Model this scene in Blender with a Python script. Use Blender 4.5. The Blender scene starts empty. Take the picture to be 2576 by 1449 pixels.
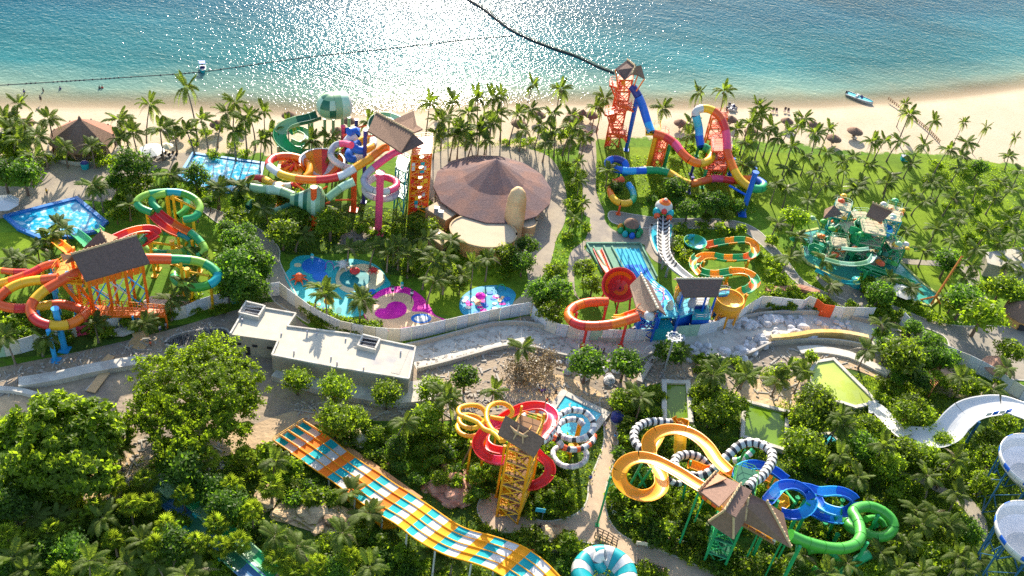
import bpy, math, random
import numpy as np
from mathutils import Vector, Matrix
from mathutils.geometry import tessellate_polygon
random.seed(7); RNG = np.random.default_rng(7)
R = math.radians
scene = bpy.context.scene
col = scene.collection

# ---------------------------------------------------------------- camera, world, sun, exposure
PITCH, ROLL, CAMH, FOC = R(39.8), R(8.7), 130.0, 2500.0          # FOC: focal length in units of a 2576 px wide frame
cam_d = bpy.data.cameras.new('drone_camera'); cam_d.sensor_width = 36.0
cam_d.lens = 36.0 * FOC / 2576.0; cam_d.clip_end = 8000; cam_d.clip_start = 1
cam = bpy.data.objects.new('drone_camera', cam_d); col.objects.link(cam)
cam.rotation_mode = 'QUATERNION'; cam.location = (0, 0, CAMH)
cam.rotation_quaternion = (Matrix.Rotation(R(90) - PITCH, 3, 'X') @ Matrix.Rotation(ROLL, 3, 'Z')).to_quaternion()
scene.camera = cam
SUN_ELEV, SUN_AZ = R(26.5), R(-7.5)                  # azimuth from +Y, positive towards +X
world = bpy.data.worlds.new('World'); scene.world = world; world.use_nodes = True
wn = world.node_tree; sky = wn.nodes.new('ShaderNodeTexSky'); sky.sky_type = 'NISHITA'
sky.sun_disc = False; sky.sun_elevation = SUN_ELEV; sky.sun_rotation = SUN_AZ
wn.nodes['Background'].inputs[1].default_value = 0.15
wn.links.new(sky.outputs[0], wn.nodes['Background'].inputs[0])
sun_d = bpy.data.lights.new('sun', 'SUN'); sun_d.energy = 5.0; sun_d.angle = R(0.5); sun_d.color = (1, .90, .76)
sun = bpy.data.objects.new('sun', sun_d); col.objects.link(sun)
sdir = Vector((math.sin(SUN_AZ) * math.cos(SUN_ELEV), math.cos(SUN_AZ) * math.cos(SUN_ELEV), math.sin(SUN_ELEV)))
sun.rotation_euler = sdir.to_track_quat('Z', 'Y').to_euler()
vs = scene.view_settings
vs.view_transform = 'Standard'; vs.look = 'None'; vs.gamma = 1; vs.exposure = 1.28; vs.use_curve_mapping = False
scene.cycles.use_denoising = False; scene.cycles.max_bounces = 8; scene.cycles.diffuse_bounces = 6; scene.cycles.glossy_bounces = 2
scene.cycles.transmission_bounces = 6; scene.cycles.transparent_max_bounces = 6; scene.cycles.volume_bounces = 0
scene.cycles.caustics_reflective = False; scene.cycles.caustics_refractive = False
scene.cycles.sample_clamp_indirect = 3.0

# ---------------------------------------------------------------- reading points off the survey picture
_cp, _sp = math.cos(PITCH), math.sin(PITCH); _cr, _sr = math.cos(ROLL), math.sin(ROLL)
def W(px, py, z=0.0):
    """World point at height z seen at (px, py) of a 2576 x 1449 frame."""
    x, y = (px - 1288) / FOC, -(py - 724.5) / FOC; x, y = x * _cr - y * _sr, x * _sr + y * _cr
    d = Vector((x, _sp * y + _cp, _cp * y - _sp))
    return Vector((0, 0, CAMH)) + d * ((z - CAMH) / d.z)
def V(p):
    """Frame point of a world point."""
    d = Vector(p) - Vector((0, 0, CAMH)); zc = d.y * _cp - d.z * _sp
    x, y = d.x / zc, (d.y * _sp + d.z * _cp) / zc
    return (1288 + FOC * (x * _cr + y * _sr), 724.5 - FOC * (y * _cr - x * _sr))
HS = 1.0
FR = {'v': (0, 0, 1), 'c1': (0, 0, 1/3), 'c2': (644, 0, 1/3), 'c3': (1288, 0, 1/3), 'c4': (1932, 0, 1/3), 'c5': (0, 450.8, 1/3),
      'c6': (644, 322, 1/3), 'c7': (1288, 450.8, 1/3), 'c8': (1932, 450.8, 1/3), 'b1': (0, 708.4, 1/3), 'b2': (0, 966, 1/3),
      'b3': (579.6, 708.4, 1/3), 'b4': (644, 966, 1/3), 'b5': (1094.8, 966, 1/3), 'b6': (1481.2, 966, 1/3), 'b7': (1932, 966, 1/3),
      'b8': (1288, 708.4, 1/3), 'n1': (1771, 676.2, .3125), 'n2': (0, 676.2, .2889), 'n3': (740.6, 225.4, .2), 'n4': (1191.4, 1223.6, .225)}
def vp(f, x, y):
    ox, oy, s = FR[f]; return ox + x * s, oy + y * s
def T(f, pts, z=0.0):
    return [W(*vp(f, p[0], p[1]), (p[2] * HS if len(p) > 2 else z)) for p in pts]

# ---------------------------------------------------------------- materials
MATS = {}
def mat(name, colr, rough=.6, var=.12, scale=1.2, bump=0.0, bscale=6.0, metal=0.0, spec=.15, col2=None, c2scale=.15, rnd=0.0, coat=0.0, thr=(.45, .62)):
    if name in MATS: return MATS[name]
    m = bpy.data.materials.new(name); m.use_nodes = True; nt = m.node_tree; N, L = nt.nodes, nt.links
    b = N['Principled BSDF']; b.inputs['Roughness'].default_value = rough; b.inputs['Metallic'].default_value = metal
    b.inputs['Specular IOR Level'].default_value = spec; b.inputs['Coat Weight'].default_value = coat
    geo = N.new('ShaderNodeNewGeometry')
    n1 = N.new('ShaderNodeTexNoise'); n1.inputs['Scale'].default_value = scale; n1.inputs['Detail'].default_value = 6; n1.inputs['Roughness'].default_value = .65
    L.new(geo.outputs['Position'], n1.inputs['Vector'])
    mr = N.new('ShaderNodeMapRange'); mr.inputs[1].default_value = .25; mr.inputs[2].default_value = .75
    mr.inputs[3].default_value = 1 - var; mr.inputs[4].default_value = 1 + var; L.new(n1.outputs['Fac'], mr.inputs[0])
    src = None
    if col2 is not None:
        n2 = N.new('ShaderNodeTexNoise'); n2.inputs['Scale'].default_value = c2scale; n2.inputs['Detail'].default_value = 5
        L.new(geo.outputs['Position'], n2.inputs['Vector'])
        m2 = N.new('ShaderNodeMapRange'); m2.inputs[1].default_value = thr[0]; m2.inputs[2].default_value = thr[1]; L.new(n2.outputs['Fac'], m2.inputs[0])
        mx = N.new('ShaderNodeMix'); mx.data_type = 'RGBA'; mx.inputs[6].default_value = (*colr, 1); mx.inputs[7].default_value = (*col2, 1)
        L.new(m2.outputs[0], mx.inputs[0]); src = mx.outputs[2]
    hsv = N.new('ShaderNodeHueSaturation'); L.new(mr.outputs[0], hsv.inputs['Value'])
    if src: L.new(src, hsv.inputs['Color'])
    else: hsv.inputs['Color'].default_value = (*colr, 1)
    if rnd:
        oi = N.new('ShaderNodeObjectInfo'); m3 = N.new('ShaderNodeMapRange'); m3.inputs[3].default_value = 1 - rnd; m3.inputs[4].default_value = 1 + rnd
        L.new(oi.outputs['Random'], m3.inputs[0]); mm = N.new('ShaderNodeMath'); mm.operation = 'MULTIPLY'
        L.new(m3.outputs[0], mm.inputs[0]); L.new(mr.outputs[0], mm.inputs[1]); L.new(mm.outputs[0], hsv.inputs['Value'])
    L.new(hsv.outputs[0], b.inputs['Base Color'])
    if bump:
        n3 = N.new('ShaderNodeTexNoise'); n3.inputs['Scale'].default_value = bscale; n3.inputs['Detail'].default_value = 4
        L.new(geo.outputs['Position'], n3.inputs['Vector'])
        bp = N.new('ShaderNodeBump'); bp.inputs['Strength'].default_value = min(1, bump); bp.inputs['Distance'].default_value = .25
        L.new(n3.outputs['Fac'], bp.inputs['Height']); L.new(bp.outputs[0], b.inputs['Normal'])
    MATS[name] = m; return m
def leafmat(name, c, trans, var=.35, tw=.5, rough=.45, spec=.5, rnd=.28):
    m = mat(name, c, rough=rough, var=var, scale=.9, rnd=rnd, spec=spec); nt = m.node_tree; N, L = nt.nodes, nt.links
    b = N['Principled BSDF']; out = N['Material Output']; src = b.inputs['Base Color'].links[0].from_socket
    tr = N.new('ShaderNodeBsdfTranslucent'); mx = N.new('ShaderNodeMixShader'); mul = N.new('ShaderNodeMix'); mul.data_type = 'RGBA'; mul.blend_type = 'MULTIPLY'
    mul.inputs[0].default_value = 1; L.new(src, mul.inputs[6]); mul.inputs[7].default_value = (*trans, 1)
    L.new(mul.outputs[2], tr.inputs['Color']); mx.inputs[0].default_value = tw
    L.new(b.outputs[0], mx.inputs[1]); L.new(tr.outputs[0], mx.inputs[2]); L.new(mx.outputs[0], out.inputs['Surface'])
    return m
def plastic(name, c, var=.09): return mat(name, c, rough=.40, var=var, scale=.5, spec=.35, coat=.10, rnd=.05)
PAL = dict(red=(.62,.035,.03), orange=(.80,.17,.01), yellow=(.80,.42,.015), amber=(.78,.31,.01), white=(.57,.56,.53), pink=(.75,.07,.16),
           green=(.02,.30,.10), lime=(.22,.42,.04), teal=(.01,.32,.34), blue=(.01,.11,.50), sky=(.03,.33,.65), navy=(.03,.04,.20), darkgreen=(.015,.12,.06),
           sage=(.22,.38,.20), mint=(.38,.55,.38), gray=(.34,.33,.36), black=(.03,.03,.035), coral=(.74,.10,.02), violet=(.25,.10,.40), leafgreen=(.05,.30,.03),
           cyan=(.04,.38,.50), steelblue=(.025,.11,.22), magenta=(.78,.01,.40), cream=(.72,.62,.44), offwhite=(.50,.48,.43), brown=(.14,.07,.04))
def K(n): return plastic('paint_' + n, PAL[n])
def KM(n): return mat('worn_' + n, tuple(q * .92 for q in PAL[n]), rough=.75, var=.14, scale=.8, spec=.15, rnd=.05)
M_thatch = mat('thatch', (.20,.125,.085), rough=.9, var=.35, scale=3.5, bump=.5, bscale=9, rnd=.12)
M_thatch2 = mat('thatch_purple', (.155,.105,.10), rough=.9, var=.30, scale=2.5, bump=.5, bscale=7, col2=(.21,.12,.095), c2scale=.25)
M_trim = mat('ridge_trim', (.50,.36,.20), rough=.8)
M_steel = mat('steel', (.32,.33,.34), rough=.45, metal=.3)
M_conc = mat('concrete', (.44,.405,.33), rough=.85, var=.15, scale=.8, bump=.2, col2=(.36,.33,.29), c2scale=.2)
M_concw = mat('pale_concrete', (.54,.50,.42), rough=.85, var=.12, scale=1.0, bump=.15, col2=(.43,.39,.33), c2scale=.33, thr=(.52,.64))
M_rock = mat('rock', (.50,.37,.22), rough=.9, var=.3, scale=1.2, bump=.8, bscale=2.5, col2=(.32,.2,.12), c2scale=.4)
M_rockg = mat('grey_boulder', (.50,.49,.48), rough=.85, var=.3, scale=1.6, bump=.6, bscale=3, rnd=.25)
M_rockr = mat('red_rock', (.46,.25,.17), rough=.85, var=.22, scale=1.1, bump=.8, bscale=2, col2=(.30,.13,.08), c2scale=.5)
M_trunk = mat('palm_bark', (.20,.155,.115), rough=.9, var=.3, scale=5, rnd=.2)
M_bark = mat('bark', (.13,.095,.07), rough=.9, var=.3, scale=4)

# ---------------------------------------------------------------- mesh building
class MB:
    def __init__(s): s.v = []; s.f = []; s.sm = []
    def add(s, vs, fs, smooth=False):
        n = len(s.v); s.v += [tuple(p) for p in vs]; s.f += [tuple(i + n for i in f) for f in fs]; s.sm += [smooth] * len(fs); return s
    def box(s, c, d, rz=0.0, taper=1.0):
        cx, cy, cz = c; hx, hy, hz = d[0] / 2, d[1] / 2, d[2] / 2; cr, sr = math.cos(rz), math.sin(rz); vs = []
        for k, (ax, ay, az) in enumerate([(-1,-1,-1),(1,-1,-1),(1,1,-1),(-1,1,-1),(-1,-1,1),(1,-1,1),(1,1,1),(-1,1,1)]):
            t = taper if az > 0 else 1; x, y = ax * hx * t, ay * hy * t
            vs.append((cx + x * cr - y * sr, cy + x * sr + y * cr, cz + az * hz))
        return s.add(vs, [(0,3,2,1),(4,5,6,7),(0,1,5,4),(1,2,6,5),(2,3,7,6),(3,0,4,7)])
    def bar(s, a, b, r, r2=None, n=6):
        a, b = Vector(a), Vector(b); d = b - a
        if d.length < 1e-5: return s
        r2 = r if r2 is None else r2; q = d.to_track_quat('Z', 'Y'); vs = []
        for p, rr in ((a, r), (b, r2)):
            for k in range(n):
                t = 2 * math.pi * (k + .5) / n; vs.append(p + q @ Vector((rr * math.cos(t), rr * math.sin(t), 0)))
        s.add(vs, [(k, (k + 1) % n, n + (k + 1) % n, n + k) for k in range(n)], n > 6)
        return s.add(vs, [tuple(range(n - 1, -1, -1)), tuple(range(n, 2 * n))])
    def prism(s, poly, z0, z1):
        n = len(poly); P = [Vector((p[0], p[1], 0)) for p in poly]
        if sum(P[i].x * P[(i+1) % n].y - P[(i+1) % n].x * P[i].y for i in range(n)) < 0: P.reverse()
        tri = tessellate_polygon([P])
        def up(t):
            a, b, c = (P[i] for i in t); return t if (b - a).cross(c - a).z > 0 else (t[0], t[2], t[1])
        tri = [up(t) for t in tri]
        vs = [(p.x, p.y, z0) for p in P] + [(p.x, p.y, z1) for p in P]
        fs = [(a + n, b + n, c + n) for a, b, c in tri] + [(c, b, a) for a, b, c in tri] + [(i, (i+1) % n, n + (i+1) % n, n + i) for i in range(n)]
        return s.add(vs, fs)
    def sheet(s, poly, z):
        P = [Vector((p[0], p[1], 0)) for p in poly]; fs = []
        for t in tessellate_polygon([P]):
            a, b, c = (P[i] for i in t); fs.append(t if (b - a).cross(c - a).z > 0 else (t[0], t[2], t[1]))
        return s.add([(p.x, p.y, z) for p in P], fs)
    def slab(s, quad, th):
        """thick plate from a 3D polygon (thickness downwards)"""
        q = [Vector(p) for p in quad]; n = len(q); c = [p - Vector((0, 0, th)) for p in q]
        nz = sum(((q[i].x * q[(i+1) % n].y - q[(i+1) % n].x * q[i].y) for i in range(n)))
        if nz < 0: q.reverse(); c.reverse()
        return s.add(q + c, [tuple(range(n)), tuple(range(2 * n - 1, n - 1, -1))] + [((i+1) % n, i, n + i, n + (i+1) % n) for i in range(n)])
    def rev(s, c, prof, n=24, close=True, a0=0, a1=2 * math.pi):
        c = Vector(c); full = abs(a1 - a0 - 2 * math.pi) < 1e-4; m = n if full else n + 1; vs = []
        for r, z in prof:
            for k in range(m):
                t = a0 + (a1 - a0) * k / n; vs.append(c + Vector((r * math.cos(t), r * math.sin(t), z)))
        fs = [(i * m + k, i * m + (k + 1) % m, (i + 1) * m + (k + 1) % m, (i + 1) * m + k) for i in range(len(prof) - 1) for k in range(n)]
        return s.add(vs, fs, True)
    def build(s, name, m, parent=None, smooth=None):
        me = bpy.data.meshes.new(name); off = Vector((0, 0, 0))
        if parent is not None:
            p = parent
            while p is not None: off += p.location; p = p.parent
        me.from_pydata([(x - off.x, y - off.y, z - off.z) for x, y, z in s.v], [], s.f)
        me.polygons.foreach_set('use_smooth', [smooth] * len(s.f) if smooth is not None else s.sm)
        me.materials.append(m); o = bpy.data.objects.new(name, me); col.objects.link(o); o.parent = parent; return o
def npmesh(name, verts, faces_tri, m, mi=None):
    me = bpy.data.meshes.new(name); nv, nf = len(verts), len(faces_tri)
    me.vertices.add(nv); me.vertices.foreach_set('co', np.asarray(verts, np.float32).ravel())
    k = faces_tri.shape[1]; me.loops.add(nf * k); me.loops.foreach_set('vertex_index', faces_tri.astype(np.int32).ravel())
    me.polygons.add(nf); me.polygons.foreach_set('loop_start', np.arange(0, nf * k, k, dtype=np.int32))
    me.update(calc_edges=True); me.materials.append(m); return me
def thing(name, label, cat, loc, group=None):
    o = bpy.data.objects.new(name, None); col.objects.link(o); o.location = loc; o.empty_display_size = .5
    o['label'] = label; o['category'] = cat
    if group: o['group'] = group
    return o
def tag(o, label=None, cat=None, group=None, kind=None):
    for k, v in (('label', label), ('category', cat), ('group', group), ('kind', kind)):
        if v: o[k] = v
    return o
_ch = {}
def copy_tree(o, parent=None):
    c = o.copy(); col.objects.link(c); c.parent = parent
    for x in o.children: copy_tree(x, c)
    return c
def centre(pts): return sum((Vector(p) for p in pts), Vector()) / len(pts)

# ---------------------------------------------------------------- curves and slides
def smooth(pts, n=6, closed=False):
    P = [Vector(p) for p in pts]; out = []; m = len(P)
    for i in range(m if closed else m - 1):
        p0, p1, p2, p3 = (P[(i-1) % m], P[i], P[(i+1) % m], P[(i+2) % m]) if closed else (P[max(i-1,0)], P[i], P[i+1], P[min(i+2,m-1)])
        for k in range(n):
            t = k / n; out.append(.5 * ((2*p1) + (p2-p0)*t + (2*p0-5*p1+4*p2-p3)*t*t + (3*p1-p0-3*p2+p3)*t**3))
    if not closed: out.append(P[-1])
    return out
def resample(P, step):
    L = [0.0]
    for a, b in zip(P, P[1:]): L.append(L[-1] + (b - a).length)
    n = max(2, int(round(L[-1] / step))); out = []; j = 0
    for i in range(n + 1):
        d = L[-1] * i / n
        while j < len(L) - 2 and L[j+1] < d: j += 1
        t = (d - L[j]) / max(1e-6, L[j+1] - L[j]); out.append(P[j].lerp(P[j+1], min(1, max(0, t))))
    return out
def sweep(P, prof, closed_prof, banks=None):
    """profile points (side, up) swept along P, keeping up vertical-ish; returns verts, faces"""
    vs = []; k = len(prof); UP = Vector((0, 0, 1))
    for i, p in enumerate(P):
        t = (P[min(i+1, len(P)-1)] - P[max(i-1, 0)]).normalized(); s = t.cross(UP)
        s = s.normalized() if s.length > 1e-3 else Vector((1, 0, 0)); u = s.cross(t)
        if banks: a = banks[i]; s, u = s * math.cos(a) + u * math.sin(a), u * math.cos(a) - s * math.sin(a)
        vs += [p + s * q[0] + u * q[1] for q in prof]
    m = k if closed_prof else k - 1
    fs = [(i*k + j, i*k + (j+1) % k, (i+1)*k + (j+1) % k, (i+1)*k + j) for i in range(len(P)-1) for j in range(m)]
    return vs, fs
def tubeprof(r, n=14): return [(r * math.cos(2*math.pi*k/n), r * math.sin(2*math.pi*k/n)) for k in range(n)][::-1]
def uprof(r, n=10, th=.07, a0=-.1, lip=.14, flat=1.0):
    """open half-pipe with thickness, opening upwards"""
    i = [(r * math.cos(a) * 1.0, r * math.sin(a) * flat) for a in [math.pi * (1 - 0) + a0 + (math.pi - 2*a0) * k / n for k in range(n + 1)]]
    o = [(x * (1 + th / r), y * (1 + th / r / flat) - .01) for x, y in i]; o[0] = (i[0][0] - lip, i[0][1]); o[-1] = (i[-1][0] + lip, i[-1][1])
    return (i + o[::-1])[::-1]
HS = 1.0
def pxr(pts, px):
    c = centre(pts); d = c - Vector((0, 0, CAMH)); return px / 2 * (d.y * _cp - d.z * _sp) / FOC
def flume(parent, pts, r, colors, kind='tube', seg=3.0, flange=True, posts=0, pmat=None, pr=.28, closed=False, nsub=7, prof=None, post_skip=1.5, ring=None):
    """pts: world points of the centre line. Every coloured section is a part of its own."""
    if r < 0: r = pxr(pts, -r)
    P = smooth(pts, nsub, closed)
    if closed: P.append(P[0])
    P = resample(P, .55 if r > .7 else .4); L = sum((b-a).length for a, b in zip(P, P[1:])); n = max(1, int(round(L / seg)))
    per = (len(P) - 1) / n
    pf = (prof(r) if callable(prof) else prof) or (tubeprof(r) if kind == 'tube' else uprof(r)); R2 = r * 1.05 + .02
    for i in range(n):
        a, b = int(round(i * per)), int(round((i + 1) * per)); Q = P[a:b+1]
        if len(Q) < 2: continue
        mb = MB(); vs, fs = sweep(Q, pf, True); mb.add(vs, fs, kind == 'tube')
        if flange:
            e = Q[:2]; d = (e[1] - e[0]).normalized() * .12
            fp = tubeprof(R2) if kind == 'tube' else [(x * 1.08, y * 1.08 - .03) for x, y in pf]
            vs, fs = sweep([e[0], e[0] + d], fp, True); mb.add(vs, fs, True)
            if kind == 'tube': mb.add([v for v in vs[:len(fp)]], [tuple(range(len(fp)))])
        c = colors[i % len(colors)]
        mb.build('tube_section' if kind == 'tube' else 'flume_section', K(c) if isinstance(c, str) else c, parent)
    if posts:
        s = 0; nxt = post_skip; UP = Vector((0,0,1))
        for i in range(1, len(P) - 1):
            s += (P[i] - P[i-1]).length
            if s > nxt and P[i].z - r > 1.2:
                nxt += posts; p = P[i]; t = (P[i+1] - P[i-1]).normalized(); sd = t.cross(UP).normalized() * (r + .35)
                q = p + sd; mb = MB(); mb.bar((q.x, q.y, 0), (q.x, q.y, p.z), pr, n=8); mb.bar((q.x, q.y, p.z - .1), p - Vector((0, 0, r + .02)), pr * .55)
                mb.bar((q.x, q.y, p.z - r - 1.4), p - Vector((0, 0, r + .02)), pr * .4)
                mb.box((q.x, q.y, .1), (pr*4, pr*4, .2)); mb.build('support_post', pmat or K('yellow'), parent)
    return P
def post(parent, f, x0, y0, x1, y1, r, m, name='support_post', z0=0.0, cap=True):
    """vertical post: foot at (x1,y1), top level found from the top's picture row"""
    g = W(*vp(f, x1, y1), z0); ty = vp(f, x0, y0)[1]; lo, hi = z0, 40.0
    for _ in range(40):
        md = (lo + hi) / 2
        if V((g.x, g.y, md))[1] > ty: lo = md
        else: hi = md
    mb = MB(); mb.bar(g, (g.x, g.y, lo), r, n=10); mb.box((g.x, g.y, z0 + .12), (r*3.2, r*3.2, .24))
    if cap: mb.bar((g.x, g.y, lo), (g.x, g.y, lo + .18), r * 1.25, n=10)
    return mb.build(name, m, parent), Vector((g.x, g.y, lo))
def ring_pts(c, rx, ry, z0, z1, turns, a0=0.0, n=12, dirn=1):
    k = int(n * turns); return [Vector((c[0] + rx * math.cos(a0 + dirn * 2*math.pi*i/n), c[1] + ry * math.sin(a0 + dirn * 2*math.pi*i/n), z0 + (z1 - z0) * i / k)) for i in range(k + 1)]
def railing(parent, P, m, h=1.1, step=1.6, name='railing', r=.05):
    mb = MB(); Q = resample([Vector(p) for p in P], step)
    for a in Q: mb.bar(a, a + Vector((0,0,h)), r, n=4)
    for a, b in zip(Q, Q[1:]):
        for k in (h, h * .5): mb.bar(a + Vector((0,0,k)), b + Vector((0,0,k)), r * .8, n=4)
    return mb.build(name, m, parent)
def tower(parent, base, levels, m, deckm, post_r=.16, brace=True, zig=True, railm=None, bracem=None):
    """stair tower: base = four ground corners (world); levels = deck heights"""
    B = [Vector((p.x, p.y, 0)) for p in base]; top = levels[-1]
    for p in B:
        mb = MB(); mb.bar(p, p + Vector((0,0,top)), post_r, n=6); mb.build('corner_post', m, parent)
    prev = 0
    for z in levels:
        c = centre(B); mb = MB(); mb.slab([p.lerp(c, -.04) + Vector((0,0,z)) for p in B], .18); mb.build('deck', deckm, parent)
        railing(parent, [p + Vector((0,0,z)) for p in B + B[:1]], railm or m)
        if brace:
            mb = MB()
            for i in range(4):
                a, b = B[i], B[(i+1) % 4]; mb.bar(a + Vector((0,0,prev)), b + Vector((0,0,z)), post_r*.5, n=5); mb.bar(b + Vector((0,0,prev)), a + Vector((0,0,z)), post_r*.5, n=5)
                mb.bar(a + Vector((0,0,z-.3)), b + Vector((0,0,z-.3)), post_r*.7, n=5)
            mb.build('brace', bracem or m, parent)
        if zig:
            a, b = (B[0] + B[1]) / 2, (B[2] + B[3]) / 2; w = (B[1] - B[0]); side = .28 if len(str(round(z))) % 2 else -.28
            for sgn, z0, z1 in ((-.3, prev, (prev + z) / 2), (.3, (prev + z) / 2, z)):
                p, q = (a, b) if sgn < 0 else (b, a); p, q = p.lerp(q, .12) + w * sgn, q.lerp(p, .12) + w * sgn
                mb = MB(); n = 9; ww = w.normalized() * max(.5, w.length * .17)
                for k in range(n):
                    u = p.lerp(q, (k + .5) / n); u.z = z0 + (z1 - z0) * (k + .5) / n; d = (q - p) / n * .55
                    mb.slab([u - ww - d, u + ww - d, u + ww + d, u - ww + d], .12)
                for sg in (-1, 1):
                    e0, e1 = p + ww * sg, q + ww * sg; e0.z, e1.z = z0, z1; mb.bar(e0, e1, .09, n=4); mb.bar(e0 + Vector((0,0,1)), e1 + Vector((0,0,1)), .05, n=4)
                mb.build('stair_flight', m, parent)
        prev = z
def roof_plane(parent, quad, m=None, th=.35, trim=True, name='roof_slope', trimm=None):
    o = MB().slab(quad, th).build(name, m or M_thatch, parent)
    return o
def ridge(parent, a, b, r=.18, m=None):
    n = max(3, int((Vector(b) - Vector(a)).length / .7)); a, b = Vector(a) + Vector((0,0,.1)), Vector(b) + Vector((0,0,.1)); mb = MB()
    mb.bar(a, b, r, n=6)
    for i in range(n + 1):
        p = a.lerp(b, i / n); mb.bar(p - Vector((0,0,.1)), p + Vector((0,0,.3)), r * .8, n=5)
    return mb.build('ridge_cap', m or M_trim, parent)
# ---------------------------------------------------------------- terrain and sea
SH = [W(x, y) for x, y in [(-900,262),(-300,263),(0,266),(250,268),(450,272),(620,280),(760,290),(900,290),(1050,276),(1250,265),(1500,262),(1700,272),(1900,268),(2050,268),
      (2150,262),(2250,256),(2350,248),(2450,238),(2576,220),(2800,195),(3400,150)]]
VG = [W(x, y) for x, y in [(-900,420),(0,430),(90,412),(170,400),(300,398),(460,392),(640,388),(760,392),(900,400),(1080,385),(1240,372),(1420,372),(1500,352),(1700,345),(1850,352),(2000,362),
      (2120,380),(2200,386),(2300,382),(2400,392),(2480,408),(2576,415),(3200,470)]]
def _curve(P):
    Q = smooth(P, 5); return np.array([p.x for p in Q]), np.array([p.y for p in Q])
SHx, SHy = _curve(SH); VGx, VGy = _curve(VG)
def shore_y(x): return np.interp(x, SHx, SHy)
def veg_y(x): return np.interp(x, VGx, VGy)
def grid_mesh(name, xs, ys, zf, m, attr=None):
    X, Y = np.meshgrid(xs, ys); Z = zf(X, Y); v = np.stack([X, Y, Z], -1).reshape(-1, 3); nx, ny = len(xs), len(ys)
    i = np.arange(nx * ny).reshape(ny, nx); f = np.stack([i[:-1,:-1], i[:-1,1:], i[1:,1:], i[1:,:-1]], -1).reshape(-1, 4)
    me = npmesh(name, v, f, m)
    for an, fn in (attr or {}).items():
        a = me.attributes.new(an, 'FLOAT', 'POINT'); a.data.foreach_set('value', fn(X, Y).ravel().astype(np.float32))
    me.polygons.foreach_set('use_smooth', [True] * len(f))
    o = bpy.data.objects.new(name, me); col.objects.link(o); return o
WL = -.45
xs = np.unique(np.concatenate([np.linspace(-3000, -420, 14), np.linspace(-420, 420, 281), np.linspace(420, 3000, 14)]))
ysG = np.unique(np.concatenate([np.linspace(-400, 20, 12), np.linspace(20, 180, 40), np.linspace(180, 340, 161), np.linspace(345, 520, 30), np.linspace(530, 5500, 8)]))
def gz(X, Y):
    s = shore_y(X) - Y; return np.where(s > 8, 0.0, np.clip(WL + s * .056, -7, 0))
# ground material: meadow, sand towards the sea
gm = bpy.data.materials.new('park_ground'); gm.use_nodes = True; nt = gm.node_tree; N, L = nt.nodes, nt.links; b = N['Principled BSDF']
b.inputs['Roughness'].default_value = .95; b.inputs['Specular IOR Level'].default_value = .15
geo = N.new('ShaderNodeNewGeometry')
def noise(sc, det=5, rg=.6):
    n = N.new('ShaderNodeTexNoise'); n.inputs['Scale'].default_value = sc; n.inputs['Detail'].default_value = det; n.inputs['Roughness'].default_value = rg
    L.new(geo.outputs['Position'], n.inputs['Vector']); return n.outputs['Fac']
def rng(s, a, b_, c=0, d=1):
    n = N.new('ShaderNodeMapRange'); 
    for i, q in enumerate((a, b_, c, d)): n.inputs[i+1].default_value = q
    L.new(s, n.inputs[0]); return n.outputs[0]
def mixc(f, c1, c2):
    n = N.new('ShaderNodeMix'); n.data_type = 'RGBA'; L.new(f, n.inputs[0])
    for i, c in ((6, c1), (7, c2)):
        if isinstance(c, tuple): n.inputs[i].default_value = (*c, 1)
        else: L.new(c, n.inputs[i])
    return n.outputs[2]
def mth(op, a, b_):
    n = N.new('ShaderNodeMath'); n.operation = op
    for i, q in enumerate((a, b_)):
        if isinstance(q, (int, float)): n.inputs[i].default_value = q
        else: L.new(q, n.inputs[i])
    return n.outputs[0]
grass = mixc(rng(noise(.07), .4, .6), (.09,.19,.012), (.16,.27,.018)); grass = mixc(rng(noise(.9), .35, .7), grass, (.07,.14,.01))
grass = mixc(rng(noise(.25, 6), .58, .75), grass, (.13,.12,.035))
sandc = mixc(rng(noise(.12), .3, .7), (.50,.41,.29), (.45,.36,.24)); sandc = mixc(rng(noise(1.5), .5, .8), sandc, (.40,.30,.19))
at = N.new('ShaderNodeAttribute'); at.attribute_name = 'sand'
sf = rng(mth('ADD', at.outputs['Fac'], mth('MULTIPLY', mth('SUBTRACT', noise(.35), .5), 9.0)), -.6, .6)
at2 = N.new('ShaderNodeAttribute'); at2.attribute_name = 'shore'
wet = rng(mth('ADD', at2.outputs['Fac'], mth('MULTIPLY', noise(.1), 2.0)), .5, 3.5)
sandw = mixc(wet, (.34,.265,.17), sandc)
L.new(mixc(sf, grass, sandw), b.inputs['Base Color'])
bp = N.new('ShaderNodeBump'); bp.inputs['Strength'].default_value = .7; bp.inputs['Distance'].default_value = .15; L.new(noise(2.5, 6), bp.inputs['Height']); L.new(bp.outputs[0], b.inputs['Normal'])
tag(grid_mesh('ground', xs, ysG, gz, gm, {'sand': lambda X, Y: Y - veg_y(X), 'shore': lambda X, Y: shore_y(X) - Y}), kind='structure')
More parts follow.
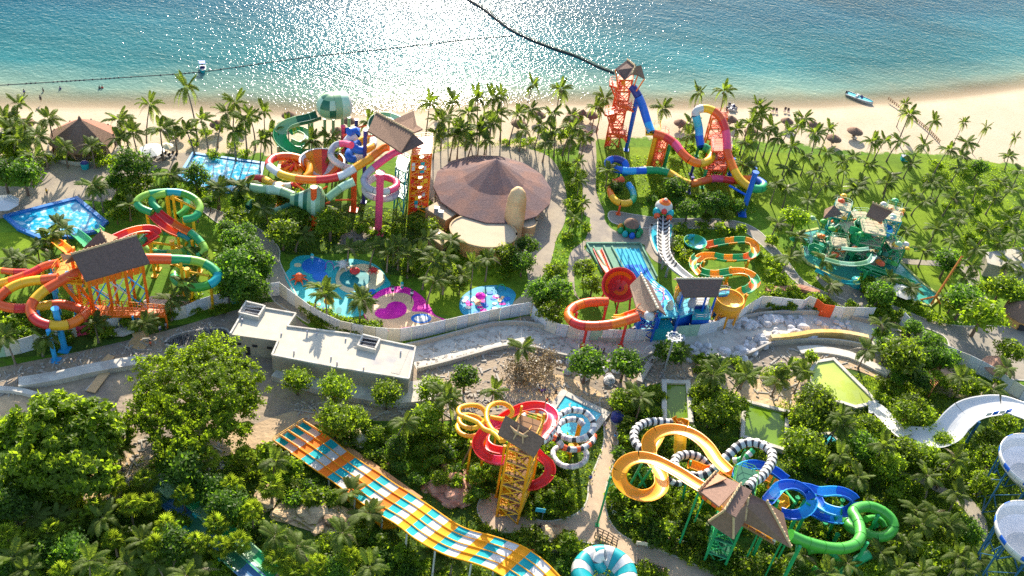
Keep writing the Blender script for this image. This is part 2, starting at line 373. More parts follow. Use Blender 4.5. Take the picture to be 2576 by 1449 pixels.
# sea
sm_ = bpy.data.materials.new('sea_water'); sm_.use_nodes = True; nt = sm_.node_tree; N, L = nt.nodes, nt.links; b = N['Principled BSDF']
geo = N.new('ShaderNodeNewGeometry'); at = N.new('ShaderNodeAttribute'); at.attribute_name = 'off'
d = mth('ADD', at.outputs['Fac'], mth('MULTIPLY', mth('SUBTRACT', noise(.04, 4), .5), 14.0))
d2 = mth('MAXIMUM', mth('MULTIPLY', at.outputs['Fac'], .12), d)
cr = N.new('ShaderNodeValToRGB'); e = cr.color_ramp.elements; e[0].position = 0; e[0].color = (.32,.25,.145,1); e[1].position = 1; e[1].color = (.0,.034,.072,1)
for p, c in ((.03,(.26,.26,.16)),(.07,(.13,.22,.17)),(.14,(.02,.13,.135)),(.35,(.0005,.062,.09))):
    q = e.new(p); q.color = (*c, 1)
L.new(rng(d2, 0, 170), cr.inputs[0])
mpn = N.new('ShaderNodeMapping'); mpn.inputs['Scale'].default_value = (.012, .05, 1); L.new(geo.outputs['Position'], mpn.inputs['Vector'])
nn = N.new('ShaderNodeTexNoise'); nn.inputs['Scale'].default_value = 1; nn.inputs['Detail'].default_value = 5; L.new(mpn.outputs[0], nn.inputs['Vector'])
mulc = N.new('ShaderNodeMix'); mulc.data_type = 'RGBA'; mulc.blend_type = 'MULTIPLY'; mulc.inputs[0].default_value = 1
L.new(cr.outputs[0], mulc.inputs[6]); v = rng(nn.outputs['Fac'], .3, .7, .72, 1.3); cmb = N.new('ShaderNodeCombineColor')
for i in range(3): L.new(v, cmb.inputs[i])
L.new(cmb.outputs[0], mulc.inputs[7]); L.new(mulc.outputs[2], b.inputs['Base Color'])
b.inputs['Roughness'].default_value = .10; b.inputs['Specular IOR Level'].default_value = .5; b.inputs['IOR'].default_value = 1.10
def wav(sx, sy, rot, det):
    m_ = N.new('ShaderNodeMapping'); m_.inputs['Scale'].default_value = (sx, sy, 1); m_.inputs['Rotation'].default_value = (0, 0, rot); L.new(geo.outputs['Position'], m_.inputs['Vector'])
    n_ = N.new('ShaderNodeTexNoise'); n_.inputs['Scale'].default_value = 1; n_.inputs['Detail'].default_value = det; n_.inputs['Roughness'].default_value = .55; L.new(m_.outputs[0], n_.inputs['Vector']); return n_.outputs['Fac']
h = mth('ADD', mth('MULTIPLY', wav(.10, .22, .15, 2), .22), mth('ADD', mth('MULTIPLY', wav(1.1, 1.1, .5, 2), .33), mth('MULTIPLY', wav(.35, .6, -.25, 2), .26)))
calm = rng(at.outputs['Fac'], 0, 16, .6, 1)
h = mth('MULTIPLY', h, mth('MULTIPLY', calm, .62))
bp = N.new('ShaderNodeBump'); bp.inputs['Strength'].default_value = 1; bp.inputs['Distance'].default_value = 1.0; L.new(h, bp.inputs['Height']); L.new(bp.outputs[0], b.inputs['Normal'])
tr = N.new('ShaderNodeBsdfTransparent'); mxs = N.new('ShaderNodeMixShader'); L.new(rng(at.outputs['Fac'], -.5, 9), mxs.inputs[0]); L.new(tr.outputs[0], mxs.inputs[1]); L.new(b.outputs[0], mxs.inputs[2]); L.new(mxs.outputs[0], N['Material Output'].inputs['Surface'])
ysS = np.unique(np.concatenate([np.linspace(170, 360, 96), np.linspace(365, 520, 25), np.linspace(530, 5500, 8)]))
tag(grid_mesh('sea', xs, ysS, lambda X, Y: np.full_like(X, WL), sm_, {'off': lambda X, Y: Y - shore_y(X)}), kind='structure')

# ---------------------------------------------------------------- paths, lawns, building ground
M_path = mat('path_concrete', (.31,.27,.21), rough=.9, var=.14, scale=.6, bump=.1, col2=(.23,.21,.185), c2scale=.12)
M_plaza = mat('plaza_paving', (.34,.285,.21), rough=.9, var=.12, scale=.9, bump=.1, col2=(.27,.23,.185), c2scale=.2)
M_dirt = mat('bare_earth', (.35,.27,.18), rough=.97, var=.28, scale=.8, bump=.7, bscale=1.4, col2=(.25,.205,.16), c2scale=.10)
M_dirtl = mat('sandy_earth', (.52,.37,.21), rough=.97, var=.22, scale=.9, bump=.6, bscale=1.4, col2=(.40,.29,.18), c2scale=.14)
M_lawn = mat('mown_grass', (.155,.235,.012), rough=.9, var=.22, scale=.7, bump=.4, bscale=5, col2=(.10,.17,.012), c2scale=.11, spec=.1)
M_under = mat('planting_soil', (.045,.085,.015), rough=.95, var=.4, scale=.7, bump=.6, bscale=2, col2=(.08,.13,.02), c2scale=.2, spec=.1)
M_kerb = mat('kerb_stone', (.50,.46,.39), rough=.85)
_lay = [0]; EXC = []
def ground_sheet(name, f, pts, m, layer, closed_smooth=True, kerb=False):
    P = T(f, pts)
    if closed_smooth: P = smooth(P, 4, True)
    if name in ('plaza', 'footpath'): EXC.append([(p.x, p.y) for p in P])
    _lay[0] += 1; o = tag(MB().sheet(P, .004 + .0035 * _lay[0]).build(name, m), kind='structure')
    if kerb:
        Q = P + P[:1]; mb = MB(); vs, fs = sweep(Q, [(-.12, 0), (-.12, .13), (.12, .13), (.12, 0)][::-1], False); mb.add(vs, fs); mb.build('kerb', M_kerb, o)
    return o
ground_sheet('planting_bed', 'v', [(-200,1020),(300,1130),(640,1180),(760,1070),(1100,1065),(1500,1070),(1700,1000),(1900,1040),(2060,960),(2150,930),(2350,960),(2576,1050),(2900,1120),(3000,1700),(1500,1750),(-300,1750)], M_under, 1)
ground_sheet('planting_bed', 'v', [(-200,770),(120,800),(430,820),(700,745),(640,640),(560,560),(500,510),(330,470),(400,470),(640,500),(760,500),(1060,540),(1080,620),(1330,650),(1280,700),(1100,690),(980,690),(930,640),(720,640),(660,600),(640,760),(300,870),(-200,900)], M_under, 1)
ground_sheet('lawn', 'v', [(0,585),(60,590),(110,640),(80,690),(0,690),(-150,690),(-150,585)], M_lawn, 2)
ground_sheet('lawn', 'v', [(500,620),(560,600),(600,640),(610,700),(640,745),(560,760),(500,700)], M_lawn, 2)
ground_sheet('lawn', 'v', [(500,490),(560,480),(680,510),(700,560),(620,555),(540,530)], M_lawn, 2)
ground_sheet('lawn', 'v', [(1080,650),(1200,640),(1320,690),(1330,740),(1250,790),(1100,790),(1070,740)], M_lawn, 2)
ground_sheet('lawn', 'v', [(1860,385),(2120,392),(2260,388),(2420,400),(2560,430),(2640,560),(2480,600),(2400,700),(2440,770),(2330,790),(2250,660),(2150,600),(2050,560),(1960,590),(1900,520),(1850,450)], M_lawn, 2)
ground_sheet('lawn', 'v', [(1900,590),(1990,640),(2100,720),(2210,780),(2100,790),(1990,750),(1900,735),(1900,680)], M_lawn, 2)
ground_sheet('lawn', 'v', [(960,1075),(1100,1065),(1170,1100),(1200,1180),(1090,1240),(1000,1170)], M_lawn, 2)
ground_sheet('lawn', 'v', [(2170,955),(2200,950),(2250,985),(2290,1040),(2240,1050)], M_lawn, 6)
ground_sheet('lawn', 'v', [(1480,380),(1620,370),(1850,370),(1900,430),(1850,520),(1660,520),(1500,470)], M_lawn, 2)
ground_sheet('plaza', 'v', [(-150,470),(60,470),(100,455),(100,418),(150,408),(290,412),(420,388),(500,388),(455,442),(420,425),(385,430),(380,470),(300,482),(270,508),(190,505),(12,548),(-150,560)], M_plaza, 3)
ground_sheet('footpath', 'v', [(495,515),(560,535),(645,572),(700,622),(704,660),(735,722),(780,810),(740,790),(680,745),(662,650),(610,600),(548,562)], M_path, 3, kerb=True)
ground_sheet('footpath', 'v', [(1490,320),(1500,380),(1500,480),(1520,540),(1470,540),(1465,460),(1455,390),(1470,330)], M_plaza, 3)
ground_sheet('plaza', 'v', [(1070,400),(1130,375),(1250,368),(1350,380),(1400,415),(1425,490),(1420,560),(1400,600),(1385,660),(1350,720),(1340,785),(1240,800),(1310,745),(1328,700),(1300,640),(1180,560),(1100,520),(1050,450)], M_plaza, 3)
ground_sheet('plaza', 'c7', [(520,0),(560,60),(600,180),(690,240),(700,310),(760,380),(860,400),(1000,330),(1090,360),(1230,360),(1250,420),(1200,640),(1080,620),(1010,540),(960,485),(560,490),(600,600),(500,640),(470,700),(480,850),(530,930),(460,860),(420,760),(440,560),(560,440),(590,230),(530,60)], M_plaza, 4)
ground_sheet('footpath', 'c7', [(740,245),(900,265),(1070,290),(1250,300),(1500,300),(1720,325),(1860,390),(1960,490),(2080,620),(2200,770),(2400,870),(2640,960),(2700,1000),(2600,1000),(2320,890),(2120,760),(1990,600),(1860,480),(1740,400),(1500,375),(1250,370),(1000,370),(760,330)], M_path, 5, kerb=True)
ground_sheet('plaza', 'c8', [(360,740),(480,760),(700,850),(760,980),(640,940),(480,870)], M_path, 6)
ground_sheet('footpath', 'c8', [(800,950),(950,960),(1200,1060),(1450,1110),(1750,1110),(2100,1180),(2300,1500),(1700,1500),(1500,1420),(1380,1310),(1320,1180),(1000,1060)], M_path, 3, kerb=True)
ground_sheet('footpath', 'c8', [(1000,600),(1150,610),(1320,620),(1500,640),(1590,700),(1600,830),(1700,950),(1590,940),(1510,820),(1480,720),(1300,660),(1040,640)], M_path, 3)
ground_sheet('footpath', 'b5', [(1240,120),(1340,130),(1370,300),(1375,480),(1330,650),(1285,800),(1290,960),(1360,1100),(1500,1190),(1700,1260),(2000,1380),(2300,1560),(1900,1560),(1650,1400),(1450,1330),(1330,1230),(1200,1210),(1000,1165),(760,1130),(500,1120),(380,1060),(320,960),(340,870),(410,830),(500,870),(640,960),(800,1035),(960,1020),(1080,970),(1145,880),(1160,740),(1210,620),(1270,450),(1270,290)], M_dirtl if False else mat('tan_paving', (.48,.36,.24), rough=.9, var=.12, scale=.8, bump=.15, col2=(.40,.31,.22), c2scale=.15), 4, kerb=True)
ground_sheet('footpath', 'b7', [(820,610),(1000,660),(1200,720),(1420,790),(1560,900),(1650,1050),(1640,1200),(1560,1100),(1480,950),(1330,850),(1100,730),(900,680)], M_path, 4)
ground_sheet('building_ground', 'v', [(-150,960),(0,925),(200,885),(420,832),(560,790),(700,760),(760,812),(860,862),(1000,868),(1250,815),(1340,795),(1400,835),(1550,845),(1800,805),(1930,775),(2200,795),(2290,835),(2400,920),(2500,975),(2700,1060),(2400,1000),(2230,960),(2130,925),(2050,930),(2020,1030),(1870,1010),(1700,960),(1570,1000),(1540,1075),(1480,1060),(1300,1040),(1100,1060),(820,1062),(700,1110),(620,1060),(520,1120),(440,1190),(300,1300),(215,1290),(230,1180),(330,1120),(200,1080),(0,1060),(-150,1060)], M_dirt, 3)
for pts in ([(0,1000),(110,990),(200,1020),(200,1080),(100,1110),(-100,1100)], [(620,1080),(760,1030),(830,1050),(820,1075),(760,1065),(700,1120),(640,1130)], [(1270,960),(1380,940),(1480,970),(1530,1010),(1480,1010),(1400,1030),(1300,1010)],
            [(1850,980),(1960,940),(2010,960),(2010,1040),(1880,1010)], [(2040,890),(2140,880),(2220,920),(2260,960),(2240,975),(2180,940),(2110,925),(2050,930)],
            [(230,1190),(330,1140),(400,1160),(330,1230),(290,1300),(220,1300)], [(430,1130),(600,1080),(650,1120),(560,1150),(470,1170)]):
    ground_sheet('sandy_earth', 'v', pts, M_dirtl, 4)
ground_sheet('sandy_earth', 'b4', [(100,1000),(250,850),(420,880),(560,960),(680,980),(820,1100),(760,1150),(480,1130),(250,1060)], M_dirtl, 5)
# ---------------------------------------------------------------- pools
def watermat(name, c, rough=.06, bumpv=.5, foam=None, fs=1.2, fthr=(.55, .65), spec=.5):
    m = bpy.data.materials.new(name); m.use_nodes = True; t = m.node_tree; N, L = t.nodes, t.links; b = N['Principled BSDF']
    b.inputs['Roughness'].default_value = rough; b.inputs['Specular IOR Level'].default_value = spec
    g = N.new('ShaderNodeNewGeometry'); n = N.new('ShaderNodeTexNoise'); n.inputs['Scale'].default_value = 1.6; n.inputs['Detail'].default_value = 4; L.new(g.outputs['Position'], n.inputs['Vector'])
    bp = N.new('ShaderNodeBump'); bp.inputs['Strength'].default_value = bumpv; bp.inputs['Distance'].default_value = .12; L.new(n.outputs['Fac'], bp.inputs['Height']); L.new(bp.outputs[0], b.inputs['Normal'])
    n2 = N.new('ShaderNodeTexNoise'); n2.inputs['Scale'].default_value = fs if foam else .12; n2.inputs['Detail'].default_value = 6; L.new(g.outputs['Position'], n2.inputs['Vector'])
    mr = N.new('ShaderNodeMapRange'); mr.inputs[1].default_value, mr.inputs[2].default_value = fthr if foam else (.35, .65); L.new(n2.outputs['Fac'], mr.inputs[0])
    mx = N.new('ShaderNodeMix'); mx.data_type = 'RGBA'; mx.inputs[6].default_value = (*c, 1); mx.inputs[7].default_value = (*(foam or tuple(q * 1.45 for q in c)), 1)
    L.new(mr.outputs[0], mx.inputs[0]); L.new(mx.outputs[2], b.inputs['Base Color']); return m
Wblue = watermat('pool_water', (.02,.33,.52), foam=(.55,.72,.78), fs=.9, fthr=(.50,.66))
Wpale = watermat('clear_pool_water', (.05,.38,.46))
Wgreen = watermat('algae_water', (.10,.17,.012), bumpv=.1, spec=.3)
Wlime = watermat('pale_algae_water', (.30,.36,.07), bumpv=.08, spec=.3)
Wgreenteal = watermat('shallow_green_water', (.05,.26,.20), bumpv=.3)
def pool(label, f, pts, wm, cm, h=.5, cw=.7, deep=None, group=None, wl=None, smoothp=False):
    P = T(f, pts); P = smooth(P, 5, True) if smoothp else P; c = centre(P); t = thing('pool', label, 'pool', (c.x, c.y, 0), group)
    A = sum(P[i].x * P[(i+1) % len(P)].y - P[(i+1) % len(P)].x * P[i].y for i in range(len(P)))
    Q = P + P[:1]; EXC.append([(p.x, p.y) for p in P])
    if smoothp:
        Q = Q + [P[1]]; mb = MB(); vs_, fs_ = sweep(Q, [(-cw/2, 0), (-cw/2, h), (cw/2, h), (cw/2, 0)][::-1], False); mb.add(vs_, fs_); mb.build('coping', cm, t)
    else:
        for i, (a, b) in enumerate(zip(Q, Q[1:])):
            d = (b - a).normalized() * (cw / 2 + .004 * i); mb = MB(); m_ = (a + b) / 2; mb.box((m_.x, m_.y, (h + .006 * i) / 2), ((b - a).length + cw, cw, h + .006 * i), math.atan2(b.y - a.y, b.x - a.x)); mb.build('coping', cm, t)
    MB().sheet(P, wl or h * .6).build('water', wm, t)
    return t
pool('turquoise foaming plunge pool with blue rim, inland of the paved plaza', 'c5', [(45,290),(580,155),(800,335),(740,400),(560,440),(300,450),(150,385)], Wblue, plastic('pool_blue_rim', (.02,.16,.45)), .6, .8, wl=.2)
pool('bright blue pool behind the red and white slides, beside the sunny deck', 'v', [(487,388),(662,413),(650,472),(560,488),(448,450)], Wblue, plastic('pool_blue_rim2', (.03,.25,.55)), .4, .7, wl=.2)

# ---------------------------------------------------------------- orange tower with grey gable roof
D = dict
c_ = W(*vp('c5', 860, 1050)); OT = thing('slide_tower', 'big orange slide tower under a dark grey gable roof, its tubes looping beside it', 'water slide tower', (c_.x, c_.y, 0))
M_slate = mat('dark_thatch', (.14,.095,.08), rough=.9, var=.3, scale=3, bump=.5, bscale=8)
e1, e2, r1, r2 = T('c5', [(645,765,12.6),(1130,628,12.6),(1030,425,16.4),(540,568,16.4)])
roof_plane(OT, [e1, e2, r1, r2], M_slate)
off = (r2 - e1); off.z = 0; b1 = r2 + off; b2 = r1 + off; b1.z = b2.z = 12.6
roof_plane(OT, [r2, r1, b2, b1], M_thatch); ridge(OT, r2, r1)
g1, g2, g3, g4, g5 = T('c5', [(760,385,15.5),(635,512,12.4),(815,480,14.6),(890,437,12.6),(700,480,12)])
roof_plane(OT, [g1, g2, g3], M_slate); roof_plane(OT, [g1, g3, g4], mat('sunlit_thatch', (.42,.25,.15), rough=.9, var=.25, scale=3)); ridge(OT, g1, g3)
# gable-end hip
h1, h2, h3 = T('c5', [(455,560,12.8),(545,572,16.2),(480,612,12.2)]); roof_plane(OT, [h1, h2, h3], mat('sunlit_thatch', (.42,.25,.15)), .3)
def face(parent, pts, m, name, th=.15):
    """upright panel from world points, thickness horizontal"""
    q = [Vector(p) for p in pts]; nrm = (q[1] - q[0]).cross(q[2] - q[1]).normalized() * th; n = len(q)
    mb = MB(); mb.add(q + [p + nrm for p in q], [tuple(range(n-1, -1, -1)), tuple(range(n, 2*n))] + [(i, (i+1) % n, n + (i+1) % n, n + i) for i in range(n)]); return mb.build(name, m, parent)
D1 = T('c5', [(640,790,10.4),(1095,668,10.4)]); 
Z = Vector((0,0,1)); back = off * 1.6
deckpoly = [D1[0], D1[1], D1[1] + back, D1[0] + back]
MB().slab(deckpoly, .4).build('deck', K('orange'), OT)
railing(OT, deckpoly + deckpoly[:1], K('amber'), 1.3)
for i in range(10):
    a = D1[0].lerp(D1[1], i/10); b_ = D1[0].lerp(D1[1], (i+1)/10 - .008); face(OT, [a - Z*.9, b_ - Z*.9, b_ + Z*1.0, a + Z*1.0], K('orange' if i % 3 else 'amber'), 'railing_panel')
for i in range(4):
    for bk in (0, 1):
        p = D1[0].lerp(D1[1], .06 + i * .3) + back * bk * .9
        mb = MB(); mb.bar((p.x, p.y, 0), (p.x, p.y, 12.6), .28, n=8); mb.build('support_post', K('orange'), OT)
for i in range(3):
    for bk in (0, .9):
        a = D1[0].lerp(D1[1], .06 + i * .3) + back * bk; b_ = D1[0].lerp(D1[1], .36 + i * .3) + back * bk
        for u, v_ in ((a, b_), (b_, a)):
            for k in range(2):
                mb = MB(); mb.bar((u.x, u.y, .3 + 4.8 * k), (v_.x, v_.y, 5.1 + 4.8 * k), .13, n=6); mb.build('brace', K('sky') if i != 1 else K('white'), OT)
# lower deck and walkway
LD = T('c5', [(640,1005,4.0),(780,1030,4.0),(1000,1030,3.6),(1250,1030,3.0),(1240,985,3.0),(1000,965,3.6),(800,955,4.0),(680,950,4.0)])
MB().slab(LD[:2] + LD[6:], .5).build('deck', K('orange'), OT); MB().slab([LD[1], LD[2], LD[5], LD[6]], .5).build('deck', K('orange'), OT); MB().slab([LD[2], LD[3], LD[4], LD[5]], .5).build('deck', K('orange'), OT)
railing(OT, LD + LD[:1], K('orange'), 1.2, 1.1, r=.07); railing(OT, LD[4:], K('amber'), 1.2, .9, r=.07)
for i in (0, 1, 2, 3, 5):
    p = LD[i]; mb = MB(); mb.bar((p.x, p.y, 0), p, .2, n=6); mb.build('support_post', K('orange' if i % 2 else 'sky'), OT)
# wide stair down from the tower
S0, S1, S2, S3 = T('c5', [(470,790,10.2),(570,770,10.2),(700,945,4.0),(620,970,4.0)])
n = 16
for i in range(n):
    a, b_ = S0.lerp(S3, i/n), S1.lerp(S2, i/n); c2, d2 = S0.lerp(S3, (i+.8)/n), S1.lerp(S2, (i+.8)/n)
    for q in (a, b_, c2, d2): q.z = 10.2 - 6.2 * (i + .5) / n
    MB().slab([a, b_, d2, c2], .15).build('stair_tread', K('amber' if i % 2 else 'orange'), OT)
for a, b_ in ((S0, S3), (S1, S2)):
    face(OT, [a - Z*.6, b_ - Z*.6, b_ + Z*1.0, a + Z*1.0], K('orange'), 'stair_side')
TF = T('c5', [(400,700,10.6),(600,700,10.6),(620,790,10.4),(440,770,10.4)]); U = T('c5', [(440,640,10.6),(520,600,10.6)])
MB().slab([TF[3], TF[2], TF[1], U[1], U[0], TF[0]], .4).build('deck', K('amber'), OT); railing(OT, [TF[3], TF[2], TF[1], U[1], U[0], TF[0]], K('yellow'), 1.2)
RO = ['coral', 'coral', 'yellow', 'coral', 'red', 'yellow', 'orange', 'coral']
flume(OT, T('c5', [(600,700,11.2),(500,742,11),(400,800,10.5),(310,860,9.8),(240,940,9),(235,1010,8.3),(290,1075,7.8),(400,1105,7.2),(520,1095,6.6),(615,1045,6),(650,1000,5)]), -25, RO, posts=14, pmat=K('sky'), pr=.4)
flume(OT, T('c5', [(440,745,11),(330,758,10.6),(200,775,10),(90,815,9.4),(10,875,8.8),(-25,930,8.2),(50,965,7.5),(160,975,7),(280,965,6.4),(400,945,6),(500,948,5.6),(600,980,5.2),(650,1000,4.8)]), -24, ['coral','yellow','yellow','coral','coral','red','yellow','coral'], posts=16, pmat=K('sky'), pr=.4)
flume(OT, T('c5', [(445,630,11),(340,655,10.5),(240,705,10),(150,740,9.5),(60,770,9),(-60,800,8)]), -20, ['coral','red','coral','yellow'], posts=12, pmat=K('sky'))
flume(OT, T('c5', [(330,715,6),(220,700,5.6),(110,700,5.4),(0,690,5),(-80,690,4.5)]), -16, ['yellow','red','coral'], posts=8)
flume(OT, T('c5', [(520,540,11),(470,500,9),(430,470,6),(400,470,4),(380,490,2.5)]), -22, ['orange','amber','yellow'], 'open', posts=8)
flume(OT, T('c5', [(660,480,10),(620,440,7.5),(575,405,4),(545,385,1.6)]), -26, ['green','green'], 'open', seg=5)
flume(OT, T('c5', [(760,385,7),(735,365,4.5),(720,350,2)]), -18, ['leafgreen'], 'open')
GB = ['green','lime','green','teal','leafgreen','lime']
flume(OT, T('c5', [(1090,600,11),(1180,600,10.8),(1290,603,10.4)]), -27, ['coral'], seg=4.5)
flume(OT, T('c5', [(1290,603,10.4),(1400,607,10),(1510,625,9.2),(1600,670,8.4),(1645,725,7.8),(1600,785,7.2),(1500,815,6.6),(1400,805,6),(1325,760,5.4),(1320,710,5),(1370,665,4.4),(1430,640,4)]), -23, GB, posts=9)
flume(OT, T('c5', [(870,440,12),(960,400,11.6),(1050,375,11.2),(1140,372,10.8),(1180,400,10.4),(1130,440,9.8),(1060,480,9.2)]), -24, ['red','orange','red'], 'open')
flume(OT, T('c5', [(1060,480,9.2),(1120,420,8.8),(1220,400,8.4),(1330,405,8),(1420,440,7.5),(1450,490,7),(1400,540,6.4),(1280,560,6),(1160,550,5.4),(1090,510,5)]), -19, GB, posts=10)
flume(OT, T('c5', [(1190,245,11.5),(1260,300,10.4),(1340,350,9.6),(1430,395,9)]), -21, ['red','orange','red'], 'open', seg=4)
flume(OT, T('c5', [(1145,262,11.5),(1200,320,10.6),(1280,380,9.8),(1340,410,9)]), -19, ['red','coral'], 'open', seg=4)
flume(OT, T('c5', [(1435,400,9),(1500,460,8.2),(1545,530,7.4),(1500,585,6.6),(1440,560,6),(1450,500,5.6)]), -20, GB, posts=9)
flume(OT, T('c5', [(1140,250,11.6),(1060,215,12.2),(1035,165,12.8),(1110,118,13.2),(1240,98,13),(1370,105,12.6),(1470,150,12),(1510,215,11.4),(1470,285,10.8),(1390,305,10.2)]), -19, GB, posts=9)
flume(OT, T('c5', [(1200,235,11.6),(1150,180,12.2),(1160,130,12.8),(1250,110,13)]), -19, ['green','lime','lime','green'])
flume(OT, T('c5', [(1390,110,9.5),(1410,160,9),(1400,230,8.4),(1340,280,8)]), -17, ['green','leafgreen'], posts=6)
for x0, y0, x1, y1 in ((1272,105,1285,330),(1310,470,1320,640),(1415,680,1440,930),(1440,780,1450,920)):
    o_, tp = post(OT, 'c5', x0, y0, x1, y1, .42, K('yellow'))
for a, b_ in (((1285,130,11.5),(1500,230,10.8)), ((1285,150,11),(1400,100,12)), ((1320,500,6.5),(1150,480,6.5)), ((1320,500,6.5),(1440,540,6)), ((1420,700,7.5),(1580,730,7.5)), ((1420,690,7.5),(1330,650,8))):
    p, q = T('c5', [a, b_]); MB().bar(p, q, .25).build('support_arm', K('yellow'), OT)
post(OT, 'c5', 420, 980, 490, 1290, .55, K('sky'))
# splash of the small support legs under the deck
for x in (700, 790, 900, 1020):
    a, b_ = T('c5', [(x, 1020, 3.4), (x + 60, 1100, 0)]); MB().bar(a, b_, .14).build('brace', K('sky'), OT)

# ---------------------------------------------------------------- red, white and orange slides under the star roof
HS = .76
c_ = W(*vp('c6', 1180, 650)); ST = thing('slide_tower', 'multi-coloured slide tower under a brown star-shaped roof beside the round building', 'water slide tower', (c_.x, c_.y, 0))
A = T('c2', [(845,985,24.5),(905,850,25.5),(1185,1002,26.5),(1095,1148,24.5)])
m1 = (A[1] + A[2]) / 2 + Z * .6
roof_plane(ST, [A[0], A[1], A[2], A[3]], M_thatch)
B_ = T('c2', [(1010,915,26.2),(1190,835,25),(1212,942,24),(1258,972,23.5),(1185,1002,25.6)]); roof_plane(ST, B_, M_thatch)
C_ = T('c2', [(1098,1080,24.4),(1185,1008,25.4),(1268,1076,23.5),(1100,1150,22.5)]); roof_plane(ST, C_, M_slate)
ridge(ST, A[1], A[2]); ridge(ST, C_[0], C_[1])
base = T('c6', [(1150,655,0),(1290,640,0)]); base = [base[0], base[1], base[1] + Vector((-.8,6.5,0)), base[0] + Vector((-.8,6.5,0))]
colsT = ['orange','yellow','coral','amber']
tower(ST, base, [2.6,5.2,7.8,10.4,13,15.6], K('orange'), K('coral'), .2, True, True, K('yellow'), K('amber'))
rngp = random.Random(3)
for i in range(46):    # coloured cladding panels round the stair
    z = rngp.uniform(.5, 14.5); k = rngp.choice((0, 0, 1, 3)); a, b_ = base[k], base[(k+1) % 4]; u = rngp.uniform(0, .8); p, q = a.lerp(b_, u), a.lerp(b_, u + rngp.uniform(.12, .22)); hh = rngp.uniform(.6, 1.2)
    ou = (p - centre(base)) * .03; ou.z = 0; p = p + ou; q = q + ou
    face(ST, [p + Z*z, q + Z*z, q + Z*(z+hh), p + Z*(z+hh)], K(rngp.choice(['orange','yellow','orange','amber','red','teal','white','coral'])), 'cladding_panel', .08)
tb = T('c6', [(1040,610,0),(1110,650,0)]); tb = [tb[0], tb[1], tb[1] + Vector((0,5,0)), tb[0] + Vector((0,5,0))]
tower(ST, tb, [4,8,11], K('teal'), K('green'), .16, True, False, K('sky'))
RW = ['orange','amber','white','red','orange','yellow','white','red','coral']
flume(ST, T('c2', [(1000,1108,20.5),(960,1118,20),(900,1165,19),(850,1205,18),(800,1235,17.2),(720,1285,16),(650,1325,15),(560,1348,14.2),(440,1358,13.4),(320,1350,12.8),(210,1325,12.2),(130,1280,11.6),(95,1235,11),(140,1190,10.5),(240,1178,10),(340,1200,9.5),(400,1250,9),(400,1310,8.4),(370,1340,8)]), -20, RW, seg=4.2, posts=0)
flume(ST, T('c2', [(380,1335,7.4),(280,1400,7),(180,1405,6.4),(110,1380,5.8),(50,1350,5),(-20,1345,4.2),(-60,1360,3.2)]), -19, ['red','white','yellow','red'], seg=4)
# family bowl: open sector wall
bc = W(*vp('c2', 500, 1320), 5.2)
SC = ['orange','red','orange','white','red','orange','amber','white','orange']
for i in range(9):
    MB().rev(bc, [(.4,-.3),(1.9,-.2),(3.3,.6),(4.2,1.9),(4.7,3.6),(4.85,3.6),(4.35,1.8),(3.4,.45),(1.9,-.35),(.4,-.5)], 5, a0=R(-20 + i*25), a1=R(5 + i*25)).build('bowl_panel', K(SC[i]), ST)
mb = MB(); mb.rev(bc, [(4.6,3.55),(4.95,3.55),(4.95,3.75),(4.6,3.75)], 40, a0=R(-20), a1=R(205)); mb.build('bowl_rim', K('white'), ST)
# pad within the loop
pc = W(*vp('c2', 262, 1262), 5.7); pad = MB(); pad.box(pc, (5.6, 5.4, .4), .1); pad.build('funnel_floor', K('yellow'), ST)
for i in range(9):
    a = i * .7; MB().bar(pc + Vector((2.0*math.cos(a), 1.9*math.sin(a), .3)), pc + Vector((.8*math.cos(a+1.4), .9*math.sin(a+1.4), 1.2)), .4, .25, 8).build('splash_toy', K('red' if i % 2 else 'orange'), ST)
GP = ['pink','pink','gray','gray','offwhite','pink','pink','pink','white','offwhite','offwhite','gray','gray']
flume(ST, T('c6', [(1100,170,20.5),(1050,185,20),(980,230,18.5),(900,290,17),(840,345,15.6),(815,400,14.8),(850,455,14.2),(920,478,13.7),(1000,475,13.2),(1060,440,12.8),(1050,400,12.4),(980,372,12),(900,375,11.6),(835,420,11),(825,480,10.4),(880,520,9.8),(970,535,9.2),(1040,515,8.8),(1060,480,8.4)]), -18, GP, seg=3.6)
flume(ST, T('c6', [(720,130,20),(660,118,19),(600,130,18),(565,180,17),(575,230,16),(630,275,15),(700,300,14),(760,310,13)]), -17, ['pink','gray','offwhite','white','white','pink'], seg=3.4)
flume(ST, T('c6', [(700,30,21),(760,20,20.5),(750,60,19.5),(690,90,18.6),(720,130,18),(790,170,17.2),(870,140,16.6),(880,90,16),(800,95,15.2),(740,140,14.5),(700,200,14),(720,235,13),(800,200,12)]), -21, ['blue','white','blue','yellow','white','yellow','blue'], seg=3.2)
GS = ['darkgreen','sage','darkgreen','mint','green']
flume(ST, T('c6', [(740,405,15),(660,440,13.8),(590,490,12.6),(540,530,11.6)]), -21, ['mint','sage','darkgreen','darkgreen'], seg=4)
flume(ST, T('c6', [(-40,450,7.5),(60,465,7.5),(160,470,7.6),(250,500,7.8),(290,520,8)]), -24, ['sage','mint','sage','darkgreen'], seg=4)
flume(ST, T('c6', [(300,570,6),(220,600,5.4),(130,630,4.6),(50,590,4),(-20,560,3.6),(-60,600,3)]), -18, ['darkgreen','sage','mint'], seg=3.5, posts=10, pmat=K('sage'))
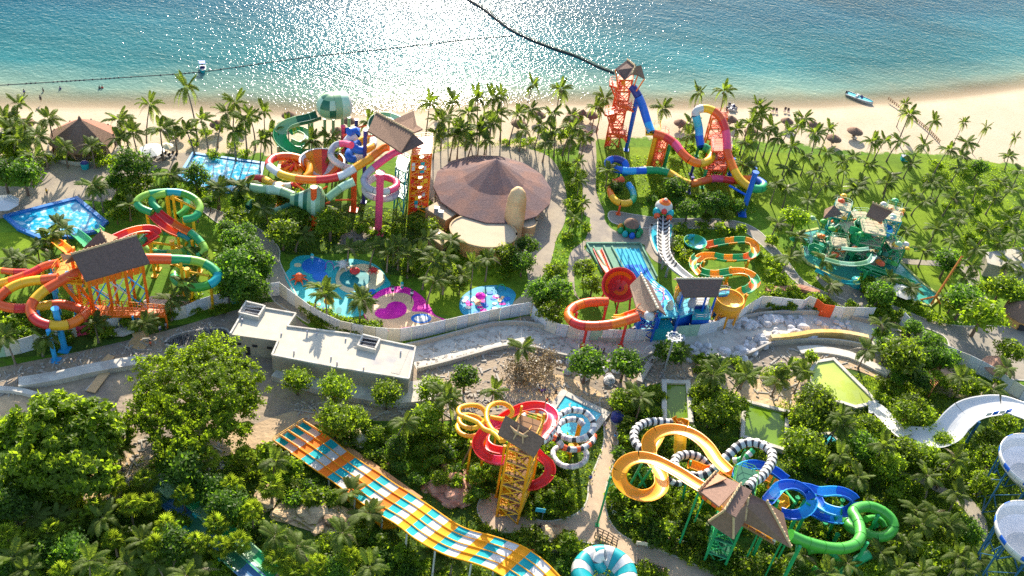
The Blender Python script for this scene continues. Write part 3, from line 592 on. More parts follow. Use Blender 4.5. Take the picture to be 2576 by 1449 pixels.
# horizontal funnel
fa, fb = W(*vp('c6', 260, 540), 6), W(*vp('c6', 500, 555), 6); ax = (fb - fa).normalized(); Lf = (fb - fa).length * 1.1
q = ax.to_track_quat('Z', 'Y'); RAD = [1.1, 1.35, 1.7, 2.1, 2.6, 3.1, 3.4, 3.0, 1.4]
for i in range(8):
    mb = MB(); n = 20; vs_ = []
    for j, rr in ((i, RAD[i]), (i + 1, RAD[i+1])):
        for k in range(n):
            t = 2*math.pi*k/n; vs_.append(fa + ax * (Lf * j / 8) + q @ Vector((rr*math.cos(t), rr*math.sin(t), 0)))
    mb.add(vs_, [(k, (k+1) % n, n + (k+1) % n, n + k) for k in range(n)], True); mb.build('funnel_panel', K(['sage','darkgreen','mint','darkgreen','sage','mint','sage','sage'][i]), ST)
post(ST, 'c6', 437, 450, 440, 768, .62, K('coral')); post(ST, 'c6', 738, 310, 736, 620, .62, K('coral')); post(ST, 'c6', 935, 340, 922, 790, .78, K('pink')); post(ST, 'c6', 175, 425, 182, 600, .7, K('amber'))
post(ST, 'c6', 672, 10, 678, 300, .42, K('navy')); post(ST, 'c6', 812, 20, 812, 560, .42, K('navy')); post(ST, 'c6', 755, -60, 752, 250, .4, K('navy')); post(ST, 'c6', 652, -10, 655, 300, .45, K('pink'))
for a, b_ in (((280,410,11),(430,520,7.5)), ((540,440,9),(440,500,7.5)), ((600,545,9),(740,540,8)), ((440,600,6),(560,560,7)), ((655,60,18),(750,20,19.5)), ((812,60,18),(900,60,18)), ((755,0,19.5),(835,-20,20.5))):
    p, q_ = T('c6', [a, b_]); MB().bar(p, q_, .2).build('support_arm', K('coral'), ST)
# teal braces between
for a, b_ in (((250,520,6),(310,610,0)), ((380,620,5),(430,740,0)), ((60,480,6),(20,590,0)), ((20,440,7),(20,600,0))):
    p, q_ = T('c6', [a, b_]); MB().bar(p, q_, .22).build('support_strut', K('sage'), ST)

# ---------------------------------------------------------------- green bulb slide on the beach side
c_ = W(*vp('c2', 560, 1090)); GS_ = thing('sphere_slide', 'green chequered sphere slide with a spiral flume on the beach side of the star roof', 'water slide', (c_.x, c_.y, 0))
sc = W(*vp('c2', 560, 800), 12.8); rs = 3.1; ns, nr = 8, 4
for i in range(nr):
    for k in range(ns):
        mb = MB(); p0, p1 = R(-70 + i * 40), R(-70 + (i+1) * 40); prof = [(rs*math.cos(p0 + (p1-p0)*t/4), rs*math.sin(p0 + (p1-p0)*t/4)) for t in range(5)]
        mb.rev(sc, prof, 4, a0=2*math.pi*k/ns + .2, a1=2*math.pi*(k+1)/ns + .2); mb.build('sphere_panel', K(['sage','darkgreen','mint'][(i + k) % 3] if (i + k) % 2 else ['mint','sage'][k % 2]), GS_)
hc = W(*vp('c2', 665, 790), 12.8); hd = (hc - sc).normalized(); qh = hd.to_track_quat('Z', 'Y')
for j, (cc, z0, z1, r0, r1_) in enumerate((('sage', .6, 2.2, 3.12, 3.08), ('mint', 2.2, 3.9, 3.08, 2.85), ('offwhite', 3.9, 4.6, 2.85, 2.1))):
    mb = MB(); n = 24; vs_ = []
    for z_, rr in ((z0, r0), (z1, r1_)):
        for k in range(n): t = 2*math.pi*k/n; vs_.append(sc + hd * z_ + qh @ Vector((rr*math.cos(t), rr*math.sin(t), 0)))
    mb.add(vs_, [(k, (k+1) % n, n + (k+1) % n, n + k) for k in range(n)] + ([tuple(range(n, 2*n))] if j == 2 else []), True); mb.build('sphere_hood', K(cc), GS_)
flume(GS_, T('c2', [(470,860,14.5),(400,885,14),(310,905,13.5),(230,935,12.8),(185,985,12),(185,1045,11),(230,1100,10),(300,1140,9.2),(400,1155,8.6),(500,1155,8),(560,1165,7.4)]), -30, ['darkgreen','sage','green','green','darkgreen','green','mint','darkgreen'], 'open', seg=4.5, posts=12, pmat=K('sage'))
flume(GS_, T('c2', [(250,1060,7),(330,1090,6.5),(400,1050,6),(390,1000,5.6),(320,970,5.2),(260,990,4.8)]), -20, ['sage','green','mint'], 'open')
flume(GS_, T('c2', [(900,1010,15),(880,950,15.4),(900,890,16),(960,865,16.4),(1040,880,16.6),(1080,910,16.6)]), -22, ['mint','darkgreen','sage'], 'open')
for x, y0, y1 in ((425,900,1130),(520,900,1130),(583,905,1140),(650,880,1120),(700,890,1090),(190,1080,1200)):
    post(GS_, 'c2', x, y0, x, y1, .35, K('sage'))

HS = 1.0
# ---------------------------------------------------------------- round building with the low brown roof
rc = W(1240, 472, 4.2); RB = thing('round_building', 'round building under a wide low brown faceted roof, in the middle of the paved plaza', 'building', (rc.x, rc.y, 0))
rx, ry = 13.4, 13.4; NF = 14; ap = W(1250, 400, 9.8)
def rp(i, s=1.0, z=4.2): t = 2*math.pi*(i+.5)/NF; return Vector((rc.x + rx*s*math.cos(t), rc.y + ry*s*math.sin(t), z))
for i in range(NF):
    a, b_ = rp(i), rp(i+1); a2, b2 = rp(i, .55, 7.3), rp(i+1, .55, 7.3)
    a2 = a.lerp(ap, .48) ; b2 = b_.lerp(ap, .48); a2.z = b2.z = 5.9
    roof_plane(RB, [a, b_, b2, a2], M_thatch2, .3, name='roof_panel'); roof_plane(RB, [a2, b2, ap], M_thatch2, .3, name='roof_panel')
MB().prism([rp(i, .86) for i in range(NF)], 0, 4.3).build('wall', mat('ochre_wall', (.50,.30,.14), rough=.85), RB)
for i in range(NF): mb = MB(); p = rp(i, .95, 0); mb.bar(p, p + Z*4.1, .16, n=6); mb.build('column', M_conc, RB)
M_tan = mat('tan_render', (.62,.42,.22), rough=.8, var=.15, scale=.6, bump=.3, bscale=2, col2=(.50,.26,.10), c2scale=.18)
M_roofb = mat('beige_roof', (.50,.40,.27), rough=.9, var=.08, scale=.4, col2=(.52,.40,.27), c2scale=.08)
dc = W(1288, 590, 0); dm = MB(); hgt = 9.6
dm.rev((dc.x, dc.y, 0), [(2.2,0),(2.2,3),(2.15,7),(2.0,9.6),(1.6,11.2),(.9,12.1),(.05,12.4)], 28); dm.build('rounded_tower', M_tan, RB)
def drum(pc, rx_, ry_, h, m_wall, m_roof, rot=0, name='annex'):
    n = 36; P = []
    for i in range(n):
        t = 2*math.pi*i/n; x, y = rx_*math.cos(t), ry_*math.sin(t); P.append(Vector((pc.x + x*math.cos(rot) - y*math.sin(rot), pc.y + x*math.sin(rot) + y*math.cos(rot), 0)))
    MB().prism(P, 0, h).build(name + '_wall', m_wall, RB); c = Vector((pc.x, pc.y, 0))
    MB().prism([c + (p - c) * 1.03 for p in P], h, h + .25).build(name + '_roof', m_roof, RB)
    mb = MB(); vs_, fs_ = sweep([c + (p - c) * 1.03 + Z*(h+.25) for p in P + P[:2]], [(-.15,0),(-.15,.25),(.15,.25),(.15,0)][::-1], False); mb.add(vs_, fs_); mb.build(name + '_parapet', M_trim, RB)
M_ochre = mat('ochre_wall', (.50,.30,.14))
drum(W(1216, 580, 4), 6.9, 5.4, 3.6, mat('orange_render', (.62,.34,.12), rough=.85, var=.2, scale=.8), M_roofb)
drum(W(1328, 556, 3), 1.9, 2.6, 2.8, M_ochre, M_roofb)
q = [W(*vp('c6', x, y), 3.2) for x, y in ((1280,612),(1375,558),(1548,628),(1430,700))]; MB().prism(q, 0, 3.2).build('annex_wall', M_ochre, RB); c0 = centre(q); MB().prism([c0 + (p-c0)*1.03 for p in q], 3.2, 3.4).build('annex_roof', M_roofb, RB)
for k in range(2): u = W(*vp('c6', 1365 + 30*k, 615 + 28*k), 3.9); MB().box(u, (1.1,.9,1.1)).build('rooftop_unit', M_steel, RB)
q = [W(*vp('c6', x, y), 2.8) for x, y in ((1290,812),(1370,762),(1490,838),(1402,892))]; c0 = centre(q); HT = thing('kiosk', 'small square flat-roofed kiosk among bushes beside the orange drum', 'kiosk', (c0.x, c0.y, 0))
MB().prism([c0 + (p-c0)*.9 for p in q], 0, 2.8).build('wall', M_ochre, HT); MB().prism(q, 2.8, 3.05).build('roof', M_roofb, HT)
for k in range(3): u = W(*vp('c6', 1385 + 14*k, 800 + 20*k), 3.3); MB().box(u, (.5,.4,.5)).build('rooftop_unit', M_steel, HT)

# ---------------------------------------------------------------- children's splash pads
def pad(label, f, pts, m, z=.12, parent=None, name='play_surface', rel=0):
    P = smooth(T(f, pts), 5, True); c = centre(P)
    if parent is None: EXC.append([(p.x, p.y) for p in P]); parent = thing('splash_pad', label, 'splash pad', (c.x, c.y, 0))
    MB().prism(P, 0, z).build(name, m, parent); return parent
def flat(name, c): return mat(name, c, rough=.6, spec=.25, var=.10, scale=.7, col2=tuple(q*.8 for q in c), c2scale=.3, bump=.05)
F_teal = flat('floor_teal', (.02,.40,.40)); F_blue = flat('floor_blue', (.01,.16,.55)); F_cream = flat('floor_cream', (.68,.58,.33)); F_dteal = flat('floor_pool_teal', (.01,.24,.24))
F_pink = flat('floor_pink', (.88,.015,.40)); F_peach = flat('floor_peach', (.80,.50,.28)); F_mag = flat('floor_magenta', (.68,.0,.34))
SP = pad('teal splash pad with a sandy ring round a dark teal pool', 'c6', [(262,1015),(320,970),(420,965),(520,995),(620,1005),(720,990),(850,1012),(935,1060),(985,1130),(1015,1190),(930,1230),(840,1290),(815,1400),(760,1425),(640,1430),(480,1410),(370,1360),(300,1270),(232,1160),(222,1100),(255,1060)], F_teal, .1)
def ell(f, cx, cy, ax_, ay_, n=16, rot=0): return [(cx + ax_*math.cos(2*math.pi*i/n)*math.cos(rot) - ay_*math.sin(2*math.pi*i/n)*math.sin(rot), cy + ax_*math.cos(2*math.pi*i/n)*math.sin(rot) + ay_*math.sin(2*math.pi*i/n)*math.cos(rot)) for i in range(n)]
pad('', 'c6', ell('c6', 440, 1045, 95, 62), F_blue, .14, SP, 'blue_patch'); pad('', 'c6', ell('c6', 485, 1120, 60, 40), F_blue, .135, SP, 'blue_patch')
pad('', 'c6', [(620,1080),(660,1050),(720,1040),(820,1030),(910,1060),(965,1110),(965,1170),(900,1220),(800,1250),(700,1250),(630,1210),(600,1150)], F_cream, .16, SP, 'sandy_ring')
pad('', 'c6', ell('c6', 745, 1142, 115, 70), F_dteal, .20, SP, 'teal_pool'); pad('', 'c6', ell('c6', 315, 1038, 28, 15), F_cream, .15, SP, 'sandy_patch'); pad('', 'c6', ell('c6', 875, 1238, 28, 18), F_blue, .18, SP, 'blue_patch')
r_ = random.Random(5); 
for k in range(14):
    x, y = r_.uniform(340, 800), r_.uniform(1290, 1410); pad('', 'c6', ell('c6', x, y, r_.uniform(10, 24), r_.uniform(8, 26), 9), r_.choice([F_cream, F_blue, flat('floor_white', (.7,.7,.66)), flat('floor_white', (.7,.7,.66)), F_dteal]), .13 + .004*k, SP, 'painted_patch')
PP = pad('bright pink splash pad with a peach surround and figure-eight magenta pool', 'b3', [(1015,180),(1060,130),(1130,70),(1220,42),(1330,45),(1430,100),(1500,180),(1545,255),(1640,300),(1500,335),(1330,350),(1180,378),(1070,340),(1010,260)], F_pink, .1)
pad('', 'b3', [(1018,190),(1080,150),(1160,105),(1260,88),(1350,105),(1385,160),(1370,225),(1450,232),(1520,255),(1600,300),(1480,330),(1330,345),(1190,370),(1080,330),(1015,260)], F_peach, .15, PP, 'peach_surround')
pad('', 'b3', [(1090,240),(1120,210),(1170,205),(1190,175),(1240,155),(1300,165),(1330,200),(1320,245),(1270,275),(1215,285),(1150,285),(1105,268)], F_mag, .2, PP, 'magenta_pool'); pad('', 'b3', ell('b3', 1440, 283, 78, 36), F_blue, .2, PP, 'blue_pool'); pad('', 'b3', ell('b3', 1440, 286, 55, 22), flat('floor_white', (.7,.7,.66)), .23, PP, 'white_patch')
BP = pad('small blue and white splash pad with confetti-coloured patches behind the hoarding', 'c6', [(1535,1330),(1560,1270),(1640,1215),(1720,1195),(1830,1190),(1920,1215),(1960,1260),(1940,1320),(1900,1390),(1810,1420),(1700,1440),(1600,1425),(1548,1390)], flat('floor_cyan', (.02,.30,.48)), .1)
for k in range(40):
    a = r_.uniform(0, 6.28); d = math.sqrt(r_.random()); x, y = 1740 + 175*d*math.cos(a), 1318 + 92*d*math.sin(a)
    pad('', 'c6', ell('c6', x, y, r_.uniform(12, 30), r_.uniform(7, 16), 8), r_.choice([flat('floor_white', (.7,.7,.66)), flat('floor_white', (.7,.7,.66)), F_pink, F_peach, F_blue, F_mag, F_dteal]), .13 + .003*k, BP, 'painted_patch')
def spray(label, f, x, y, c, kind='arch', h=2.6):
    p = W(*vp(f, x, y)); t = thing('spray_toy', label, 'spray toy', (p.x, p.y, .15))
    if kind == 'arch':
        P = [p + Vector((1.1*math.cos(a), 0, .15 + h*math.sin(a))) for a in [math.pi*i/8 for i in range(9)]]; mb = MB()
        for a, b_ in zip(P, P[1:]): mb.bar(a, b_, .12, n=6)
        mb.build('arch', K(c), t)
    elif kind == 'mushroom':
        MB().bar(p, p + Z*h, .14, n=8).build('stem', K('white'), t); MB().rev(p, [(1.3,h-.25),(1.2,h+.1),(.8,h+.45),(.02,h+.6)], 14).build('cap', K(c), t)
    elif kind == 'octopus':
        MB().rev(p, [(1.0,.2),(1.5,.9),(1.3,1.9),(.7,2.5),(.02,2.7)], 14).build('body', K(c), t)
        for i in range(7):
            a = i*.9; mb = MB(); u = Vector((math.cos(a), math.sin(a), 0)); mb.bar(p + u*1.0 + Z*.8, p + u*2.0 + Z*.9, .35, .28); mb.bar(p + u*2.0 + Z*.9, p + u*2.9 + Z*.2, .28, .12); mb.build('tentacle', K(c), t)
    else:
        MB().bar(p, p + Z*h, .10, n=6).build('pole', K(c), t)
        for k in range(3): MB().rev(p + Z*(h - .7*k), [(.45,-.1),(.3,.12),(.02,.2)], 8).build('nozzle_disc', K('white' if k % 2 else c), t)
    t.scale = (.62,.62,.62) if kind == 'octopus' else (.8,.8,.8)
    return t
spray('orange octopus spray toy crouching on the teal splash pad', 'c6', 325, 1150, 'coral', 'octopus'); spray('red spray toy ring standing in the dark teal pool', 'c6', 745, 1110, 'red', 'mushroom', 1.5)
spray('white spray figure standing at the seaward edge of the teal pad', 'c6', 655, 1050, 'white', 'octopus'); spray('small red starfish spray toy on the sandy ring', 'c6', 885, 1085, 'red', 'octopus').scale = (.4,.4,.4)
spray('violet spray arch between the blue patch and the sandy ring', 'c6', 555, 1070, 'violet'); spray('teal spray pole on the blue patch of the splash pad', 'c6', 425, 1030, 'teal', 'pole', 3.2)
spray('black spray pole standing beside the magenta pool', 'b3', 1220, 140, 'black', 'pole', 4.5); spray('teal spray pole at the seaward edge of the pink pad', 'b3', 1293, 60, 'teal', 'pole', 2.2); spray('dark spray pole on the peach surround near the blue oval', 'b3', 1365, 160, 'black', 'pole', 4)
spray('yellow spray mushroom at the edge of the teal pad by the palm', 'c6', 550, 1340, 'yellow', 'mushroom', 1.6); spray('blue spray mushroom close to the palm on the splash pad', 'c6', 740, 1290, 'sky', 'mushroom', 1.4)
spray('teal spray arch on the confetti-coloured splash pad', 'c6', 1850, 1220, 'green', 'arch', 1.6); spray('magenta spray mushroom on the confetti-coloured splash pad', 'c6', 1690, 1300, 'magenta', 'mushroom', 1.5)

# ---------------------------------------------------------------- unfinished flat-roofed concrete building
hb = 4.6; Aw = T('b3', [(0,402),(118,200),(235,205),(495,250),(430,345),(362,452)], hb); Bw = T('b3', [(314,562),(362,452),(430,345),(890,402),(1395,502),(1345,742),(800,655)], hb); c_ = centre(Bw)
CB = thing('concrete_building', 'unfinished pale concrete building with an L-shaped stained flat roof on the construction site', 'building', (c_.x, c_.y, 0))
M_wallc = mat('raw_render', (.40,.37,.28), rough=.9, var=.14, scale=.5, col2=(.30,.28,.22), c2scale=.25)
M_roofc = mat('stained_roof', (.50,.45,.35), rough=.9, var=.10, scale=.6, col2=(.36,.34,.32), c2scale=.14, thr=(.56,.68), bump=.1)
MB().prism(Aw, 0, hb).build('wall', M_wallc, CB); MB().prism(Bw, 0, hb - .01).build('wall', M_wallc, CB)
for P in (Aw, Bw): MB().prism(P, hb + .0, hb + .12 + (.004 if P is Aw else 0)).build('roof', M_roofc, CB)
for P in (Aw, Bw):
    for a, b_ in zip(P, P[1:] + P[:1]):
        if (a is Aw[4] or a is Aw[5] or a is Bw[1]) : continue
        mb = MB(); d = (b_-a); mb.box(((a+b_)/2) + Z*.28, (d.length, .3, .34), math.atan2(d.y, d.x)); mb.build('parapet', M_concw, CB)
for f_, x, y, w, h_ in (('b3', 165, 232, 3.6, 3.2), ('b3', 1045, 480, 3.2, 3.0)):
    p = W(*vp(f_, x, y), hb + .1)
    for k, (dx, dy, sx, sy) in enumerate(((0, h_/2, w, .3), (0, -h_/2, w, .3), (w/2, 0, .3, h_ - .32), (-w/2, 0, .3, h_ - .32))): MB().box(p + Vector((dx, dy, .45)), (sx, sy, .9), -.12).build('hatch_kerb', M_concw, CB)
    MB().box(p + Z*.06, (w - .3, h_ - .3, .1), -.12).build('hatch_opening', K('black'), CB)
    for k in range(3): MB().bar(p + Vector((-w/2, -1 + k*.9, .8)), p + Vector((w/2, -1 + k*.9, .8)), .07).build('hatch_bar', M_steel, CB)
for x, y in ((90,300),(760,580),(580,395),(650,400),(805,628),(1285,540),(870,440),(480,545),(385,400),(1005,665)):
    p = W(*vp('b3', x, y), hb + .12); MB().bar(p, p + Z*random.uniform(.4, 1.1), .16).build('pipe_stub', K('gray'), CB)
for x, y, w, h_ in ((60,478,.9,.6),(180,498,.9,.6),(290,518,.9,.6),(120,500,.9,2.0)):
    p = W(*vp('b3', x, y), 2.6); a, b_ = Aw[5], Aw[0]; dr = (b_-a).normalized(); nn = Vector((dr.y, -dr.x, 0)); nn = nn if nn.y < 0 else -nn
    t_ = (p - a).dot(dr); p2 = a + dr * t_ + nn * .02; MB().box((p2.x, p2.y, 2.7 if h_ < 1 else 1.2), (w, .1, h_), math.atan2(dr.y, dr.x)).build('window_opening', K('black'), CB)
p = W(*vp('b3', 1283, 600), hb + .14); MB().box(p, (1.5, 6.5, .06), -.1).build('roof_patch', M_conc, CB)

# ---------------------------------------------------------------- hoarding panels round the construction site
def hoarding(label, f, pts, h=2.1, colors=None, w=2.3):
    h *= 1.38
    P = T(f, pts); Q = resample(P, w); c = centre(P); t = thing('hoarding', label, 'site hoarding', (c.x, c.y, 0), 'hoardings round the construction site')
    for i, (a, b_) in enumerate(zip(Q, Q[1:])):
        d = b_ - a; an = math.atan2(d.y, d.x); m_ = (a + b_) / 2; cc = (colors or {}).get(i, None)
        mt = K(cc) if cc else [mat('panel_white', (.66,.66,.64), rough=.5, var=.12, scale=1.5), mat('panel_grey', (.60,.61,.62), rough=.5, var=.15, scale=1.2), mat('panel_cream', (.66,.61,.50), rough=.5, var=.14)][(i * 7 + i // 3) % 3]
        lean = random.uniform(-.03, .03); mb = MB(); mb.box((m_.x, m_.y, h/2 + random.uniform(-.04, .04)), (d.length - .05, .07, h), an + lean); mb.build('hoarding_panel', mt, t)
        if i % 2 == 0: mb = MB(); mb.bar((a.x, a.y, 0), (a.x, a.y, h + .12), .06, n=4); mb.bar((a.x, a.y, h*.7), (a.x + .5, a.y + 1.0, 0), .05, n=4); mb.build('prop_post', M_steel, t)
    return t
hoarding('grey and white hoarding sweeping from the concrete building round the splash pads', 'v', [(585,765),(640,752),(703,742),(740,770),(790,808),(850,838),(930,855),(1000,860),(1060,850),(1130,833),(1200,818),(1280,800),(1335,790)], 2.4, {0:'teal',1:'mint'})
hoarding('pale hoarding below the orange tower, running to the concrete building', 'v', [(270,838),(330,815),(400,790),(450,808),(500,785),(540,772),(583,760)], 2.2, {12:'mint',13:'mint'})
hoarding('cream and green hoarding among palms near the orange tubes', 'v', [(-60,905),(0,900),(60,888),(120,868),(180,850),(230,838)], 2.4, {8:'mint',9:'mint',0:'mint',1:'mint',7:'pink'})
hoarding('long curved white hoarding in front of the red funnel slide', 'v', [(1336,798),(1360,825),(1400,845),(1460,856),(1540,860),(1600,858),(1700,850),(1760,845),(1800,835)], 2.3, {6:'mint',14:'mint',15:'mint',20:'cream',37:'pink',38:'pink'})
hoarding('cream hoarding with red panels behind the grey boulders', 'v', [(1800,835),(1850,815),(1885,788),(1911,775),(1965,781),(2010,787),(2032,772),(2055,796),(2110,804),(2190,805)], 2.5, {12:'coral',13:'coral',21:'coral',22:'coral'})
hoarding('cream and red hoarding curving down beside the paved forecourt', 'v', [(2262,815),(2290,845),(2330,875),(2380,905),(2430,925),(2480,950),(2530,985),(2590,1020)], 2.4, {16:'coral',17:'coral',18:'coral'})

# ---------------------------------------------------------------- dry lazy-river channel and low walls
_cz = [0]
def chan(f, pts, w, h=1.0, th=.4, name='channel', floor=M_concw):
    _cz[0] += .035
    P = resample(smooth(T(f, pts), 5), 2.5); o = MB(); vs_, fs_ = sweep([p + Z*(.10 + _cz[0]) for p in P], [(-w/2, 0), (w/2, 0)][::-1], False); o.add(vs_, fs_); o = tag(o.build('channel_floor', floor), kind='structure')
    for sg in (-1, 1):
        mb = MB(); e = sg * w/2; vs_, fs_ = sweep(P, [(e-th/2,0),(e-th/2,h),(e+th/2,h),(e+th/2,0)][::-1], False); mb.add(vs_, fs_); mb.build('channel_wall', M_conc, o)
chan('v', [(1035,905),(1100,890),(1180,868),(1260,848),(1340,850),(1420,872),(1500,885),(1570,890),(1620,862)], 6.5, 1.1, floor=M_concw)
chan('v', [(1600,880),(1660,855),(1730,862),(1800,872),(1850,862),(1900,838),(1980,828),(2080,828),(2180,845),(2250,872)], 8.5, 1.2)
def lowwall(label, f, pts, w, h, m=M_concw, name='retaining_wall'):
    P = resample(smooth(T(f, pts), 5), 2.0); c = centre(P); mb = MB(); vs_, fs_ = sweep(P, [(-w/2,0),(-w/2,h),(w/2,h),(w/2,0)][::-1], False); mb.add(vs_, fs_)
    mb.add([tuple(v) for v in vs_[:4]], [(0,1,2,3)]); mb.add([tuple(v) for v in vs_[-4:]], [(3,2,1,0)]); o = mb.build(name, m)
    return tag(o, label, 'wall')
lowwall('wide pale concrete walkway wall on the inland side of the concrete building', 'v', [(700,935),(800,965),(900,988),(1000,1000),(1090,990)], 5.0, 1.3)
lowwall('long low concrete kerb wall across the bare earth near the bushy trees', 'v', [(50,972),(140,958),(220,940),(300,925),(370,915)], 2.2, 1.2)
lowwall('round pale concrete slab edge at the margin of the building ground', 'v', [(-60,985),(20,985),(80,995),(112,1010)], 1.0, .8)
ob = lowwall('orange-painted retaining wall along the dry channel', 'n1', [(520,600),(620,595),(740,580),(850,560),(960,555),(1080,560),(1180,575),(1300,600)], 1.0, 2.0, mat('ochre_render', (.66,.40,.12), rough=.8, var=.25, scale=1.2, col2=(.62,.52,.34), c2scale=.12))
lowwall('curved pale footbridge kerb above the green pond', 'n1', [(760,670),(900,660),(1050,680),(1180,710),(1330,780),(1480,860)], 2.0, .6)
chan('b8', [(640,560),(720,600),(800,640)], 3, .7)
lowwall('grey gangway ramp lying near the small trees by the channel', 'b8', [(1035,635),(1000,690),(955,775)], 1.2, .9, M_conc, 'gangway')
# rows of grey boulders
def rock_mesh(seed, n=2):
    rr = np.random.default_rng(seed); import bmesh
    bm = bmesh.new(); bmesh.ops.create_icosphere(bm, subdivisions=n, radius=1); ph = rr.uniform(0, 6, (6, 3)); fq = rr.uniform(1, 3.2, 6)
    for v in bm.verts:
        d = sum(math.sin(fq[i] * (v.co.x*ph[i][0] + v.co.y*ph[i][1] + v.co.z*ph[i][2])*.5 + i) for i in range(6)) * .07; v.co *= 1 + d; v.co.z *= .75
    me = bpy.data.meshes.new('boulder'); bm.to_mesh(me); bm.free(); me.materials.append(M_rockg); return me
RM = [rock_mesh(i) for i in range(6)]
_rk = []
def boulders(line, f, n, spread, smin, smax, where, z=0):
    P = T(f, line); L_ = resample(P, .5)
    for i in range(n):
        p = L_[int((i + .5) / n * (len(L_) - 1))] + Vector((random.gauss(0, spread), random.gauss(0, spread), 0)); s = random.uniform(smin, smax) * .80
        o = bpy.data.objects.new('boulder', random.choice(RM)); col.objects.link(o); o.location = (p.x, p.y, s*.35); o.scale = (s, s*random.uniform(.7, 1.1), s*random.uniform(.7, 1.2)); o.rotation_euler = (0, 0, random.uniform(0, 6)); _rk.append((o, where))
boulders([(30,440),(130,470),(230,440),(330,470),(420,430),(520,410),(620,400),(700,440),(820,460)], 'n1', 60, .8, .7, 1.6, 'heaped beyond the dry channel bend')
boulders([(900,450),(1050,460),(1200,480)], 'n1', 18, .7, .6, 1.2, 'lining the seaward edge of the dry channel')
boulders([(240,740),(330,660),(420,620),(480,590),(560,560),(700,545),(850,540)], 'n1', 55, 1.0, .6, 1.5, 'piled against the orange retaining wall')
boulders([(1290,500),(1400,520),(1560,580)], 'b8', 26, 1.4, .5, 1.2, 'scattered below the channel by the small trees')
boulders([(640,680),(760,700),(400,660)], 'b8', 14, 1.4, .7, 1.5, 'lying between the two round trees')
boulders([(700,660),(820,720),(980,720)], 'b3', 12, 1.2, .4, .9, 'strewn on the earth near the walkway wall')
for o, w in _rk: tag(o, 'pale grey boulder ' + w, 'boulder', 'grey boulders ' + w)
# rock formations
def rockform(label, f, pts, h, m, seed=1, name='rock_outcrop'):
    P = smooth(T(f, pts), 3, True); c = centre(P); rr = random.Random(seed); mb = MB(); n = len(P)
    mb.prism([c + (p - c) * .93 for p in P], 0, h * .16)
    A = abs(sum(P[i].x * P[(i+1) % n].y - P[(i+1) % n].x * P[i].y for i in range(n))) / 2
    src = [[tuple(v.co) for v in RM[k].vertices] for k in range(6)]; sf = [[tuple(p.vertices) for p in RM[k].polygons] for k in range(6)]
    for i in range(int(max(14, A * .8))):
        p = rr.choice(P); d = rr.random() ** .7; q = c + (p - c) * d * .95; s_ = rr.uniform(.7, 1.9) * (1.15 - .5 * d); k = rr.randrange(6); a = rr.uniform(0, 6.28); z0 = h * (1 - d) * rr.uniform(.1, .55)
        sx, sy, sz = s_ * rr.uniform(.8, 1.4), s_ * rr.uniform(.7, 1.1), s_ * rr.uniform(.35, .7)
        mb.add([(q.x + (x*sx)*math.cos(a) - (y*sy)*math.sin(a), q.y + (x*sx)*math.sin(a) + (y*sy)*math.cos(a), z0 + z*sz) for x, y, z in src[k]], sf[k])
    o = mb.build(name, m, None, False); return tag(o, label, 'rock')
rockform('terracotta artificial rock mound beside the yellow slide tower', 'b4', [(1400,640),(1480,615),(1560,660),(1600,700),(1680,730),(1700,790),(1640,870),(1540,930),(1460,960),(1380,900),(1290,830),(1290,760),(1400,700)], 3.4, M_rockr, 3)
rockform('sand-coloured rock outcrop sprawling below the striped racer slide', 'b4', [(110,960),(230,860),(330,830),(420,870),(500,900),(520,960),(660,930),(760,1000),(820,1080),(700,1130),(560,1080),(450,1130),(330,1060),(200,1010),(90,1010)], 3.0, M_rock, 5)
rockform('small sandy rock pile among leaves on the low side of the racer', 'b4', [(0,860),(60,800),(130,800),(150,870),(100,940),(20,930)], 2.2, M_rock, 8)
rockform('cream rock pile amid shrubs at the seaward side of the racer slide', 'b4', [(680,420),(740,350),(820,330),(880,390),(860,450),(760,480)], 2.2, mat('cream_rock', (.55,.46,.31), rough=.9, var=.3, scale=1.5, bump=.7, bscale=3), 9)
rockform('low brown rock ledge in the bushes above the racer lanes', 'c6', [(600,900),(660,830),(760,770),(880,740),(860,800),(780,850),(700,880)], 1.6, mat('dark_rock', (.20,.17,.14), rough=.9, var=.3, bump=.6), 11)
lowwall('row of reddish rocks edging the lawn near the boulder hoarding', 'c8', [(-20,845),(60,850),(150,842),(240,835),(330,860),(380,880)], 1.6, .9, M_rockr, 'rock_edging')
rockform('sandy rocks edging the pathside wall near the curved white slide lane', 'n4', [(430,600),(600,540),(800,460),(1000,430),(1020,500),(900,560),(700,620),(520,640)], 1.6, M_rock, 12)
rockform('ochre rocks by the lower path edge near the green pergola tower', 'n4', [(1840,500),(1960,520),(2100,590),(2300,640),(2280,700),(2060,660),(1880,580)], 1.1, M_rock, 14)
# ---------------------------------------------------------------- rainbow slides by the beach
RBW = ['red','orange','amber','yellow','green','blue','sky','blue','green','yellow']
c_ = W(*vp('c3', 850, 1120)); RT = thing('slide_tower', 'tall coral stair tower with hat-shaped thatched roof and rainbow coloured flumes near the beach', 'water slide tower', (c_.x, c_.y, 0))
b0 = T('c3', [(700,1110,0),(800,1110,0)]); bs = [b0[0], b0[1], b0[1] + Vector((.3,4.6,0)), b0[0] + Vector((.3,4.6,0))]
tower(RT, bs, [3.2,6.4,9.6,12.8,16,19], K('coral'), K('orange'), .22, True, True, K('coral'), K('coral'))
hh = T('c3', [(782,518,23.5),(870,452,24.5),(930,500,25.4),(850,598,22.6),(905,555,24.4)])
roof_plane(RT, [hh[0], hh[3], hh[4], hh[2], hh[1]], M_slate); hq = T('c3', [(930,500,25.4),(975,492,24),(1002,588,22),(940,558,23.4),(905,555,24.4)]); roof_plane(RT, hq, M_thatch)
ridge(RT, hh[2], hh[4]); ridge(RT, hh[1], hh[2])
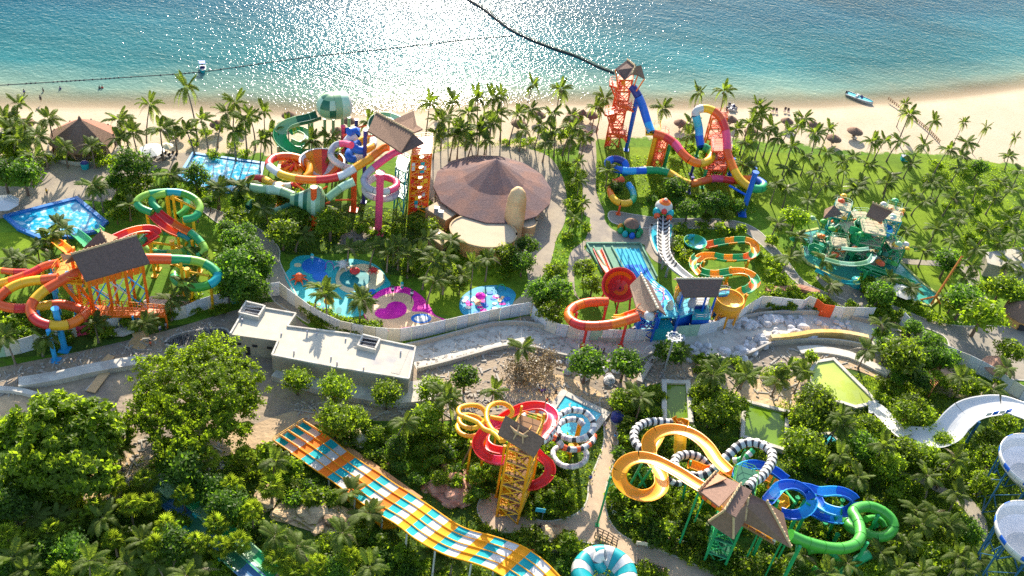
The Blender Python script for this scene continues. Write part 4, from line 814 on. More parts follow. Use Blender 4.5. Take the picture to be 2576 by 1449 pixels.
for p in (hh[0], hh[3], hq[2], hq[1]): MB().bar((p.x*.6+hh[4].x*.4, p.y*.6+hh[4].y*.4, 19), p - Z*.2, .16).build('roof_post', K('orange'), RT)
for i in range(14):
    z = 2 + i * 1.3; k = i % 4; a, b_ = bs[k], bs[(k+1) % 4]; u = (i*.37) % .7; p, q = a.lerp(b_, u), a.lerp(b_, u + .28); ou = (p - centre(bs)) * .04; ou.z = 0
    face(RT, [p + ou + Z*z, q + ou + Z*z, q + ou + Z*(z+1), p + ou + Z*(z+1)], K('coral' if i % 3 else 'amber'), 'cladding_panel', .08)
# projecting landings on the side
for zz, x0, y0, x1, y1 in ((18.4,735,640,800,660),(14.5,800,790,900,810),(11.4,700,860,790,890),(7.4,730,1000,860,1020)):
    a, b_ = T('c3', [(x0,y0,zz),(x1,y1,zz)]); q = [a, b_, b_ + Vector((0,2.6,0)), a + Vector((0,2.6,0))]; MB().slab(q, .5).build('landing', K('coral'), RT); railing(RT, q + q[:1], K('coral'), 1.2)
for a, b_ in (((745,650,18.4),(800,790,14.5)), ((810,800,14.5),(920,840,13)), ((900,820,13),(720,870,11.4)), ((720,880,11.4),(760,1010,7.4)), ((760,1010,7.4),(870,1050,5)), ((840,1040,7.4),(880,1090,0))):
    p, q = T('c3', [a, b_]); s = Vector((0,1.3,0)); MB().slab([p, q, q + s, p + s], .35).build('stair_flight', K('coral'), RT)
    for e in (Vector((0,0,0)), s): MB().bar(p + e + Z*1.0, q + e + Z*1.0, .10, n=4).build('stair_rail', K('coral'), RT)
flume(RT, T('c3', [(905,650,19),(950,720,17.5),(985,800,15),(1010,880,12.8),(1030,940,11.4),(1055,1000,10.4)]), -21, ['navy','blue','blue','blue','sky','green','green','yellow'], seg=2.6, flange=False)
post(RT, 'c3', 945, 745, 862, 1135, .42, K('blue')); 
p, q = T('c3', [(940,740,16.5),(860,1132,0)]); MB().bar(p, q, .45, n=10).build('raking_strut', K('blue'), RT)
mk = T('c3', [(1010,1010,10),(1120,1010,10)]); q = [mk[0], mk[1], mk[1] + Vector((0,4,0)), mk[0] + Vector((0,4,0))]
MB().slab(q, .5).build('deck', K('yellow'), RT); railing(RT, q + q[:1], K('yellow'), 1.3)
b0 = T('c3', [(1045,1285,0),(1120,1285,0)]); tower(RT, [b0[0], b0[1], b0[1] + Vector((0,3.4,0)), b0[0] + Vector((0,3.4,0))], [3.2,6.4,9.4], K('coral'), K('orange'), .2, True, True)
post(RT, 'c3', 1050, 1030, 1025, 1275, .6, K('amber')); post(RT, 'c3', 1170, 1090, 1145, 1270, .45, K('green'))
flume(RT, T('c3', [(1070,1005,10.2),(1150,1030,10),(1230,1085,9.4),(1280,1150,8.6),(1340,1205,7.8),(1410,1232,7),(1480,1215,6.6),(1508,1165,6.6),(1470,1120,7),(1425,1105,7.6)]), -21, ['coral','red','pink','coral','orange','yellow','yellow','lime','green','blue','sky'], seg=2.7, flange=False)
flume(RT, T('c3', [(1425,1105,7.6),(1415,1040,9),(1410,970,11),(1395,900,13.5),(1385,850,15),(1420,822,15.8),(1480,822,16),(1545,855,15.6),(1590,920,14),(1615,1000,12),(1622,1080,10),(1625,1150,8.6),(1650,1220,7.4),(1690,1310,6),(1740,1375,5),(1810,1420,4.4),(1880,1425,4),(1900,1395,3.8),(1850,1360,3.6)]), -21,
      ['blue','sky','cyan','offwhite','yellow','coral','red','pink','pink','coral','orange','yellow','yellow','green','green','blue','sky','sky','blue','sky','green','lime','yellow','yellow','orange'], seg=2.7, flange=False)
flume(RT, T('c3', [(1850,1360,3.6),(1760,1350,3.4),(1680,1365,3.2),(1600,1352,3.2),(1520,1348,3.2),(1430,1370,3.2),(1350,1388,3.2),(1270,1358,3.2),(1190,1308,3.4),(1090,1285,3.6),(980,1288,3.8),(870,1290,4),(770,1272,4.2),(722,1235,4.6),(745,1205,5),(800,1202,5.2),(850,1230,4.8),(860,1275,4),(850,1310,3.4)]), -19,
      ['orange','coral','red','pink','coral','orange','yellow','yellow','green','green','blue','sky','blue','blue','navy','blue','blue','blue','green','yellow','amber','orange','coral'], seg=3.0, flange=False, posts=11, pmat=K('green'))
flume(RT, T('c7', [(835,0,3.2),(780,25,3),(742,75,2.8),(760,140,2.6),(810,178,2.4),(875,180,2.2),(915,150,2),(910,90,1.9),(880,40,1.8)]), -17, ['coral','orange','orange','yellow','yellow','green','teal','sky','sky'], seg=2.6, flange=False, posts=9, pmat=K('coral'))
b0 = T('c3', [(1450,1360,0),(1590,1360,0)]); tower(RT, [b0[0], b0[1], b0[1] + Vector((0,5.5,0)), b0[0] + Vector((0,5.5,0))], [3,6,8.5], K('coral'), K('coral'), .22, True, True, K('offwhite'))
b0 = T('c3', [(1450,1120,0),(1560,1120,0)]); tower(RT, [b0[0], b0[1], b0[1] + Vector((0,3,0)), b0[0] + Vector((0,3,0))], [3,6,9], K('orange'), K('coral'), .18, True, False)
post(RT, 'c7', 1830, -50, 1735, 270, .62, K('blue')); post(RT, 'c7', 1850, -80, 1810, -10, .5, K('blue'))
for a, b_ in (((1640,1400,4),(1780,1480,3.6)), ((1780,1480,3.6),(1850,1400,3.6))): p, q = T('c3', [a, b_]); MB().bar(p, q, .3).build('support_arm', K('blue'), RT)
for x, y in ((1350,1260),(1430,1350),(1330,1400),(1640,1260),(1390,1120)): post(RT, 'c3', x, y - 60, x, y + 60, .35, K(random.choice(['green','blue','navy'])))

# ---------------------------------------------------------------- cobra slide
c_ = W(*vp('c7', 1145, 420)); CS = thing('cobra_slide', 'black and white ribbed snake-shaped slide with a raised orange hood', 'water slide', (c_.x, c_.y, 0))
CP = resample(smooth(T('c7', [(1340,742,6),(1290,705,5.4),(1230,655,4.8),(1180,600,4.2),(1150,540,3.8),(1143,460,3.4),(1143,380,3.2),(1145,310,3.2),(1147,250,3.6)]), 6), .7); n = len(CP) - 1
for i in range(n):
    r = .80 + .42 * math.sin(min(1, i / n * 1.25) * math.pi * .62); mb = MB(); vs_, fs_ = sweep(CP[i:i+2], uprof(r, 10, .16, 0, .25), True); mb.add(vs_, fs_, True)
    mb.build('snake_rib', K('black' if i % 2 and i > n*.2 else 'offwhite'), CS)
mb = MB()
for a, b_ in zip(CP[int(n*.2):], CP[int(n*.2)+1:]): mb.bar(a - Z*.9, b_ - Z*.9, .22, n=6)
mb.build('spine', K('white'), CS)
hd = W(*vp('c7', 1147, 215), 4.2)
for i, (s, cc) in enumerate(((.74,'offwhite'),(.62,'orange'),(.44,'coral'),(.26,'cream'))):
    MB().rev(hd + Vector((0, .4, .25*i)), [(2.75*s,-.2),(2.6*s,.5),(2.0*s,1.1),(1.1*s,1.5),(.02,1.6)], 22).build('hood_shell', K(cc), CS)
for sg in (-1, 1):
    MB().rev(hd + Vector((sg*1.5, -1.0, -.6)), [(.8,-.8),(.9,.2),(.6,.8),(.02,.9)], 12).build('hood_side', K('teal'), CS); MB().rev(hd + Vector((sg*1.4, -2.0, -1.0)), [(.6,-.6),(.7,.3),(.02,.7)], 10).build('hood_cheek', K('coral'), CS)
MB().rev(hd + Vector((0, -1.6, .1)), [(.6,-.4),(.6,.3),(.02,.8)], 12).build('hood_nose', K('red'), CS)
for i in range(6): p = CP[int(n*.3) + i*int(n*.11)]; MB().bar((p.x, p.y, 0), p - Z*1.2, .3).build('support_post', K('steel') if 'steel' in PAL else M_steel, CS)
pool('small foamy landing pool round the foot of the snake slide', 'c7', [(1060,350),(1040,430),(1090,560),(1160,560),(1210,420),(1200,340)], Wpale, M_kerb, .35, .5, smoothp=True)

# ---------------------------------------------------------------- mat racer: lanes made of coloured tiles
def lanes(parent, Lp, Rp, nl, seg, colour, rail=.28, th=.12, dark=None, wall=.0, name='lane_panel', dip=.22):
    Ls, Rs = smooth(Lp, 8), smooth(Rp, 8); Ls, Rs = resample(Ls, 1.0), resample(Rs, 1.0); n = int(max(sum((b-a).length for a, b in zip(Ls, Ls[1:])), sum((b-a).length for a, b in zip(Rs, Rs[1:]))) / seg)
    sub = 3; N_ = n * sub
    def at(P, t): u = t * (len(P) - 1); i = min(len(P) - 2, int(u)); return P[i].lerp(P[i+1], u - i)
    A = [at(Ls, k / N_) for k in range(N_ + 1)]; B = [at(Rs, k / N_) for k in range(N_ + 1)]
    for l in range(nl):
        for s in range(n):
            mb = MB(); vs_ = []
            for k in range(s*sub, s*sub + sub + 1):
                for j, u in enumerate((0, .2, .5, .8, 1)):
                    p = A[k].lerp(B[k], (l + u * .94 + .03) / nl); p = p - Z * (0 if j in (0, 4) else dip if j == 2 else dip * .85); vs_.append(p)
            m_ = len(vs_); vs_ += [p - Z*th for p in vs_]; fs_ = []
            for k in range(sub):
                for j in range(4): q = (k*5 + j, (k+1)*5 + j, (k+1)*5 + j + 1, k*5 + j + 1); fs_ += [q[::-1] , tuple(x + m_ for x in q)]
            mb.add(vs_, fs_); mb.build(name, colour(l, s, n), parent)
    for l in range(nl + 1):
        mb = MB(); P = [A[k].lerp(B[k], l / nl) for k in range(N_ + 1)]; vs_, fs_ = sweep(P, [(-.07,-.15),(-.07,rail),(.07,rail),(.07,-.15)][::-1], False); mb.add(vs_, fs_); mb.build('lane_divider', dark or K('white'), parent)
    return A, B
c_ = W(*vp('c7', 1000, 800)); MR = thing('racer_slide', 'blue and white multi-lane slide running out into a pale blue basin beside the red funnel', 'water slide', (c_.x, c_.y, 0))
def mrc(l, s, n):
    t = s / n
    if t < .2: return KM('cyan')
    if t < .45: return KM('blue') if (l*3 + s) % 5 else KM('sky')
    if t < .64: return KM('white') if (l + s) % 3 else KM('cyan')
    if t < .86: return KM('blue') if l % 2 or (s % 3 == 0) else KM('white')
    return KM('cyan')
lanes(MR, T('c7', [(765,520,.4),(800,600,.5),(850,690,.8),(930,770,1.8),(1010,840,3.6),(1060,900,5.4),(1075,955,6.6)]), T('c7', [(955,520,.4),(995,610,.5),(1040,705,.8),(1085,775,1.8),(1160,830,3.6),(1210,895,5.4),(1225,955,6.6)]), 6, 1.1, mrc, rail=.05, dark=KM('cyan'))
o = MB().sheet(smooth(T('c7', [(560,492),(965,492),(1000,560),(1095,750),(1060,750),(1010,700),(860,690),(770,700),(690,700),(620,600)]), 2, True), .16).build('basin_floor', mat('green_render', (.16,.30,.20), rough=.8, var=.15), MR)
for a, b_ in (((560,494),(680,705)), ((560,494),(965,494)), ((965,494),(1092,748)), ((612,518),(720,700)), ((750,518),(845,690)), ((690,515),(770,690))):
    p, q = T('c7', [a, b_]); mb = MB(); d = q - p; mb.box(((p+q)/2) + Z*.3, (d.length, .35, .6), math.atan2(d.y, d.x)); mb.build('basin_wall', mat('green_render', (.16,.30,.20)), MR)
qd = T('c7', [(1075,960,6.6),(1225,960,6.6),(1260,1030,6.6),(1100,1040,6.6)]); MB().slab(qd, .4).build('deck', K('cyan'), MR); railing(MR, qd + qd[:1], K('teal'), 1.1)
for p in qd: MB().bar((p.x, p.y, 0), p, .25).build('support_post', K('blue'), MR)
MB().prism([(q.x, q.y) for q in [centre(qd) + (p - centre(qd)) * .9 for p in qd]], 0, 3.2).build('plinth', K('teal'), MR)

# ---------------------------------------------------------------- red funnel
c_ = W(*vp('c7', 800, 950)); RF = thing('funnel_slide', 'big red funnel slide with orange spiral bands, fed by a curving red and orange tube', 'water slide', (c_.x, c_.y, 0))
fc = W(*vp('c7', 812, 800), 6.5); axn = Vector((-.18, -.62, .76)).normalized(); qf = axn.to_track_quat('Z', 'Y'); n = 30
RAD = [(.3,-2.6),(.8,-2.5),(1.6,-2.1),(2.4,-1.4),(2.95,-.5),(3.3,.5)]
mb = MB(); mb.rev((0,0,0), [(.02,-3.3),(1.4,-3.0),(2.6,-2.2),(3.3,-1.0),(3.55,.2),(3.4,.6)], 30); mb.v = [tuple(fc + qf @ Vector(v)) for v in mb.v]; mb.build('outer_shell', K('red'), RF)
for i in range(5):
    for half in (0, 1):
        mb = MB(); hn = n // 2; vs_ = []
        for r_i, z_i in (RAD[i], RAD[i+1]): vs_ += [fc + qf @ Vector((r_i*math.cos(2*math.pi*(k + half*hn)/n + .9), r_i*math.sin(2*math.pi*(k + half*hn)/n + .9), z_i)) for k in range(hn + 1)]
        mb.add(vs_, [(k, k+1, hn+1 + k+1, hn+1 + k) for k in range(hn)], True); mb.build('funnel_panel', K('orange' if (half == 0 and i == 3) or (half == 1 and i == 1) else 'red'), RF)
mb = MB(); P = [fc + qf @ Vector((3.38*math.cos(2*math.pi*k/n), 3.38*math.sin(2*math.pi*k/n), .55)) for k in range(n + 1)]
for k in range(n): mb.bar(P[k], P[k+1], .22, n=6)
mb.build('funnel_rim', K('red'), RF)
for k in range(0, n, 8): p = P[k]; MB().bar((p.x, p.y, 0), fc + qf @ Vector((2.3*math.cos(2*math.pi*k/n), 2.3*math.sin(2*math.pi*k/n), -1.3)), .2).build('support_post', K('red'), RF)
flume(RF, T('c7', [(960,1035,9),(900,1055,8.4),(820,1080,7.8),(730,1098,7.2),(620,1108,6.8),(510,1100,6.4),(440,1060,6),(428,1010,5.8),(470,965,5.6),(550,935,5.4),(640,925,5.2),(720,925,5)]), -24, ['coral','orange','coral','coral','red','orange'], seg=2.6, posts=8, pmat=K('red'))
lanes(RF, T('c7', [(612,532,.5),(650,620,.6),(690,690,1.0),(720,735,2.2)]), T('c7', [(675,532,.5),(705,600,.6),(738,680,1.0),(765,730,2.2)]), 1, .9, lambda l, s, n: K('orange' if s % 2 else 'coral'), dark=K('red'), rail=.4)
flume(RF, T('c7', [(940,990,8),(880,1010,7.4),(820,1030,6.8),(760,1030,6)]), -10, ['orange','yellow'], 'open', seg=2)
# leaning thatched roof and its tower
qf_ = T('c7', [(890,800,10.5),(972,716,12.4),(1100,975,12.2),(1005,1012,9.8),(935,960,10)]); c_ = W(*vp('c7', 1000, 1180)); FT = thing('slide_tower', 'blue-legged tower under a long sandy thatched roof next to the red funnel', 'water slide tower', (c_.x, c_.y, 0))
M_sand = mat('sandy_thatch', (.36,.25,.17), rough=.9, var=.35, scale=4, bump=.6, bscale=9)
roof_plane(FT, qf_, M_sand); ridge(FT, qf_[1], qf_[2], .2, K('cream')); qb = [qf_[1], qf_[2], qf_[2] + Vector((2.2, 1.6, -2.6)), qf_[1] + Vector((2.2, 1.6, -2.6))]; roof_plane(FT, qb, M_slate)
b0 = T('c7', [(925,1215,0),(1065,1215,0)]); tower(FT, [b0[0], b0[1], b0[1] + Vector((0,4,0)), b0[0] + Vector((0,4,0))], [3,6,9], K('blue'), K('cyan'), .28, True, True, K('pink'), K('blue'))
dq = T('c7', [(925,1010,9),(1070,1060,9),(1090,1000,9),(960,960,9)]); MB().slab(dq, .4).build('deck', K('offwhite'), FT); railing(FT, dq + dq[:1], K('orange'), 1.1)
MB().rev(W(*vp('c7', 1030, 1045), 9), [(.9,0),(1.0,.7),(.7,1.3),(.02,1.5)], 12).build('dome', K('white'), FT)
# dark rectangular roof, blue platform and turrets
c_ = W(*vp('c7', 1430, 1050)); DT = thing('slide_tower', 'tower with a dark rectangular thatched roof over blue water-filled decks', 'water slide tower', (c_.x, c_.y, 0))
qd = T('c7', [(1242,752,11.5),(1592,752,11.5),(1552,882,9),(1300,886,9)]); roof_plane(DT, qd, M_slate); bk = qd[0] - qd[3]; bk.z = 0; roof_plane(DT, [qd[1], qd[0], qd[0] + Vector((0,2.6,-2)), qd[1] + Vector((0,2.6,-2))], M_sand); ridge(DT, qd[0], qd[1], .16, K('cream'))
for x, y in ((1290,870),(1380,875),(1470,875),(1545,870)): p = W(*vp('c7', x, y), 8.8); MB().bar((p.x, p.y, 0), p, .22).build('roof_post', K('blue'), DT)
for pts, zz, cc in (([(1220,940),(1360,890),(1380,1000),(1240,1050)], 5, 'cyan'), ([(1370,950),(1480,950),(1500,1050),(1360,1050)], 4.6, 'teal'), ([(1390,885),(1490,885),(1480,945),(1370,945)], 6, 'offwhite'), ([(1550,830),(1640,830),(1640,860),(1560,870)], 6, 'cyan')):
    q = T('c7', [(x, y, zz) for x, y in pts]); MB().slab(q, .4).build('deck', K(cc), DT); railing(DT, q + q[:1], K('gray'), 1.0); c0 = centre(q)
    MB().prism([(c0.x + (p.x-c0.x)*.85, c0.y + (p.y-c0.y)*.85) for p in q], 0, zz - .4).build('plinth', K('blue' if cc != 'offwhite' else 'navy'), DT)
for x, y, cc in ((1245,900,'amber'),(1265,930,'gray'),(1250,860,'yellow'),(1180,1000,'cream'),(1350,960,'gray')):
    p = W(*vp('c7', x, y), 5.6); MB().rev(p, [(.7,0),(.8,1.2),(.5,1.9),(.7,2.1),(.02,3.2)], 10).build('turret', K(cc), DT)
for k in range(5): p = W(*vp('c7', 1110 + 60*k, 1050), 0); MB().bar(p, p + Z*3, .25).build('column', K('teal'), DT)
qd = T('c7', [(1090,1045,2.6),(1330,1060,2.6),(1320,990,2.6),(1100,990,2.6)]); MB().slab(qd, .3).build('deck', K('teal'), DT)

# ---------------------------------------------------------------- yellow bowl and green-yellow flume
c_ = W(*vp('c7', 1635, 1000)); YB = thing('bowl_slide', 'yellow bowl slide on legs, fed by a winding green and yellow flume', 'water slide', (c_.x, c_.y, 0))
bc = W(*vp('c7', 1637, 925), 5.2); MB().rev(bc, [(.02,-.4),(1.2,-.3),(2.2,-.05),(2.6,.35)], 30).build('bowl_floor', K('yellow'), YB)
MB().rev(bc, [(2.6,.3),(2.75,.9),(2.85,.9),(2.85,-1.4),(2.6,-2.4),(2.4,-2.4)], 30).build('bowl_wall', K('amber'), YB); MB().rev(bc, [(2.8,.85),(2.95,.9),(2.95,1.05),(2.75,1.0)], 30).build('bowl_rim', K('yellow'), YB)
for k in range(8): a = k*math.pi/4; MB().bar(bc + Vector((2.6*math.cos(a), 2.6*math.sin(a), -5.2)), bc + Vector((2.6*math.cos(a), 2.6*math.sin(a), -1.2)), .25).build('support_post', K('amber'), YB)
YG = ['amber','green','orange','green','amber','amber','green']
flume(YB, T('c7', [(1700,870,5.8),(1745,840,6),(1790,825,6),(1835,780,5.8),(1820,730,5.6),(1770,700,5.2),(1700,690,4.8),(1620,700,4.5),(1540,712,4.2),(1450,700,4.0),(1390,665,3.8),(1395,620,3.6),(1440,580,3.4),(1520,575,3.2),(1600,590,3),(1700,590,2.8),(1790,580,2.6),(1835,540,2.4),(1820,480,2.2),(1750,455,2),(1660,460,1.8),(1560,475,1.6),(1470,495,1.3)]), -22, YG, 'open', seg=2.4, posts=12, pmat=K('amber'))
flume(YB, T('c7', [(1400,700,5.5),(1370,660,5),(1365,610,4.6),(1400,570,4.2)]), -16, ['amber','green'], 'open', seg=2.2)
bb = W(*vp('c7', 1377, 495), 1.0)
for k in range(8): MB().rev(bb, [(.02,-.1),(1.4,0),(2.2,.4),(2.5,1.0),(2.6,1.0),(2.3,.3),(1.4,-.1)], 5, a0=k*math.pi/4, a1=(k+1)*math.pi/4).build('bowl_panel', K('green' if k % 2 else 'teal'), YB)
for x, y in ((1430,1085),(1640,1000)): pass
hoard = None
c_ = W(*vp('c7', 1385, 1100)); t = thing('gate_sign', 'small coral coloured archway sign standing in the white hoarding line', 'sign', (c_.x, c_.y, 0)); 
MB().box((c_.x, c_.y, 2.4), (2.6, .4, 2.0)).build('sign_board', K('coral'), t)
for sg in (-1, 1): MB().bar((c_.x + sg*1.1, c_.y, 0), (c_.x + sg*1.1, c_.y, 1.5), .14).build('post', K('coral'), t)
# floodlight mast
g = W(*vp('b8', 1135, 715)); FM = thing('light_mast', 'tall slim floodlight mast with a round crown of lamps above the dry channel', 'floodlight mast', (g.x, g.y, 0))
_, tp = post(FM, 'b8', 1215, 430, 1135, 715, .2, M_steel, 'mast')
for rr_, zz in ((.8, .2), (1.2, .5)):
    P = ring_pts((tp.x, tp.y), rr_, rr_, tp.z + zz, tp.z + zz, 1, n=16); mb = MB()
    for a, b_ in zip(P, P[1:]): mb.bar(a, b_, .09, n=5)
    mb.build('crown_ring', K('white'), FM)
for k in range(10):
    a = k * .628; mb = MB(); mb.bar(tp, tp + Vector((1.2*math.cos(a), 1.2*math.sin(a), .5)), .05, n=4); mb.build('crown_spoke', K('white'), FM); MB().box(tp + Vector((1.35*math.cos(a), 1.35*math.sin(a), .4)), (.35,.35,.22), a).build('floodlight', K('offwhite'), FM)
g = W(*vp('b8', 1010, 615)); t = thing('light_pole', 'curved white lamp frame standing in the pale channel bed', 'lamp', (g.x, g.y, 0)); P = [g + Vector((.9*math.cos(a), 0, 2.4 + 2.2*math.sin(a))) for a in [2*math.pi*i/14 for i in range(15)]]; mb = MB()
for a, b_ in zip(P, P[1:]): mb.bar(a, b_, .07, n=5)
mb.build('hoop', K('white'), t); MB().bar(g, g + Z*.4, .3).build('foot', M_conc, t)
# kiosk with round roof and bright figures
g = W(*vp('c7', 888, 400)); t = thing('kiosk', 'little round thatched kiosk ringed by bright green and blue shapes on the plaza', 'kiosk', (g.x, g.y, 0))
MB().rev(g, [(1.8,2.2),(1.4,3.0),(.02,3.7)], 12).build('roof', M_thatch, t); MB().rev(g, [(1.2,0),(1.2,2.3)], 12).build('wall', K('green'), t)
for k in range(9): a = k*.7; p = g + Vector((2.3*math.cos(a), 2.1*math.sin(a), 0)); MB().rev(p, [(.6,.1),(.75,.6),(.4,1.3),(.02,1.5)], 8).build('animal_seat', K(['green','teal','blue','green','amber'][k % 5]), t)
# ---------------------------------------------------------------- green ponds and the turquoise landing pool
def edged(label, f, pts, wm, cm, h=.8, cw=.6): return pool(label, f, pts, wm, cm, h, cw)
edged('narrow dark green pond with a teal inner edge, seaward of the big yellow loops', 'b6', [(562,5),(740,12),(762,300),(562,300)], Wgreen, M_concw, 1.0, .9)
edged('square bright green pond between the black-white tube and the palm terrace', 'b6', [(1165,150),(1490,232),(1472,520),(1150,420)], mat('pond_green', (.14,.24,.015), rough=.12, var=.25, scale=.12, spec=.4), M_concw, 1.0, .7)
edged('long pale lime-coloured pond running down to the white slide lane', 'n1', [(895,765),(1035,742),(1380,1085),(1300,1110),(1210,1128),(1060,1080),(840,935),(840,860)], Wlime, M_concw, .7, .7)
LP_ = pool('turquoise rectangular landing pool behind the black and white coils', 'b5', [(965,75),(1290,232),(1215,330),(1130,430),(960,420),(830,360),(880,200)], Wpale, M_concw, .5, 1.2)
pool('small turquoise catch pool under the white bowls, mostly hidden by palms', 'b7', [(330,390),(480,380),(560,470),(430,480)], Wpale, M_concw, .4, .6)

# ---------------------------------------------------------------- striped racer slide
c_ = W(*vp('b4', 900, 860)); RS = thing('racer_slide', 'long wide racer slide with orange, white and teal chequered lanes', 'water slide', (c_.x, c_.y, 0))
Lp = [(130,430,.8),(240,505,1.0),(350,580,1.2),(470,665,1.6),(590,745,2.0),(710,835,2.6),(830,920,3.2),(940,990,3.8),(1030,1040,4.6),(1110,1095,5.6),(1190,1160,6.6),(1330,1240,7.6),(1450,1295,8.4),(1590,1335,9.2),(1740,1385,10),(1850,1440,10.8),(2000,1545,11.6),(2100,1640,12)]
Rp = [(360,285,.8),(460,345,1.0),(570,415,1.2),(690,510,1.6),(800,590,2.0),(920,665,2.6),(1050,755,3.2),(1150,815,3.8),(1235,870,4.6),(1310,920,5.6),(1390,975,6.6),(1510,1055,7.6),(1620,1105,8.4),(1760,1140,9.2),(1890,1180,10),(2020,1230,10.8),(2170,1330,11.6),(2300,1460,12)]
pat = ['teal','white','orange','amber']
def rcol(l, s, n):
    t = s / n; k = (s + (3 - l)) % 3
    return KM((['teal','offwhite','orange'] if t < .5 else ['teal','white','amber'])[s % 3])
A_, B2 = lanes(RS, T('b4', Lp), T('b4', Rp), 4, 2.05, rcol, rail=.10, dark=KM('amber'), dip=.16)
g0 = T('b4', [(130,430,.9),(360,285,.9)]); railing(RS, g0, K('yellow'), .9, 1.2)
for i in range(5):
    a = g0[0].lerp(g0[1], i/4); b_ = A_[6].lerp(B2[6], i/4); face(RS, [a, b_, b_ + Z*.5, a + Z*.5], K('amber'), 'lane_wall')
q = T('b4', [(380,290,.0),(700,470,0),(1260,850,0),(1235,880,0)]); M_wood = mat('timber_deck', (.42,.22,.09), rough=.7, var=.2, scale=1.5)
dk = T('b4', [(390,300,.35),(560,400,.5),(720,480,.7),(900,600,1),(1080,730,1.4),(1260,855,1.8),(1230,870,1.8),(1040,750,1.4),(800,590,1),(560,412,.6),(400,320,.35)])
MB().slab(dk, .25).build('side_deck', M_wood, RS)
for k in range(10, len(A_) - 1, 9):
    for P in (A_, B2):
        if P[k].z > 1.5: mb = MB(); mb.bar((P[k].x, P[k].y, 0), P[k] - Z*.3, .16); mb.build('support_post', K('offwhite'), RS)
dk = T('b4', [(590,800,.5),(700,880,.8),(960,1090,1.2),(1060,1080,1.5),(1000,1030,1.5),(720,850,.9),(600,770,.6)]); MB().slab(dk, .3).build('side_deck', K('amber'), RS)

# ---------------------------------------------------------------- yellow stair tower with coils
c_ = W(*vp('b5', 530, 980)); YT = thing('slide_tower', 'yellow steel stair tower under a slanted brown roof with a lizard ornament', 'water slide tower', (c_.x, c_.y, 0))
b0 = T('b5', [(460,1000,0),(570,1040,0)]); u = (b0[1] - b0[0]); w_ = Vector((-u.y, u.x, 0)).normalized() * 4.6; u = u.normalized() * 3.6; bs = [b0[0], b0[0] + u, b0[0] + u + w_, b0[0] + w_]
tower(YT, bs, [2.8,5.6,8.4,11.2,14,16.8,19.5], K('amber'), mat('brown_deck', (.22,.12,.06), rough=.8), .2, True, True, K('yellow'), K('yellow'))
qd = T('b5', [(530,236,23.5),(828,412,22.5),(748,548,20.5),(473,372,21.5)]); roof_plane(YT, qd, M_thatch); 
for p in bs: MB().bar(p + Z*19.5, p + Z*21.4, .2).build('roof_post', K('amber'), YT)
gc = centre(qd) + Z*.25; nrm = (qd[1]-qd[0]).cross(qd[3]-qd[0]).normalized(); nrm = nrm if nrm.z > 0 else -nrm; ux = (qd[1]-qd[0]).normalized(); uy = nrm.cross(ux)
mb = MB(); G = lambda x, y: gc + ux*x + uy*y + nrm*.15
for a, b_, r1_, r2_ in (((-.9,0),(.5,.1),.28,.22),((.5,.1),(1.0,.4),.25,.1),((-.9,0),(-2.0,.35),.25,.05),((-.6,0),(-.9,1.1),.14,.08),((-.6,0),(-.6,-1.1),.14,.08),((.3,.1),(.7,1.1),.14,.08),((.3,.1),(.9,-.9),.14,.08)): mb.bar(G(*a), G(*b_), r1_, r2_, 8)
mb.build('lizard_ornament', mat('tan_paint', (.50,.32,.16), rough=.6), YT)
for x, y0, y1, r_p in ((370,400,665,.22),(270,440,680,.2),(480,470,850,.2),(450,400,560,.2),(745,560,790,.2),(690,720,850,.18)): post(YT, 'b5', x, y0, x - (30 if x < 400 else 20), y1, r_p, K('amber'))
p, q = T('b5', [(270,470,12),(190,630,0)]); MB().bar(p, q, .12).build('raking_strut', mat('brown_deck', (.22,.12,.06)), YT)
yc = [(500,430,18),(460,385,17.6),(420,360,17.2),(370,340,16.8),(320,290,16.4),(240,255,16),(185,230,15.6),(180,185,15.2),(240,162,14.8),(320,165,14.4),(370,200,14),(385,260,13.6),(340,310,13.2),(270,335,12.8),(200,310,12.4),(180,265,12),(210,235,11.6),(290,240,11.2),(350,275,10.8),(370,330,10.4),(330,375,10),(260,395,9.6),(190,370,9.2),(165,320,8.8),(190,290,8.4)]
flume(YT, T('b5', yc), -12, ['yellow','amber'], seg=3.0)
yc = [(520,430,18.4),(470,370,17.6),(430,345,17),(390,270,16.6),(395,190,16),(440,150,15.4),(510,145,14.8),(570,180,14.2),(580,230,13.6),(530,265,13),(470,260,12.4),(420,250,12)]
flume(YT, T('b5', yc), -12, ['amber','yellow'], seg=3.0)
rc_ = [(800,400,17),(830,350,16.6),(880,290,16),(885,220,15.4),(830,170,14.8),(740,160,14.2),(650,180,13.6),(570,220,13),(490,270,12.4),(420,310,11.8),(360,370,11.2),(320,440,10.4),(340,510,9.8),(410,560,9.2),(500,575,8.6),(580,560,8.2)]
flume(YT, T('b5', rc_), -25, ['red','red','pink'], 'open', seg=3.2, flange=False)
rc_ = [(500,500,8),(420,480,7.6),(370,430,7.2),(380,370,6.8),(440,320,6.4),(520,310,6)]
flume(YT, T('b5', rc_), -22, ['red'], 'open', seg=3.2, flange=False)
rc_ = [(720,470,9),(790,540,8.4),(850,590,7.8),(868,650,7.2),(840,710,6.6),(770,755,6),(700,765,5.4),(620,740,5)]
flume(YT, T('b5', rc_), -25, ['red','red'], 'open', seg=3.2, flange=False)
BW = ['black','white']
